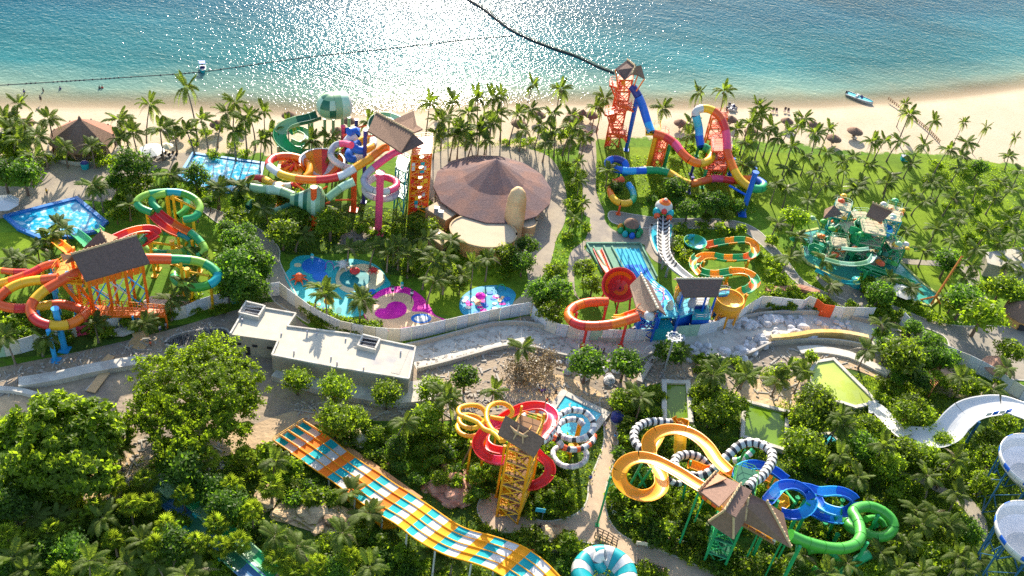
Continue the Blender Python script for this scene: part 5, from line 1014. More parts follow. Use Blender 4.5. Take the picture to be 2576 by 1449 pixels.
def spiral(parent, f, pts, r, seg=.62, posts=0, cols=BW, pmat=None):
    r = pxr(T(f, pts), r * 20)
    P = resample(smooth(T(f, pts), 7), seg); 
    for i, (a, b_) in enumerate(zip(P, P[1:])):
        mb = MB(); rr = r * (1.05 if i % 2 else .97); e = (b_ - a) * .04; vs_, fs_ = sweep([a - e, b_ + e], tubeprof(rr, 12), True); k_ = 12
        mb.add(vs_, fs_, True); mb.build('tube_ring', K(cols[i % len(cols)]) if cols[i % len(cols)] != 'gray' else K('gray'), parent)
    return P
spiral(YT, 'b5', [(700,430,18),(790,440,16.6),(850,400,16),(900,330,15),(920,260,14.2),(980,210,13.6),(1060,195,13),(1140,220,12.4),(1190,280,11.8),(1190,350,11.2),(1140,400,10.6),(1060,420,10),(970,400,9.4),(925,350,8.8),(940,300,8.4),(1000,270,8),(1070,270,7.6),(1120,310,7.2)], .8, posts=0, cols=['black','white','gray','white'])
spiral(YT, 'b5', [(700,300,9),(660,260,8.6),(690,215,8.2),(760,200,7.8),(830,225,7.4),(850,280,7),(820,330,6.6)], .65, cols=['white','coral','gray','white'])
spiral(YT, 'b5', [(840,430,9.4),(880,400,8.8),(940,440,8.2),(960,475,7.6),(1040,495,7),(1120,480,6.6),(1180,440,6.2),(1200,390,6)], .78, cols=['black','white','gray','coral'])
spiral(YT, 'b5', [(1120,490,5),(1145,540,4.6),(1110,600,4.2),(1030,625,3.8),(950,610,3.4),(900,560,3),(890,510,2.8),(920,480,2.6)], .7, cols=['white','white','gray'])
for x, y0, y1 in ((775,230,400),(1070,280,480),(1015,470,600),(730,290,420)): post(YT, 'b5', x, y0, x - 20, y1, .42, K('amber'))

# ---------------------------------------------------------------- teal and white giant funnel rim at the near edge
c_ = W(*vp('b5', 1285, 1449)); TB = thing('bowl_slide', 'teal and white striped round bowl slide at the near edge beside the racer', 'water slide', (c_.x, c_.y, 0))
bc = W(*vp('b5', 1285, 1420), 9)
for k in range(16):
    MB().rev(bc, [(1.6,-1.2),(2.3,-.2),(3.2,.5),(4.0,.6),(4.6,.15),(4.9,-.8),(4.8,-.9),(4.5,0),(3.9,.4),(3.2,.35),(2.4,-.4),(1.7,-1.3)], 4, a0=k*math.pi/8 + .1, a1=(k+1)*math.pi/8 + .08).build('bowl_panel', K('white' if k % 2 else 'teal'), TB)
for k in range(4):
    mb = MB(); P = ring_pts((bc.x, bc.y), 1.0 + .35*k, 1.0 + .35*k, bc.z - 3.2 + .5*k, bc.z - 3.2 + .5*k, 1, n=14)
    for a, b_ in zip(P, P[1:]): mb.bar(a, b_, .12, n=5)
    mb.build('frame_ring', M_steel if k % 2 else K('teal'), TB)
for k in range(10): a = k*.628; MB().bar(bc + Vector((2.0*math.cos(a), 2.0*math.sin(a), -1.2)), bc + Vector((1.2*math.cos(a), 1.2*math.sin(a), -6)), .12).build('frame_strut', K('teal'), TB)
for k in range(6): a = k*1.05; MB().bar((bc.x + 3.6*math.cos(a), bc.y + 3.6*math.sin(a), 0), bc + Vector((3.6*math.cos(a), 3.6*math.sin(a), .3)), .3).build('support_post', K('teal'), TB)
flume(TB, T('b5', [(1285,1290,10),(1240,1300,9.5),(1225,1350,8.6),(1260,1400,7.6)]), -28, ['white','teal','white','teal'], seg=1.6, flange=False)

# ---------------------------------------------------------------- brown star-roof tower with orange, striped, blue and green slides
c_ = W(*vp('b6', 950, 1300)); GT = thing('slide_tower', 'green-legged tower under a brown winged roof, with orange loops, striped tube, blue and green slides', 'water slide tower', (c_.x, c_.y, 0))
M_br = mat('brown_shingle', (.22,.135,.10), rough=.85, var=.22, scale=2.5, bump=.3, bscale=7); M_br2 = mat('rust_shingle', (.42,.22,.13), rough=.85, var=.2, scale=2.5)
def RP(*p, m=M_br): return roof_plane(GT, T('b6', p), m, .3)
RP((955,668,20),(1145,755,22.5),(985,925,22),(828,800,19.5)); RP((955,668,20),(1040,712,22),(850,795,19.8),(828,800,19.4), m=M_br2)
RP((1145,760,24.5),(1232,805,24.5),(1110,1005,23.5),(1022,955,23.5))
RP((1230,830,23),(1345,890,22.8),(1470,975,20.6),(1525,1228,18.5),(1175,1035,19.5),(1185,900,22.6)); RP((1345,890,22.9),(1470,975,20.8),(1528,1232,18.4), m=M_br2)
RP((1020,960,22.6),(1090,1000,22.8),(1092,1165,19),(905,1038,19)); RP((1090,1000,22.8),(1190,900,22.8),(1175,1040,20),(1092,1165,19))
for a, b_ in (((1145,757,24.6),(1022,955,23.6)), ((1092,1000,23),(1090,1165,19.2)), ((1345,890,23.1),(1525,1228,18.7)), ((1022,958,23),(905,1038,19.2)), ((1200,870,22.9),(1178,1030,20)), ((828,800,19.8),(955,668,20.2))): ridge(GT, *T('b6', [a, b_]))
b0 = T('b6', [(860,1360,0),(1010,1410,0)]); u = (b0[1] - b0[0]); w_ = Vector((-u.y, u.x, 0)).normalized() * 6; bs = [b0[0], b0[1], b0[1] + w_, b0[0] + w_]
tower(GT, bs, [3.5,7,10.5,14,17.5], K('green'), K('darkgreen'), .22, True, True, K('leafgreen'), K('green'))
dq = T('b6', [(830,815,17.6),(1160,1060,17.6),(1400,1200,17.6),(1430,1130,17.6),(1180,830,17.6),(980,690,17.6)]); MB().slab(dq, .4).build('deck', mat('brown_deck', (.22,.12,.06)), GT); railing(GT, dq + dq[:1], K('amber'), 1.1, 1.2)
for i in range(7):
    a, b_ = T('b6', [(1160 + 36*i, 1035 + 23*i, 17.5),(1160 + 36*(i+1) - 4, 1035 + 23*(i+1) - 2, 17.5)]); face(GT, [a - Z*.4, b_ - Z*.4, b_ + Z*.8, a + Z*.8], K('amber' if i % 2 else 'offwhite'), 'railing_panel')
for i in range(4):
    a, b_ = T('b6', [(860 + 36*i, 845 + 27*i, 17.5),(892 + 36*i, 868 + 27*i, 17.5)]); face(GT, [a - Z*.4, b_ - Z*.4, b_ + Z*.7, a + Z*.7], K('amber' if i % 2 else 'coral'), 'railing_panel')
for x, y in ((850,880),(1000,1000),(1420,1190),(1250,1120),(1480,1140),(1130,900)): post(GT, 'b6', x, y, x - 90, y + 260, .15, K('green'))
OR = ['amber']
def U(pts, r, cols, **k): return flume(GT, T('b6', pts), r, cols, 'open', flange=False, **k)
U([(880,790,17.6),(780,730,16.8),(680,665,16),(580,610,15.2),(480,565,14.4),(380,550,13.8),(290,580,13.2),(235,650,12.6),(240,730,12),(300,800,11.4),(400,840,10.8),(490,825,10.2),(545,770,9.6),(545,690,9),(510,620,8.4),(470,560,7.8),(460,490,7.4),(500,420,7),(520,380,6.6)], -34, ['amber'], seg=4, posts=16, pmat=K('green'), pr=.18, prof=lambda r: uprof(r, 10, .10, 0, .14, .55))
U([(1040,640,17.6),(960,560,16.6),(890,460,15.6),(800,385,14.8),(700,345,14),(600,340,13.2),(510,370,12.4),(455,430,11.6),(455,510,11)], -34, ['amber'], seg=4, posts=0, pmat=K('green'), prof=lambda r: uprof(r, 10, .10, 0, .14, .55))
U([(690,350,5),(690,430,4.4),(685,490,3.6),(690,540,2.8)], -28, ['yellow','amber'], seg=3); U([(680,260,3.4),(650,280,3.2),(730,285,2.8),(700,330,2.6)], -18, ['amber'])
U([(760,600,9),(830,625,8.6),(900,650,8.2),(1000,640,8),(1080,670,7.6),(1160,700,7.4),(1260,690,7),(1340,700,6.6),(1400,740,6),(1380,800,5.4)], -26, ['amber','orange'], seg=3.2)
U([(1420,870,5),(1460,850,4.6),(1480,890,4),(1440,920,3.6)], -26, ['yellow','amber'])
spiral(GT, 'b6', [(1190,790,18.6),(1240,740,18),(1300,700,17.4),(1350,640,16.8),(1385,570,16.2),(1370,500,15.6),(1300,455,15),(1220,440,14.4),(1140,460,13.8),(1070,520,13),(1000,590,12.2),(930,655,11.4),(860,690,10.8),(780,695,10.2),(700,670,9.6),(650,620,9),(660,560,8.4),(730,535,7.8),(810,545,7.2),(870,590,6.6),(900,640,6)], 1.15)
spiral(GT, 'b6', [(420,500,6.6),(370,470,6.2),(340,410,5.8),(350,350,5.4),(400,305,5),(470,285,4.6),(550,285,4.2),(620,300,3.8)], 1.05)
spiral(GT, 'b6', [(600,715,4),(650,750,3.6),(720,745,3.2),(800,740,2.8)], .75); spiral(GT, 'b6', [(1240,500,7),(1200,540,6.4),(1150,570,5.8),(1090,580,5.2)], .8, cols=['green','white'])
BL = ['blue','sky','blue']
U([(1150,740,17),(1130,690,16),(1150,640,15.2),(1220,610,14.4),(1310,615,13.8),(1400,650,13),(1470,700,12.4),(1520,730,11.8)], -27, BL, seg=3.4)
U([(1350,880,16),(1400,820,15),(1450,770,14.2),(1530,755,13.4),(1610,780,12.6),(1670,840,11.8),(1680,910,11.2),(1620,970,10.4),(1530,985,9.6),(1440,960,9)], -27, BL, seg=3.4, posts=12, pmat=K('green'))
flume(GT, T('b7', [(280,780,12),(330,790,11.4),(400,810,10.8),(500,805,10.2),(590,820,9.8),(660,870,9.2),(650,930,8.6),(580,965,8),(480,950,7.4),(400,910,7),(370,860,6.6),(330,800,6.4)]), -26, BL, 'open', seg=3.4, flange=False, posts=12, pmat=K('green'))
flume(GT, T('b7', [(340,960,6),(420,1000,5.6),(520,1020,5.2),(590,1010,4.8)]), -24, BL, 'open', seg=3.4, flange=False)
for x in range(5):
    a, b_ = T('b7', [(390 + 45*x, 965 + 8*x, 5.6),(425 + 45*x, 972 + 8*x, 5.6)]); MB().bar(a, b_, .12).build('bracket', K('white'), GT)
GN = ['leafgreen','green','leafgreen']
flume(GT, T('b7', [(165,1140,15.5),(250,1180,14.6),(340,1210,13.8),(450,1235,13),(560,1240,12.2),(650,1215,11.6),(695,1160,11),(695,1090,10.4),(670,1020,9.8),(640,970,9.4),(680,935,9),(770,925,8.5),(860,960,8),(930,1020,7.5),(945,1090,7),(900,1140,6.5),(820,1155,6),(740,1130,5.6),(620,1080,5),(600,1030,4.6)]), -28, ['leafgreen'], seg=3.2, posts=13, pmat=K('green'))
flume(GT, T('b7', [(740,1020,6),(800,1010,5.6),(860,1040,5.2),(880,1080,4.8)]), -16, ['leafgreen'], seg=3)
flume(GT, T('b7', [(300,1255,6),(380,1245,5.6),(480,1265,5.2),(540,1320,4.8),(540,1380,4.4),(480,1420,4),(400,1430,3.6),(340,1400,3.2)]), -22, GN, seg=3); flume(GT, T('b7', [(760,1290,5),(680,1330,4.6),(600,1380,4.2),(540,1440,3.8),(500,1500,3.4)]), -27, ['green','green'], seg=3.2)
for x, y0, y1 in ((495,1140,1230),(410,1050,1130),(810,1020,1120),(540,880,960),(200,860,950)): post(GT, 'b7', x, y0, x - 20, y1, .35, K('green'))
for a, b_ in (((400,600,12),(300,780,2)), ((470,640,10),(360,800,1)), ((380,680,9),(430,780,1)), ((770,580,9),(700,900,0)), ((1180,500,12),(1090,680,2)), ((1230,840,10),(1180,700,4)), ((1400,700,9),(1340,830,1)), ((1560,900,8),(1480,800,1))):
    p, q = T('b6', [a, b_]); MB().bar(p, q, .22).build('raking_strut', K('green'), GT)

# ---------------------------------------------------------------- white giant slide and bowls on the far side
c_ = W(*vp('b7', 1500, 330)); WS = thing('giant_slide', 'wide white curving slide channel ending at the pale lime pond', 'water slide', (c_.x, c_.y, 0))
WM = K('white'); wp_ = lambda r, f=.30: uprof(r, 12, .2, 0, .2, f)
flume(WS, T('b7', [(1040,385,3.2),(1150,400,3.6),(1270,395,4.2),(1360,350,5),(1430,270,6),(1520,200,7),(1640,165,8),(1780,155,9),(1900,185,10),(2050,240,11)]), -66, [WM], 'open', seg=6, flange=False, prof=wp_, posts=12, pmat=K('steelblue'), nsub=9)
flume(WS, T('b7', [(1040,385,3.2),(985,345,2.6),(900,260,1.6),(830,190,1.0),(760,170,.8)]), -40, [mat('pale_fibreglass', (.62,.60,.52), rough=.5)], 'open', seg=5, flange=False, prof=lambda r: wp_(r, .12))
for i in range(4): a, b_ = T('b7', [(1640 + 50*i, 240 - 8*i, 8.2 + .5*i),(1680 + 50*i, 232 - 8*i, 8.4 + .5*i)]); face(WS, [a, b_, b_ + Z*.8, a + Z*.8], K('blue' if i % 2 else 'white'), 'edge_panel')
for nm, lab, cx, cy, R_, zz in (('bowl_slide', 'white open bowl slide with blue chequered rim, nearer the white channel', 2010, 640, 6.2, 11), ('bowl_slide', 'white open bowl slide on blue lattice legs, nearest the sandy ground', 2000, 1180, 6.2, 12)):
    bc = W(*vp('b7', cx, cy), zz); t = thing(nm, lab, 'water slide', (bc.x, bc.y, 0), 'white bowl slides')
    MB().rev(bc, [(.02,-2.6),(1.7,-2.5),(3.1,-2.2)], 40).build('bowl_floor', K('white'), t); MB().rev(bc, [(3.1,-2.2),(4.2,-1.2),(R_-.2,.4),(R_,1.7)], 40).build('bowl_wall', mat('offwhite_gelcoat', (.66,.66,.67), rough=.3, coat=.3), t)
    for k in range(28): MB().rev(bc, [(R_,.9),(R_+.08,1.0),(R_+.13,1.75),(R_,1.8)], 2, a0=k*2*math.pi/28, a1=(k+.97)*2*math.pi/28).build('rim_panel', K('blue' if k % 3 == 0 else 'white'), t)
    MB().rev(bc, [(1.8,-2.8),(3.2,-2.4),(4.4,-1.3),(R_+.05,1.0)], 40).build('outer_shell', K('white'), t)
    for k in range(9):
        a = k*.698; e1_ = Vector((bc.x + 5.0*math.cos(a), bc.y + 5.0*math.sin(a), 0)); MB().bar(e1_, Vector((bc.x + (R_-.5)*math.cos(a), bc.y + (R_-.5)*math.sin(a), bc.z)), .15).build('support_post', K('steelblue'), t)
        a2 = a + .698; e2_ = Vector((bc.x + 5.0*math.cos(a2), bc.y + 5.0*math.sin(a2), 0)); mb = MB(); mb.bar(e1_ + Z*.3, e2_ + Z*5, .12); mb.bar(e2_ + Z*.3, e1_ + Z*5, .12); mb.bar(e1_ + Z*5, e2_ + Z*9, .08); mb.build('brace', K('steelblue'), t)
# ---------------------------------------------------------------- teal speed slides in the lower planting
c_ = W(*vp('b2', 1350, 950)); TS = thing('speed_slide', 'pair of straight teal speed slide channels half hidden among the fan palms', 'water slide', (c_.x, c_.y, 0))
for a, b_, cc in (((1130,760,1.0),(1960,1500,4.5),'teal'), ((1230,680,1.0),(2060,1430,4.5),'sage')):
    P = T('b2', [a, tuple((a[i]+b_[i])/2 for i in range(3)), b_]); flume(TS, P, 1.0, ['darkgreen' if cc == 'teal' else 'sage', 'steelblue' if cc == 'teal' else 'green'], 'open', seg=5, flange=False, posts=9, pmat=K('teal'), prof=uprof(1.15, 8, .1, 0, .18, .5))
q = T('b2', [(1100,700,.7),(1210,640,.7),(1260,690,.7),(1150,770,.7)]); MB().slab(q, .4).build('end_slab', M_concw, TS)
q = T('b2', [(1180,790,1.3),(1280,760,1.3),(1350,830,1.6),(1260,860,1.6)]); MB().slab(q, .3).build('walkway', K('sage'), TS)
c_ = W(*vp('b2', 10, 920)); t = thing('slide_end', 'orange and white slide end just showing by the big dark tree', 'water slide', (c_.x, c_.y, 0)); flume(t, T('b2', [(-60,980,2),(0,930,2.4),(30,880,3),(10,830,3.6)]), 1.2, ['orange','white','amber'], seg=2)
# ---------------------------------------------------------------- rain fortress
c_ = W(*vp('c8', 650, 600)); WF = thing('play_fortress', 'green water play fortress with small platforms under a tilted brown roof', 'play structure', (c_.x, c_.y, 0))
pool('shallow green pool with yellow edge under the water play fortress', 'c8', [(243,405),(370,378),(640,420),(905,400),(975,520),(1005,640),(1150,780),(1300,890),(1220,960),(1100,930),(960,860),(700,800),(480,730),(300,640),(262,600)], Wgreenteal, mat('lime_coping', (.40,.42,.14), rough=.6), .3, .6)
roof_plane(WF, T('c8', [(790,180,12.5),(940,242,12.2),(852,322,10.6),(742,270,10.8)]), M_thatch); pq = T('c8', [(790,180,12.7),(940,242,12.4)]); ridge(WF, *pq)
roof_plane(WF, T('c8', [(500,195,11),(560,260,9),(420,290,9)]), M_slate); roof_plane(WF, T('c8', [(500,195,11),(430,225,9),(420,290,9)]), M_thatch)
rf = random.Random(11)
for x, y, w_, hs, cc in ((690,600,5,[3,6,9],'green'),(820,520,4,[3,6,9.5],'teal'),(560,520,4,[3,6],'green'),(480,620,3.4,[3,5.5],'sage'),(900,620,3.4,[3,5],'green'),(480,420,3.4,[3,6,8.4],'teal'),(640,440,4,[3,6],'sage'),(780,680,3.2,[2.6],'green'),(380,520,3,[3],'green'),(860,420,3.2,[4,7.5],'darkgreen')):
    p = W(*vp('c8', x, y)); h_ = w_/2; a = rf.uniform(-.4, .4); cs, sn = math.cos(a)*h_, math.sin(a)*h_
    bs = [p + Vector((-cs+sn, -cs-sn, 0)), p + Vector((cs+sn, -cs+sn, 0)), p + Vector((cs-sn, cs+sn, 0)), p + Vector((-cs-sn, cs-sn, 0))]
    tower(WF, bs, hs, K(cc), mat('sand_deck', (.45,.38,.24), rough=.7), .16, True, True, K(rf.choice(['green','mint','sage'])), K(cc))
    for k in range(5):
        q = p + Vector((rf.uniform(-3, 3), rf.uniform(-3, 3), rf.choice(hs) + .8)); r0 = rf.uniform(.5, 1.0); MB().rev(q, [(r0,0),(r0*.7,r0*.5),(.02,r0*.7)], 7).build('bucket_flower', K(rf.choice(['orange','yellow','coral','mint','orange','offwhite'])), WF)
    for k in range(4):
        q = p + Vector((rf.uniform(-4, 4), rf.uniform(-4, 4), rf.uniform(1.5, max(hs)))); q2 = q + Vector((rf.uniform(-3.5, 3.5), rf.uniform(-3, 3), rf.uniform(-1, 1.5))); mb = MB(); m_ = (q + q2)/2 + Z*.9; mb.bar(q, m_, .14); mb.bar(m_, q2, .14); mb.bar((q.x, q.y, 0), q, .12); mb.build('water_pipe', K(rf.choice(['green','sage','mint','darkgreen','green'])), WF)
        MB().rev(q2, [(.9,0),(.7,.35),(.02,.6)], 7).build('leaf_canopy', K(rf.choice(['green','leafgreen','darkgreen','sage'])), WF)
MB().rev(W(*vp('c8', 690, 470), 4), [(2.2,0),(2.4,1.5),(1.8,3),(2.6,4.4),(2.7,4.4),(1.6,3.2)], 14).build('tipping_bucket', K('green'), WF)
flume(WF, T('c8', [(640,380,9),(690,400,8.4),(700,460,7)]), 1.1, ['green'], 'open')
for dx in (0, 26): flume(WF, T('c8', [(690+dx,655-dx*.5,5.4),(860+dx,715-dx*.5,3.6),(1000+dx,765-dx*.5,2),(1115+dx*.3,800-dx*.3,.9)]), .75, ['green','green','leafgreen'], 'open', seg=4, posts=7, pmat=K('green'))
flume(WF, T('c8', [(400,520,5),(345,500,4.6),(335,535,4.2),(380,565,3.4),(440,590,2.6)]), .8, ['green'], 'open'); flume(WF, T('c8', [(430,600,7),(540,630,7),(660,640,7),(760,620,7),(800,570,7)]), .5, ['sage','mint'], 'open'); flume(WF, T('c8', [(560,520,7.4),(680,530,7.4),(770,520,7.4)]), .4, ['mint'], 'open')
flume(WF, T('c8', [(360,680,2.6),(440,720,2.4),(540,765,2.2),(640,780,2),(740,770,1.8)]), .5, ['teal','sage'], 'open')
p = W(*vp('c8', 890, 385), 8); MB().rev(p, [(1.2,-1.0),(1.5,.3),(1.1,.9)], 12).build('barrel', K('sky'), WF)
p, q = T('c8', [(620,755,.6),(620,770,.6)])
MB().rev(W(*vp('c8', 660, 800), 0), [(1.5,0),(1.3,1.6),(.02,2.0)], 10).build('splash_dome', K('teal'), WF)
# orange tripod boom beside the fortress
g = W(*vp('c8', 1235, 935)); OB = thing('boom_crane', 'tall thin orange boom leaning up on three splayed legs beyond the white umbrella', 'crane', (g.x, g.y, 0)); tp = W(*vp('c8', 1462, 580), 10); kn = W(*vp('c8', 1268, 885), 2.2)
mb = MB(); mb.bar(kn, tp, .3, .16, 6); mb.build('boom', mat('rust_orange', (.62,.20,.04), rough=.6), OB)
for x, y in ((1145,912),(1225,952),(1300,940)): MB().bar(kn, W(*vp('c8', x, y)), .22).build('leg', mat('rust_orange', (.62,.20,.04)), OB)
mb = MB(); 
for k in range(14): a, b_ = kn.lerp(tp, k/14), kn.lerp(tp, (k+.5)/14) + Vector((.45,0,.3)); c2 = kn.lerp(tp, (k+1)/14); mb.bar(a, b_, .06); mb.bar(b_, c2, .06)
mb.build('boom_lattice', mat('rust_orange', (.62,.20,.04)), OB)
# ---------------------------------------------------------------- beach and small things
FR['h1'] = (0, 257.6, .2)
g = W(*vp('h1', 1065, 560)); BH = thing('beach_pavilion', 'large round thatched beach pavilion on a low grey wall beside the paved plaza', 'pavilion', (g.x, g.y, 0))
M_red = mat('rust_thatch', (.36,.15,.10), rough=.9, var=.25, scale=3)
for k in range(9):
    a0, a1 = 2*math.pi*k/9 + .3, 2*math.pi*(k+1)/9 + .3; e = lambda a, r, z: g + Vector((r*math.cos(a), r*math.sin(a), z))
    roof_plane(BH, [e(a0, 7.3, 2.7), e(a1, 7.3, 2.7), e(a1, .2, 7.2), e(a0, .2, 7.2)], M_red if 0 < (a0+a1)/2 < 1.2 or 2.2 < (a0+a1)/2 < 3.2 else M_thatch, .3, name='roof_panel'); MB().bar(e(a0, 6.5, 0), e(a0, 6.5, 3.4), .16).build('column', M_bark, BH)
MB().rev(g, [(.5,6.9),(.3,7.6),(.02,8.1)], 8).build('finial', M_thatch, BH); MB().rev(g, [(7.6,0),(7.6,.9),(7.3,.9),(7.3,0)], 36).build('ring_wall', M_conc, BH); MB().rev(g, [(4,0),(4,1.1),(3.2,1.1),(3.2,0)], 20).build('bar_counter', mat('timber', (.35,.18,.08), rough=.6), BH)
def hut(label, f, x, y, r=1.7, h=2.6, square=False, m=None, grp='thatched beach umbrellas'):
    """(x, y) is the foot"""
    p = W(*vp(f, x, y)); t = thing('beach_umbrella', label, 'thatched umbrella', (p.x, p.y, 0), grp); n = 4 if square else 14
    prof = [(r, h-.9),(r*.98,h-.75),(r*.5,h-.1),(.08,h+.35)]
    if square: mb = MB(); mb.rev(p, prof, 4, a0=.5, a1=.5+2*math.pi); 
    else: mb = MB(); mb.rev(p, prof, 14)
    o = mb.build('thatch_roof', m or M_thatch, t, not square); MB().bar(p, p + Z*(h - .2), .09, n=6).build('pole', M_bark, t); MB().rev(p, [(.5,.55),(.5,.6),(.02,.62)], 10).build('side_table', M_bark, t); return t
for d in (('thatched umbrella on the sand behind the left-leaning tall palm row', 'c1', 1330, 1040, 2.1),):
    pass
for lab, f, x, y, r, sq in (('thatched umbrella among the palms seaward of the sun deck', 'c1', 1345, 1040, 2.0, 0), ('thatched umbrella half under palm fronds by the open sand', 'c1', 1640, 990, 1.7, 0),
    ('thatched umbrella on the sand beside the green sphere slide', 'c2', 250, 920, 1.8, 0), ('thatched umbrella partly behind the sphere slide legs', 'c2', 615, 1040, 1.8, 0), ('thatched umbrella seaward of the blue spiral tube', 'c2', 700, 960, 1.8, 0),
    ('thatched umbrella between tall palms on the pale sand, nearest the floating barrier', 'c3', 195, 915, 1.9, 0), ('large square thatched shelter on the sand by the beach path', 'c3', 440, 940, 2.4, 1), ('thatched umbrella behind a palm next to the square shelter', 'c3', 590, 915, 1.9, 0),
    ('small thatched umbrella close to the square shelter', 'c3', 525, 900, 1.2, 0), ('dark square thatched shelter over the beach path', 'c3', 540, 1060, 2.5, 1), ('thatched umbrella in the gap between the two rainbow flume towers', 'c3', 1262, 975, 1.9, 0), ('thatched umbrella just beyond the top of the rainbow hump', 'c3', 1638, 945, 1.9, 0),
    ('thatched umbrella half hidden by palms inland of the jet ski', 'c3', 1790, 1040, 1.9, 0), ('thatched umbrella beside the first pair of beach loungers', 'c4', 130, 960, 1.8, 0), ('thatched umbrella among palms next to the beach loungers', 'c4', 325, 985, 1.7, 0),
    ('lone thatched umbrella on open sand inland of the speedboat', 'c4', 640, 1035, 2.2, 0), ('thatched umbrella under a palm at the lawn edge', 'c4', 480, 1090, 2.1, 0), ('thatched umbrella amid the palms at the far end of the pale beach', 'c3', 45, 980, 2.0, 0), ('thatched umbrella behind the palms beside the big round pavilion', 'c1', 200, 980, 2.2, 0)):
    hut(lab, f, x, y, r, square=bool(sq))
def parasol(label, f, x, y, r=1.6, m=None, h=2.4):
    p = W(*vp(f, x, y)); t = thing('parasol', label, 'parasol', (p.x, p.y, 0)); n = 8
    for k in range(n): MB().rev(p, [(r, h-.35),(r*.5,h+.05),(.02,h+.3)], 1, a0=k*2*math.pi/n, a1=(k+1)*2*math.pi/n).build('canopy_panel', m or K('white'), t)
    MB().bar(p, p + Z*h, .05).build('pole', M_steel, t); MB().rev(p, [(.4,0),(.4,.1),(.02,.12)], 10).build('base', M_conc, t)
parasol('big white parasol standing in the shallow water beside the fortress pool', 'c8', 1000, 905, 2.6); parasol('white parasol on the sun deck by the bright blue pool', 'c1', 1155, 1190, 2.8); parasol('white parasol at the edge of the paved plaza near the foaming pool', 'c5', 45, 240, 3.0)
parasol('cream parasol over dark chairs on the sun deck', 'c1', 1265, 1160, 1.5, K('cream')); parasol('yellow parasol in the spray by the green fortress', 'c8', 875, 640, 1.2, K('yellow'))
def lounger(label, f, x, y, rot, c='black', grp='sun loungers'):
    p = W(*vp(f, x, y)); t = thing('sun_lounger', label, 'sun lounger', (p.x, p.y, 0), grp); cs, sn = math.cos(rot), math.sin(rot); d = Vector((cs, sn, 0)); s = Vector((-sn, cs, 0))
    MB().box(p + Z*.35, (1.3, .65, .1), rot).build('seat', K(c), t); q = p + d*.65 + Z*.4; MB().slab([q - s*.32, q + s*.32, q + s*.32 + d*.5 + Z*.45, q - s*.32 + d*.5 + Z*.45], .08).build('backrest', K(c), t)
    for a, b_ in ((-.55,-.28),(-.55,.28),(.6,-.28),(.6,.28)): e = p + d*a + s*b_; MB().bar(e, e + Z*.32, .04, n=4).build('leg', M_steel, t)
for i in range(9): lounger('dark sun lounger in the row on the deck by the bright blue pool', 'c1', 1090 + 28*i, 1195 - (i % 2)*14, 1.2, 'black', 'sun loungers on the deck by the blue pool')
for i, (x, y) in enumerate(((35,845),(62,850),(125,842),(152,850))): lounger('dark wooden lounger facing the sea in ' + ('the first' if i < 2 else 'the second') + ' pair on the open beach', 'c4', x, y, 1.3 + .2*(i % 2), 'brown', 'loungers facing the sea')
for i, (x, y) in enumerate(((640,1025),(655,1045),(1300,1025),(1320,1035))): lounger('pale lounger under ' + ('the lone thatched umbrella' if i < 2 else 'the thatched umbrella seaward of the sun deck'), 'c4' if i < 2 else 'c1', x, y, .8 + i, 'offwhite')
# boats
def boat(label, f, x, y, L_, w_, rot, hull, deck, canopy=None, cat='boat', name='boat'):
    p = W(*vp(f, x, y), WL); t = thing(name, label, cat, (p.x, p.y, WL)); n = 12; cs, sn = math.cos(rot), math.sin(rot)
    def q(u, v, z): return (p.x + u*cs - v*sn, p.y + u*sn + v*cs, WL + z)
    mb = MB(); vs_ = []
    for k in range(n + 1):
        u = -L_/2 + L_*k/n; tt = k/n; hw = w_/2 * (1 if tt < .55 else math.sqrt(max(0, 1 - ((tt-.55)/.45)**2))) + .01; z = .55 + .35*tt
        vs_ += [q(u, -hw*.55, -.25), q(u, -hw, z), q(u, -hw*.86, z + .04), q(u, hw*.86, z + .04), q(u, hw, z), q(u, hw*.55, -.25)]
    mb.add(vs_, [(k*6+j, (k+1)*6+j, (k+1)*6+j+1, k*6+j+1) for k in range(n) for j in (0,1,3,4)] + [(0,1,2,3,4,5)]); mb.build('hull', K(hull), t)
    mb = MB(); vs_ = []
    for k in range(n + 1):
        u = -L_/2 + L_*k/n; tt = k/n; hw = w_/2 * (1 if tt < .55 else math.sqrt(max(0, 1 - ((tt-.55)/.45)**2))) * .86; vs_ += [q(u, -hw, .4 + .35*tt), q(u, hw, .4 + .35*tt)]
    mb.add(vs_, [(2*k, 2*k+1, 2*k+3, 2*k+2) for k in range(n)]); mb.build('deck', K(deck), t)
    mb = MB(); mb.add([q(.1*L_, -w_*.3, .7), q(.1*L_, w_*.3, .7), q(0, w_*.3, 1.25), q(0, -w_*.3, 1.25)], [(0,1,2,3),(3,2,1,0)]); mb.build('windscreen', K('navy'), t)
    for s in (-.2, .2): mb = MB(); mb.box(q(-.12*L_, s*w_, .75), (.6, .6, .6), rot); mb.build('seat', K('white'), t)
    mb = MB(); mb.box(q(-L_/2 - .15, 0, .5), (.5, .5, 1.0), rot); mb.build('outboard_motor', K('black'), t)
    if canopy:
        mb = MB(); mb.slab([q(-.35*L_, -w_*.45, 2.1), q(.1*L_, -w_*.45, 2.1), q(.1*L_, w_*.45, 2.1), q(-.35*L_, w_*.45, 2.1)], .08); mb.build('canopy', K(canopy), t)
        for a, b_ in ((-.33,-.42),(-.33,.42),(.08,-.42),(.08,.42)): MB().bar(q(a*L_, b_*w_, .5), q(a*L_, b_*w_, 2.1), .04, n=4).build('canopy_pole', M_steel, t)
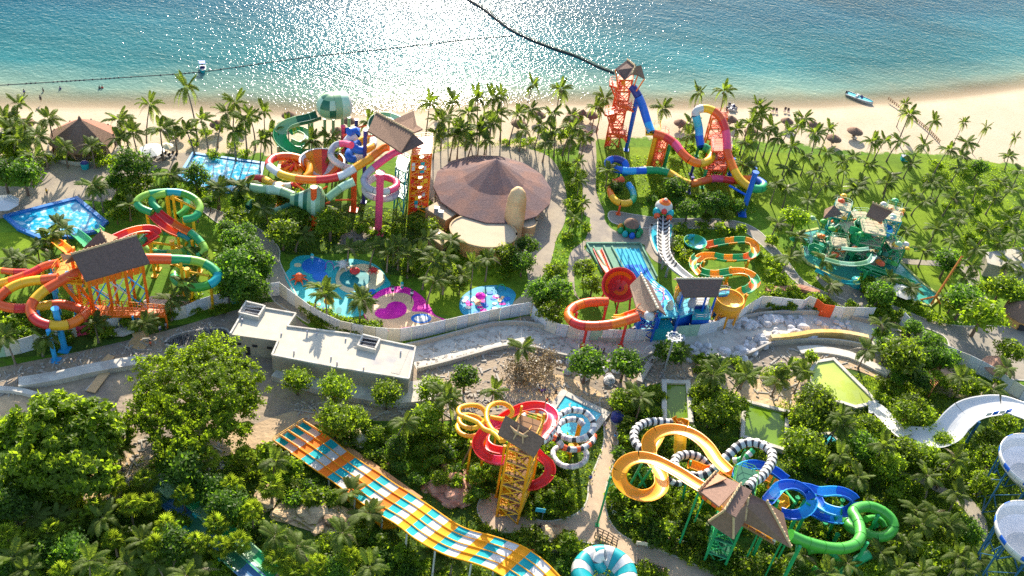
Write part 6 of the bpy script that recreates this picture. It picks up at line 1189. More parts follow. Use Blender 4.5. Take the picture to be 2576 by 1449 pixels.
boat('white speedboat with blue-green deck beached in the shallows of the pale beach', 'c4', 690, 750, 8.0, 2.7, -.55, 'white', 'teal'); boat('small boat with a blue canopy moored at the swim line in glittering water', 'c1', 1530, 530, 3.6, 1.7, -1.2, 'teal', 'offwhite', 'blue')
boat('grey jet ski parked at the water edge beyond the rainbow hump', 'c3', 1668, 818, 3.0, 1.1, -.9, 'gray', 'black', None, 'jet ski', 'jet_ski'); boat('small pale dinghy pulled up on the wet sand', 'c3', 1655, 840, 2.4, 1.1, -.4, 'offwhite', 'gray', None, 'dinghy', 'dinghy')
# floating boom and swim line
BP_ = resample(smooth([W(x, y, WL + .15) for x, y in ((1100,-60),(1180,0),(1215,22),(1290,78),(1380,118),(1450,142),(1500,166),(1545,184))], 6), 2.0); mb = MB()
for a, b_ in zip(BP_, BP_[1:]): mb.bar(a, b_, .30, n=6)
t = thing('floating_barrier', 'long dark floating barrier running out to sea across the glitter', 'floating barrier', tuple(BP_[len(BP_)//2])); mb.build('barrier_pipe', mat('dark_pipe', (.05,.045,.04), rough=.7), t)
mb = MB()
for a, b_ in zip(BP_, BP_[1:]): mb.bar(a + Vector((.9,.3,.15)), b_ + Vector((.9,.3,.15)), .10, n=5)
mb.build('edge_rope', mat('ochre_rope', (.32,.22,.08)), t)
SP_ = resample(smooth([W(x, y, WL + .05) for x, y in ((-60,218),(0,214),(100,208),(200,202),(320,194),(430,187),(510,180),(600,168),(740,148),(860,134),(980,122),(1100,108),(1190,98),(1290,90))], 5), 1.0)
t = thing('swim_line', 'thin dark swim line of small floats parallel to the beach', 'float line', tuple(SP_[len(SP_)//2])); mb = MB()
for a, b_ in zip(SP_, SP_[1:]): mb.bar(a, b_, .07, n=4)
mb.build('rope', mat('dark_pipe', (.05,.045,.04)), t); mb = MB(); rr_ = random.Random(2)
for a in SP_:
    if rr_.random() < .55: mb.rev(a, [(.02,-.2),(.28,0),(.02,.22)], 5)
tag(mb.build('float', mat('dark_float', (.08,.05,.06), rough=.6), t), kind='stuff')
# people
def person_mesh():
    me = bpy.data.meshes.new('body'); J = [(0,0,.92),(0,0,1.15),(0,0,1.40),(0,0,1.50),(0,0.02,1.62),(0,.02,1.74),(-.19,0,1.38),(-.27,.02,1.12),(-.29,-.08,.88),(-.30,-.12,.78),(.19,0,1.38),(.27,.02,1.12),(.27,-.10,.88),(.27,-.15,.79),
        (-.10,0,.86),(-.12,-.06,.48),(-.13,.04,.08),(-.13,-.12,.03),(.10,0,.86),(.13,.08,.48),(.14,.20,.10),(.14,.06,.03)]
    E = [(0,1),(1,2),(2,3),(3,4),(4,5),(2,6),(6,7),(7,8),(8,9),(2,10),(10,11),(11,12),(12,13),(0,14),(14,15),(15,16),(16,17),(0,18),(18,19),(19,20),(20,21)]
    RD = [.15,.13,.15,.06,.10,.085,.07,.05,.04,.04,.07,.05,.04,.04,.10,.07,.05,.045,.10,.07,.05,.045]
    me.from_pydata(J, E, []); o = bpy.data.objects.new('tmp', me); col.objects.link(o); md = o.modifiers.new('s', 'SKIN'); md.use_smooth_shade = True
    for i, r in enumerate(RD): me.skin_vertices[0].data[i].radius = (r, r*.8)
    me.skin_vertices[0].data[0].use_root = True; o.modifiers.new('b', 'SUBSURF').levels = 1
    dg = bpy.context.evaluated_depsgraph_get(); m2 = bpy.data.meshes.new_from_object(o.evaluated_get(dg)); bpy.data.objects.remove(o); return m2
PM = person_mesh(); M_skin = mat('skin', (.42,.24,.15), rough=.6); M_hair = mat('hair', (.02,.015,.01), rough=.8); PM.materials.clear(); PM.materials.append(M_skin)
SHM, TRM = {}, {}
def part_shell(z0, z1, r, name):
    mb = MB(); 
    if z0 > .8: mb.rev((0,0,0), [(r*.95,z0),(r,z0+.15),(r*1.12,z1-.12),(r*.6,z1)], 10); mb.bar((-.15,0,z1-.08),(-.26,.02,z1-.32), .085, .075, 7); mb.bar((.15,0,z1-.08),(.26,.02,z1-.32), .085, .075, 7)
    else: mb.bar((-.10,0,.93),(-.12,-.05,.48), .135, .10, 8); mb.bar((.10,0,.93),(.13,.07,.48), .135, .10, 8); mb.rev((0,0,0), [(.17,.84),(.19,.95),(.17,1.02)], 10)
    return mb
def person(label, f, x, y, shirt, trousers, rot=0, sunk=0, cap=None):
    p = W(*vp(f, x, y), 0 if not sunk else WL); t = thing('person', label, 'person', (p.x, p.y, p.z - sunk)); t.rotation_euler.z = rot
    b = bpy.data.objects.new('body', PM); col.objects.link(b); b.parent = t
    for nm, mb, c in (('shirt', part_shell(.92, 1.46, .18, ''), shirt), ('trousers', part_shell(.5, .9, .15, ''), trousers)):
        if c: o = mb.build(nm, K(c)); o.parent = t
    mb = MB(); mb.rev((0,.02,1.60), [(.115,.0),(.125,.10),(.08,.19),(.01,.22)], 10); o = mb.build('cap' if cap else 'hair', K(cap) if cap else M_hair); o.parent = t
person('person wading in the shallows closest to the frame edge', 'c1', 185, 708, 'navy', None, 1, .5); person('person bathing in the sea near the swim line', 'c1', 327, 690, 'black', None, 2, .8)
person('person standing at the water edge in dark swimwear', 'c1', 310, 768, 'black', 'black', .5); person('lone swimmer midway along the shallows', 'c1', 455, 672, 'navy', None, 0, 1.0); person('swimmer in a pair in the shallow water', 'c1', 752, 668, 'black', None, 0, 1.0)
person('second swimmer of the pair, slightly nearer the boat', 'c1', 772, 664, 'red', None, 0, 1.05)
person('person in a yellow shirt crossing the paved plaza', 'c5', 357, 118, 'yellow', 'black', 2.5); person('worker in a violet shirt on the path beyond the racer slide', 'b4', 795, 258, 'violet', 'navy', 1)
person('person in red and yellow on the path below the play fortress', 'c8', 690, 838, 'coral', 'blue', 1.2, 0, 'yellow'); person('person in dark clothes on the tan path by the yellow tower thicket', 'b5', 1165, 735, 'blue', 'black', .2)
person('person in a dark top waiting at the foot of the yellow tower path', 'n4', 735, 490, 'black', 'navy', .3); person('person in white on the tan path beside the striped coils', 'b5', 1280, 325, 'offwhite', 'violet', 1)
person('person in blue walking the upper tan path', 'b5', 1350, 420, 'sky', 'gray', 2); person('person in red among palms seaward of the round building', 'c2', 1508, 1040, 'red', 'black', 0)
for i, (x, y) in enumerate(((600,540),(620,545),(640,535),(665,555),(685,550))): person('worker in ' + ['blue', 'white', 'navy', 'grey', 'black'][i] + ' shirt in the huddle standing in the dry channel', 'b8', x, y, ['sky', 'white', 'navy', 'gray', 'black'][i], 'navy', i)
for i, (x, y) in enumerate(((800,80),(822,75),(858,95),(905,90),(838,150),(780,60))): person('worker in ' + ['violet', 'navy', 'grey', 'black', 'coral', 'offwhite'][i] + ' on the sandy earth seaward of the turquoise landing pool', 'b5', x, y, ['violet', 'navy', 'gray', 'black', 'coral', 'offwhite'][i], 'black', i)
person('worker beside the dirt track left of the concrete slab', 'b1', 1210, 380, 'white', 'navy', 1); person('worker near the grey blocks by the hoarding', 'b1', 1255, 360, 'gray', 'black', 2); person('worker in brown by the pale boards on bare earth', 'b1', 1140, 495, 'coral', 'brown', 2)
# fences, bridge, pergola, huts
def posts_line(label, f, pts, h=1.0, step=1.2, m=None, name='post_fence', r=.09, rail=True, cat='fence'):
    P = resample(T(f, pts), step); t = thing(name, label, cat, tuple(centre(P)))
    for a in P: MB().bar(a, a + Z*h, r, n=4).build('post', m or M_bark, t)
    if rail:
        for k in (.9, .45): mb = MB(); [mb.bar(a + Z*h*k, b_ + Z*h*k, r*.6, n=4) for a, b_ in zip(P, P[1:])]; mb.build('rail', m or M_bark, t)
    return t
posts_line('weathered wooden groyne fence crossing the open sand down to the sea', 'c4', [(905,755),(1000,830),(1120,920),(1215,1000),(1290,1080)], 1.0, .9, mat('driftwood', (.30,.19,.11), rough=.9), r=.13)
posts_line('dark picket fence with white tips below the curved path near the racer', 'n4', [(750,770),(850,765),(960,745),(1060,745),(1150,755)], 1.1, .35, K('black'), 'picket_fence', .08); posts_line('dark picket fence beside the hedge on the lower path', 'n4', [(1830,850),(1920,880),(2040,930),(2150,960)], 1.1, .35, K('black'), 'picket_fence', .08)
posts_line('rope fence with white markers between the lower path and the thicket', 'n4', [(1550,310),(1700,400),(1850,470),(2050,560),(2300,640),(2520,700)], 1.1, 1.6, K('offwhite'), 'rope_fence', .05)
posts_line('thin white railing beyond the striped coils path edge', 'b6', [(150,720),(160,850),(165,950)], 1.1, 1.5, K('white'), 'rope_fence', .04)
g = W(*vp('n4', 1490, 600)); t = thing('footbridge', 'small timber footbridge with rustic railings above the teal striped bowl', 'footbridge', (g.x, g.y, 0)); q = T('n4', [(1380,520,.6),(1480,560,.6),(1600,640,.6),(1590,690,.6),(1440,610,.6),(1350,570,.6)]); MB().slab(q, .3).build('deck', M_trim, t)
for a, b_ in ((0,2),(3,5)): railing(t, [q[a], q[(a+b_)//2], q[b_]], M_bark, 1.3, .9, r=.1)
g = W(*vp('n1', 1850, 880)); t = thing('pergola', 'orange-brown timber pergola with slatted roof among the palms', 'pergola', (g.x, g.y, 0)); q = T('n1', [(1760,850,3),(1920,770,3),(1990,830,3),(1850,950,3)])
for k in range(14): a, b_ = q[0].lerp(q[1], k/13), q[3].lerp(q[2], k/13); MB().bar(a, b_, .12, n=4).build('slat', mat('orange_timber', (.55,.25,.10), rough=.8), t)
for a in q: MB().bar((a.x, a.y, 0), a, .15, n=4).build('post', mat('orange_timber', (.55,.25,.10)), t)
roof_plane(t, [p + Z*.35 for p in T('n1', [(1930,765,3),(2010,800,3),(1990,880,3),(1880,860,3)])], mat('peach_roof', (.60,.34,.22), rough=.8), .2)
def roundhut(label, f, x, y, r, h, m=M_thatch, wall=None):
    p = W(*vp(f, x, y)); t = thing('thatched_hut', label, 'hut', (p.x, p.y, 0)); MB().rev(p, [(r, h*.45),(r*.97,h*.5),(r*.45,h*.85),(.1,h)], 12).build('roof', m, t, False); MB().rev(p, [(r*.75,0),(r*.75,h*.5)], 12).build('wall', wall or M_ochre, t); MB().box(p + Vector((0,-r*.76,.9)), (r*.5,.1,1.5)).build('serving_hatch', K('black'), t)
roundhut('rust-brown thatched hut on the paved forecourt by the far hoarding', 'n1', 2330, 850, 3.2, 4.6, mat('rust_thatch2', (.40,.22,.15), rough=.9, var=.3, scale=3), mat('brick_wall', (.28,.12,.08), rough=.9)); roundhut('orange-walled round hut with a dark thatched roof at the end of the forecourt', 'n1', 2520, 430, 3.8, 5.6, M_thatch, mat('orange_render', (.62,.34,.12)))
roundhut('small grey thatched hut half buried in the green planting by the right forecourt', 'c8', 2380, 730, 3, 4)
g = W(*vp('c8', 1800, 600)); t = thing('grey_roof_building', 'low building with a flat grey roof among trees at the edge of the grove', 'building', (g.x, g.y, 0)); q = T('c8', [(1640,560,3.4),(1932,520,3.4),(2010,600,3.4),(1990,720,3.4),(1660,640,3.4)]); MB().prism(q, 0, 3.4).build('wall', M_wallc, t); MB().prism([centre(q) + (p-centre(q))*1.03 for p in q], 3.4, 3.65).build('roof', M_conc, t)
g = W(*vp('c5', 1270, 900)); t = thing('low_concrete_shelter', 'low curved concrete shelter behind the orange walkway', 'shelter', (g.x, g.y, 0)); q = T('c5', [(1080,920,1.6),(1140,880,1.8),(1240,862,2),(1420,865,2),(1430,915,1.8),(1300,940,1.6),(1100,960,1.4)]); MB().prism(q, 0, 1.7).build('slab', mat('pink_concrete', (.58,.44,.34), rough=.9), t)
g = W(*vp('b1', 890, 370)); t = thing('tarpaulin', 'crumpled cream tarpaulin sheet lying along the hoarding near the slide shadow', 'tarpaulin', (g.x, g.y, 0)); MB().slab(T('b1', [(780,380,.5),(870,355,.9),(950,330,.6),(1030,335,.5),(1020,375,.4),(930,410,.5),(830,405,.4)]), .2).build('sheet', M_concw, t)
# bins, bench, blue box, pit
def simple(name, label, cat, f, x, y, fn): p = W(*vp(f, x, y)); t = thing(name, label, cat, (p.x, p.y, 0)); fn(p, t); return t
simple('litter_bin', 'dark teal bin in front of the round thatched pavilion', 'bin', 'c1', 645, 1270, lambda p, t: (MB().rev(p, [(.8,0),(.9,1.2),(.8,1.5)], 12).build('body', K('teal'), t), MB().rev(p, [(.95,1.5),(.6,1.8),(.02,1.85)], 12).build('lid', K('navy'), t)))
simple('ring_bench', 'oval dark bench ring on the paving beside the round pavilion', 'bench', 'c1', 290, 1215, lambda p, t: (MB().rev(p, [(1.6,.45),(2.1,.45),(2.1,.35),(1.6,.35)], 18).build('seat', M_bark, t), [MB().bar(p + Vector((1.8*math.cos(a), 1.8*math.sin(a), 0)), p + Vector((1.8*math.cos(a), 1.8*math.sin(a), .4)), .08).build('leg', M_bark, t) for a in (0, 1.5, 3, 4.6)]))
simple('pump_cabinet', 'dark navy rounded pump cabinet beside the tan path', 'cabinet', 'b5', 1368, 270, lambda p, t: (MB().rev(p, [(1.1,0),(1.15,1.3),(.7,1.9),(.02,2.0)], 10).build('cabinet_body', K('navy'), t), MB().rev(p, [(1.3,0),(1.3,.15),(.02,.16)], 10).build('plinth', M_conc, t)))
simple('cabinet', 'small teal cabinet at the lawn edge by the beach palms', 'cabinet', 'c4', 1025, 1210, lambda p, t: (MB().box(p + Z*.6, (1.8,1.2,1.2)).build('cabinet_body', K('teal'), t), MB().box(p + Z*1.27, (2.0,1.4,.12)).build('lid', K('gray'), t)))
simple('sign', 'turquoise signboard on a pole by the thicket', 'sign', 'n4', 760, 375, lambda p, t: (MB().bar(p, p + Z*2.8, .06).build('post', M_steel, t), MB().box(p + Vector((-.5,0,2.4)), (1.6,.1,.9)).build('board', K('cyan'), t)))
simple('sign', 'faded white info board among rocks by the lower path', 'sign', 'n4', 1880, 690, lambda p, t: ([MB().bar(p + Vector((s,0,0)), p + Vector((s,0,1.2)), .06).build('post', M_steel, t) for s in (-.8,.8)], MB().box(p + Z*1.2, (2.2,.1,.8)).build('board', K('cream'), t)))
simple('inflatable_tube', 'coral inflatable ring shape by the rocks at the racer side', 'inflatable', 'n4', 700, 690, lambda p, t: (MB().rev(p, [(.3,.6),(.8,.9),(1.2,.5),(.8,.1),(.3,.4)], 14).build('ring', K('coral'), t), MB().rev(p + Vector((-1.5,-.3,0)), [(.5,.1),(.7,.6),(.02,1)], 10).build('float_body', K('red'), t)))
g = W(*vp('b1', 1500, 440)); PT = thing('foundation_pit', 'dark round foundation pit full of upright rebar beside the concrete building', 'foundation', (g.x, g.y, 0)); P = smooth(T('b1', [(1255,490),(1290,440),(1400,400),(1560,375),(1680,370),(1730,400),(1735,480),(1640,520),(1400,520)]), 4, True)
MB().prism(P, 0, .12).build('pit_floor', mat('wet_mud', (.06,.055,.05), rough=.5, var=.3), PT); mb = MB(); vs_, fs_ = sweep(P + P[:2], [(-.2,0),(-.2,.7),(.2,.7),(.2,0)][::-1], False); mb.add(vs_, fs_); mb.build('pit_kerb', M_conc, PT); mb = MB(); rr_ = random.Random(9)
for i in range(260): a = rr_.choice(P).lerp(centre(P), rr_.uniform(.05, 1)); mb.bar(a, a + Vector((rr_.uniform(-.3,.3), rr_.uniform(-.3,.3), rr_.uniform(1.2, 2.4))), .04, n=3)
tag(mb.build('rebar', M_steel, PT), kind='stuff')
for i in range(3): a, b_ = T('b1', [(1500 + 40*i, 345 - 10*i, 1.2),(1570 + 40*i, 415, .4)]); MB().bar(a, b_, .12).build('plank', M_concw, PT)
boxes = [((1060,410),(2.6,3.2,.2),.5,'pale board sheet lying flat by the hoarding shadow'), ((1035,470),(3.4,2.2,.15),-.3,'tan board stack on the earth below the pale board sheet'), ((740,760),(1.6,5,.5),-.2,'grey steel ramp across the low concrete kerb wall'), ((800,600),(1.4,3.0,.4),-.3,'orange plywood sheet leaning near the kerb wall')]
for (x, y), d, r, lab in boxes:
    p = W(*vp('b1', x, y)); t = thing('building_board', lab, 'board', (p.x, p.y, 0)); 
    for k in range(3): MB().box(p + Vector((.1*k, -.12*k, d[2]*(k+.5)/3)), (d[0], d[1], d[2]/3.2), r + .05*k).build('sheet', [M_concw, M_conc, mat('plywood', (.55,.36,.18), rough=.8)][k if 'orange' not in lab else 2], t)  # the orange sheet takes the plywood colour in every layer
# rubble, rebar scraps and planks strewn over the site
mb = MB(); rr_ = random.Random(21)
ZONES = [[(0,940),(420,840),(560,800),(570,850),(420,880),(300,930),(0,1000)],[(1050,880),(1330,800),(1560,850),(1560,900),(1300,960),(1050,960)],[(700,1010),(1100,1020),(1100,1050),(760,1060)],[(1560,900),(1760,880),(1900,900),(2030,900),(2000,1020),(1700,960),(1560,1000)],[(330,1100),(560,1100),(560,1180),(380,1230),(240,1290)],[(1100,960),(1550,960),(1540,1060),(1280,1030),(1100,1050)],[(1930,870),(2250,890),(2250,960),(2080,910),(1930,920)]]
def inpoly(x, y, P):
    c = False; j = len(P) - 1
    for i in range(len(P)):
        if (P[i][1] > y) != (P[j][1] > y) and x < (P[j][0]-P[i][0])*(y-P[i][1])/(P[j][1]-P[i][1]) + P[i][0]: c = not c
        j = i
    return c
for zn in ZONES:
    x0, x1, y0, y1 = min(p[0] for p in zn), max(p[0] for p in zn), min(p[1] for p in zn), max(p[1] for p in zn)
    for i in range(int((x1-x0)*(y1-y0)/90)):
        x, y = rr_.uniform(x0, x1), rr_.uniform(y0, y1)
        if not inpoly(x, y, zn): continue
        p = W(x, y); s = rr_.uniform(.12, .5); mb.box(p + Z*s*.3, (s*rr_.uniform(.6,3 if rr_.random() < .8 else 9), s*rr_.uniform(.4,1), s*.7), rr_.uniform(0, 3), rr_.uniform(.5, 1))
tag(mb.build('rubble', mat('rubble', (.46,.42,.35), rough=.95, var=.5, scale=.6, col2=(.26,.22,.18), c2scale=.6)), None, None, None, 'stuff')
# ---------------------------------------------------------------- vegetation
L_palm = leafmat('palm_leaf', (.085,.120,.020), (3.4,3.4,1.3), tw=.45, rough=.55, spec=.15)
L_fan = leafmat('fan_palm_leaf', (.12,.16,.022), (3.4,3.4,1.2), tw=.55, rough=.55, spec=.15)
L_dark = leafmat('dark_leaf', (.055,.105,.014), (4.2,4.2,1.4), tw=.55, rough=.5, spec=.2)
L_mid = leafmat('mid_leaf', (.098,.145,.014), (3.6,3.5,1.3), tw=.6, spec=.2)
L_lite = leafmat('light_leaf', (.115,.165,.014), (3.0,3.1,1.1), tw=.6, spec=.2)
L_under = leafmat('undergrowth_leaf', (.115,.155,.016), (3.4,3.4,1.3), tw=.6, var=.5, spec=.2)
L_air = leafmat('airy_leaf', (.13,.185,.016), (3.4,3.5,1.2), tw=.62, spec=.15)
L_dry = leafmat('dry_leaf', (.17,.125,.06), (1.6,1.5,1.2), tw=.3)
def frond_mesh(L_, droop, nl=22, seed=0, m=None):
    rr = random.Random(seed); vs_, fs_ = [], []; P = []
    for k in range(7): t = k/6; P.append(Vector((L_*t*(1 - .22*t), 0, L_*(.42*t - droop*t*t))))
    for k in range(6):
        w_ = .05*(1 - k/7); n = len(vs_); vs_ += [P[k] + Vector((0,-w_,0)), P[k] + Vector((0,w_,0)), P[k+1] + Vector((0,w_*.8,0)), P[k+1] + Vector((0,-w_*.8,0))]; fs_.append((n, n+1, n+2, n+3))
    for i in range(nl):
        t = .12 + .88*i/(nl-1); u = t*6; k = min(5, int(u)); p = P[k].lerp(P[k+1], u - k); d = (P[k+1]-P[k]).normalized(); ll = L_*.18*math.sin(math.pi*min(1, .22 + .75*t))**.8
        for sg in (-1, 1):
            tip = p + d*ll*.55 + Vector((0, sg*ll*.85, -ll*rr.uniform(.25,.6))); w_ = d*(L_*.023); n = len(vs_); mid = p.lerp(tip, .5) + Vector((0,0,.06)); vs_ += [p - w_*.6, mid - w_, tip, mid + w_, p + w_*.6]; fs_.append((n, n+1, n+2, n+3, n+4))
    me = bpy.data.meshes.new('frond'); me.from_pydata([tuple(v) for v in vs_], [], fs_); me.materials.append(m or L_palm); return me
FM_ = [frond_mesh(3.5, .25, seed=1), frond_mesh(3.8, .52, seed=2), frond_mesh(3.7, .80, seed=3), frond_mesh(3.3, 1.05, seed=4)]
FMd = frond_mesh(3.0, 1.25, 12, 5, L_dry)
def obj_me(name, me, parent): o = bpy.data.objects.new(name, me); col.objects.link(o); o.parent = parent; return o
def palm_proto(seed, h, lean, nf=16, wind=0.0):
    rr = random.Random(seed); t = bpy.data.objects.new('palm_tree', None); col.objects.link(t); mb = MB(); C_ = [Vector((lean*(k/6)**1.8, 0, h*k/6)) for k in range(7)]
    for k in range(6): mb.bar(C_[k], C_[k+1], .19 - .016*k + (.08 if k == 0 else 0), .19 - .016*(k+1), 7)
    o = mb.build('trunk', M_trunk, None); o.parent = t
    for i in range(nf):
        layer = i % 4; a = i*2.399 + rr.uniform(-.25,.25); f = obj_me('frond', FM_[layer] if not (i == nf-1) else FMd, t); f.location = C_[6] + Vector((.1*math.cos(a), .1*math.sin(a), -.05*layer))
        tilt = (-.75, -.40, -.08, .18)[layer] + rr.uniform(-.12,.12); a += wind*math.sin(a)*.5
        f.rotation_euler = (rr.uniform(-.25,.25), tilt + .1, a); s = rr.uniform(.85, 1.1); f.scale = (s, s, s)
    mb = MB()
    for k in range(5): a = k*1.3; mb.rev(C_[6] + Vector((.25*math.cos(a), .25*math.sin(a), -.45)), [(.02,-.18),(.17,0),(.02,.18)], 6)
    o = mb.build('coconut_cluster', L_dry, None); o.parent = t; tag(o, kind='stuff'); t['crown_off'] = lean; return t
PALMS = [palm_proto(i, 8.0, (.3,.9,1.5,.5,1.9,.1)[i], (21,19,22,20,18,22)[i], .6 if i % 2 else 0) for i in range(6)]
def fan_mesh():
    vs_, fs_ = [(0,-.04,0),(0,.04,0),(1.1,.03,.12),(1.1,-.03,.12)], [(0,1,2,3)]; n = 11
    for i in range(n):
        a = -1.9 + 3.8*i/(n-1); c = (1.1, 0, .12); ll = .95*(1 - .12*abs(a)); d = (math.cos(a), math.sin(a)); s = (-d[1]*.13, d[0]*.13); k = len(vs_)
        vs_ += [c, (c[0]+d[0]*ll*.55+s[0], d[1]*ll*.55+s[1], .12), (c[0]+d[0]*ll, d[1]*ll, -.12), (c[0]+d[0]*ll*.55-s[0], d[1]*ll*.55-s[1], .12)]; fs_.append((k,k+1,k+2,k+3))
    me = bpy.data.meshes.new('fan_leaf'); me.from_pydata(vs_, [], fs_); me.materials.append(L_fan); return me
FANM = fan_mesh()
def fan_proto(seed, h, nf=24):
    rr = random.Random(seed); t = bpy.data.objects.new('fan_palm', None); col.objects.link(t); mb = MB(); mb.bar((0,0,0), (.1,0,h), .2, .13, 7); o = mb.build('trunk', M_trunk, None); o.parent = t
    for i in range(nf):
        f = obj_me('fan_leaf', FANM, t); f.location = (.1, 0, h); a = i*2.399; ti = -1.25 + 1.75*(i/nf) + rr.uniform(-.15,.15); f.rotation_euler = (rr.uniform(-.3,.3), ti, a); s = rr.uniform(.85,1.1); f.scale = (s, s, s)
    return t
FANS = [fan_proto(i, 4.6) for i in range(3)]
def crown_mesh(name, seed, rad, nclump, per, leaf, m, shell=.55, flat=.35, spread=.42, low=-.35):
    g_ = np.random.default_rng(seed); d = g_.normal(size=(nclump, 3)); d /= np.linalg.norm(d, axis=1)[:, None]; d[:, 2] = np.where(d[:, 2] < low, -d[:, 2]*.6, d[:, 2])
    lump = 1 + .20*np.sin(d[:,0]*5 + seed)*np.cos(d[:,1]*4.3 + 2*seed) + .12*np.sin(d[:,2]*9 + d[:,0]*7); r = (shell + (1 - shell)*g_.random(nclump)**.5)*lump
    c = d*r[:,None]*np.array(rad); c = np.repeat(c, per, 0); sp = spread*min(rad); c += g_.normal(size=c.shape)*sp*np.array([.55,.55,flat]); n = len(c)
    nrm = np.repeat(d, per, 0)*.7 + g_.normal(size=(n,3))*.55; nrm[:,2] += .55; nrm /= np.linalg.norm(nrm, axis=1)[:,None]
    a = np.cross(nrm, g_.normal(size=(n,3))); a /= np.linalg.norm(a, axis=1)[:,None]; b_ = np.cross(nrm, a); s = (leaf*g_.uniform(.6,1.35,n))[:,None]
    v = np.stack([c - a*s, c - b_*s*.5 , c + a*s, c + b_*s*.5], 1).reshape(-1,3); return npmesh(name, v, np.arange(4*n).reshape(-1,4), m)
def tree_proto(name, seed, h, rad, nclump, per, leaf, m, trunk_r=.22, cz=None, **k):
    t = bpy.data.objects.new(name, None); col.objects.link(t); cz = cz or h - rad[2]*.9; me = crown_mesh('crown', seed, rad, nclump, per, leaf, m, **k); c = obj_me('crown', me, t); c.location = (0,0,cz); rr = random.Random(seed); mb = MB()
    mb.bar((0,0,0), (0,0,cz*.6), trunk_r*1.25, trunk_r, 7)
    for i in range(6): a = i*1.05 + rr.random(); mb.bar((0,0,cz*.55), (rad[0]*.6*math.cos(a), rad[1]*.6*math.sin(a), cz + rad[2]*rr.uniform(-.1,.4)), trunk_r*.6, .05, 5)
    o = mb.build('trunk', M_bark, None); o.parent = t; return t
TREES = [tree_proto('broadleaf_tree', 1, 6.5, (2.6,2.5,2.3), 60, 34, .30, L_mid), tree_proto('broadleaf_tree', 2, 6.5, (2.7,2.4,2.4), 60, 34, .32, L_dark), tree_proto('broadleaf_tree', 3, 6.0, (2.5,2.6,2.0), 50, 34, .30, L_lite), tree_proto('broadleaf_tree', 4, 7.0, (2.4,2.5,2.8), 60, 36, .28, L_dark), tree_proto('broadleaf_tree', 5, 5.5, (3.0,2.8,1.9), 60, 34, .32, L_mid)]
SHR = [tree_proto('shrub', 11, 1.9, (1.3,1.2,.95), 24, 22, .22, L_mid, .06, .9, spread=.5), tree_proto('shrub', 12, 2.1, (1.2,1.3,1.1), 24, 22, .24, L_dark, .06, 1.0, spread=.5), tree_proto('shrub', 13, 1.7, (1.4,1.2,.85), 24, 22, .22, L_lite, .06, .8, spread=.5), tree_proto('shrub', 14, 2.6, (1.0,1.1,1.5), 22, 24, .30, L_mid, .06, 1.3, spread=.5), tree_proto('shrub', 15, 1.6, (1.5,1.4,.8), 26, 22, .2, L_under, .06, .75, spread=.5)]
BIGA = tree_proto('broadleaf_tree', 21, 13, (11.4,10.0,4.6), 1000, 54, .24, L_air, .7, 7.0, shell=.4, spread=.13, flat=.4, low=-.2)
BIGB = tree_proto('broadleaf_tree', 22, 12, (9.0,8.2,7.0), 640, 56, .46, L_mid, .7, 6.5, shell=.66, spread=.10, flat=.3, low=-.2)
DRYT = tree_proto('dry_shrub', 31, 3.0, (2.6,2.0,1.2), 26, 22, .16, L_dry, .10, 1.6, spread=.5)
GRP = {'palm': 'coconut palms of the park', 'fan': 'fan palms of the lower garden', 'tree': 'broadleaf trees of the park', 'shrub': 'shrubs of the park'}
LM = {'the round thatched pavilion': (215,370), 'the foaming blue pool': (140,545), 'the bright blue pool': (560,440), 'the orange slide tower': (290,680), 'the orange tube loops': (80,740), 'the green tube loops': (430,520), 'the green sphere slide': (840,270), 'the red and white tubes': (780,440), 'the star-shaped roof': (990,330),
      'the round brown roof': (1240,450), 'the orange drum building': (1215,600), 'the teal splash pad': (860,720), 'the pink splash pad': (1010,780), 'the confetti splash pad': (1225,760), 'the concrete building': (800,860), 'the rebar pit': (500,850), 'the coral stair tower': (1570,250), 'the rainbow hump': (1780,320), 'the blue flume end': (1870,470),
      'the snake slide': (1665,580), 'the red funnel slide': (1555,720), 'the yellow bowl slide': (1830,765), 'the winding green flume': (1840,640), 'the play fortress': (2150,610), 'the orange boom': (2400,720), 'the speedboat': (2160,245), 'the groyne fence': (2290,290), 'the lone thatched umbrella': (2150,330), 'the pale forecourt': (2440,850), 'the boulder heap': (1850,840),
      'the long lime pond': (2110,970), 'the square green pond': (1925,1075), 'the narrow dark pond': (1700,1010), 'the white slide channel': (2450,1040), 'the upper white bowl': (2560,1170), 'the lower white bowl': (2560,1360), 'the blue coils': (2080,1250), 'the green tube coil': (2180,1320), 'the brown winged roof': (1870,1270), 'the big orange loops': (1620,1170),
      'the striped tube': (1900,1160), 'the tan path': (1510,1250), 'the yellow stair tower': (1290,1250), 'the red rock mound': (1145,1225), 'the yellow coils': (1190,1070), 'the upper racer lanes': (800,1130), 'the lower racer lanes': (1150,1330), 'the sandy outcrop': (800,1310), 'the teal speed slides': (480,1290), 'the huge light green tree': (490,1010), 'the huge dark tree': (150,1130),
      'the teal striped bowl': (1520,1410), 'the turquoise landing pool': (1440,1030), 'the dry channel': (1400,880), 'the green pool edge palms': (2330,700), 'the pergola': (2360,940), 'the sun deck': (400,385), 'the square thatched shelter': (1433,285), 'the grey-roofed building': (2540,640), 'the sandy pit': (250,1230), 'the cream rock pile': (910,1130)}
LMK = list(LM); LMX = np.array([LM[k] for k in LMK], float)
PLANTS = []
def add(kind, f, x, y, h=None, s=1.0, proto=None, look=None, ground=False):
    px, py = vp(f, x, y) if f else (x, y)
    PLANTS.append([kind, px, py, h, s, proto, look, ground])
rv = random.Random(5)
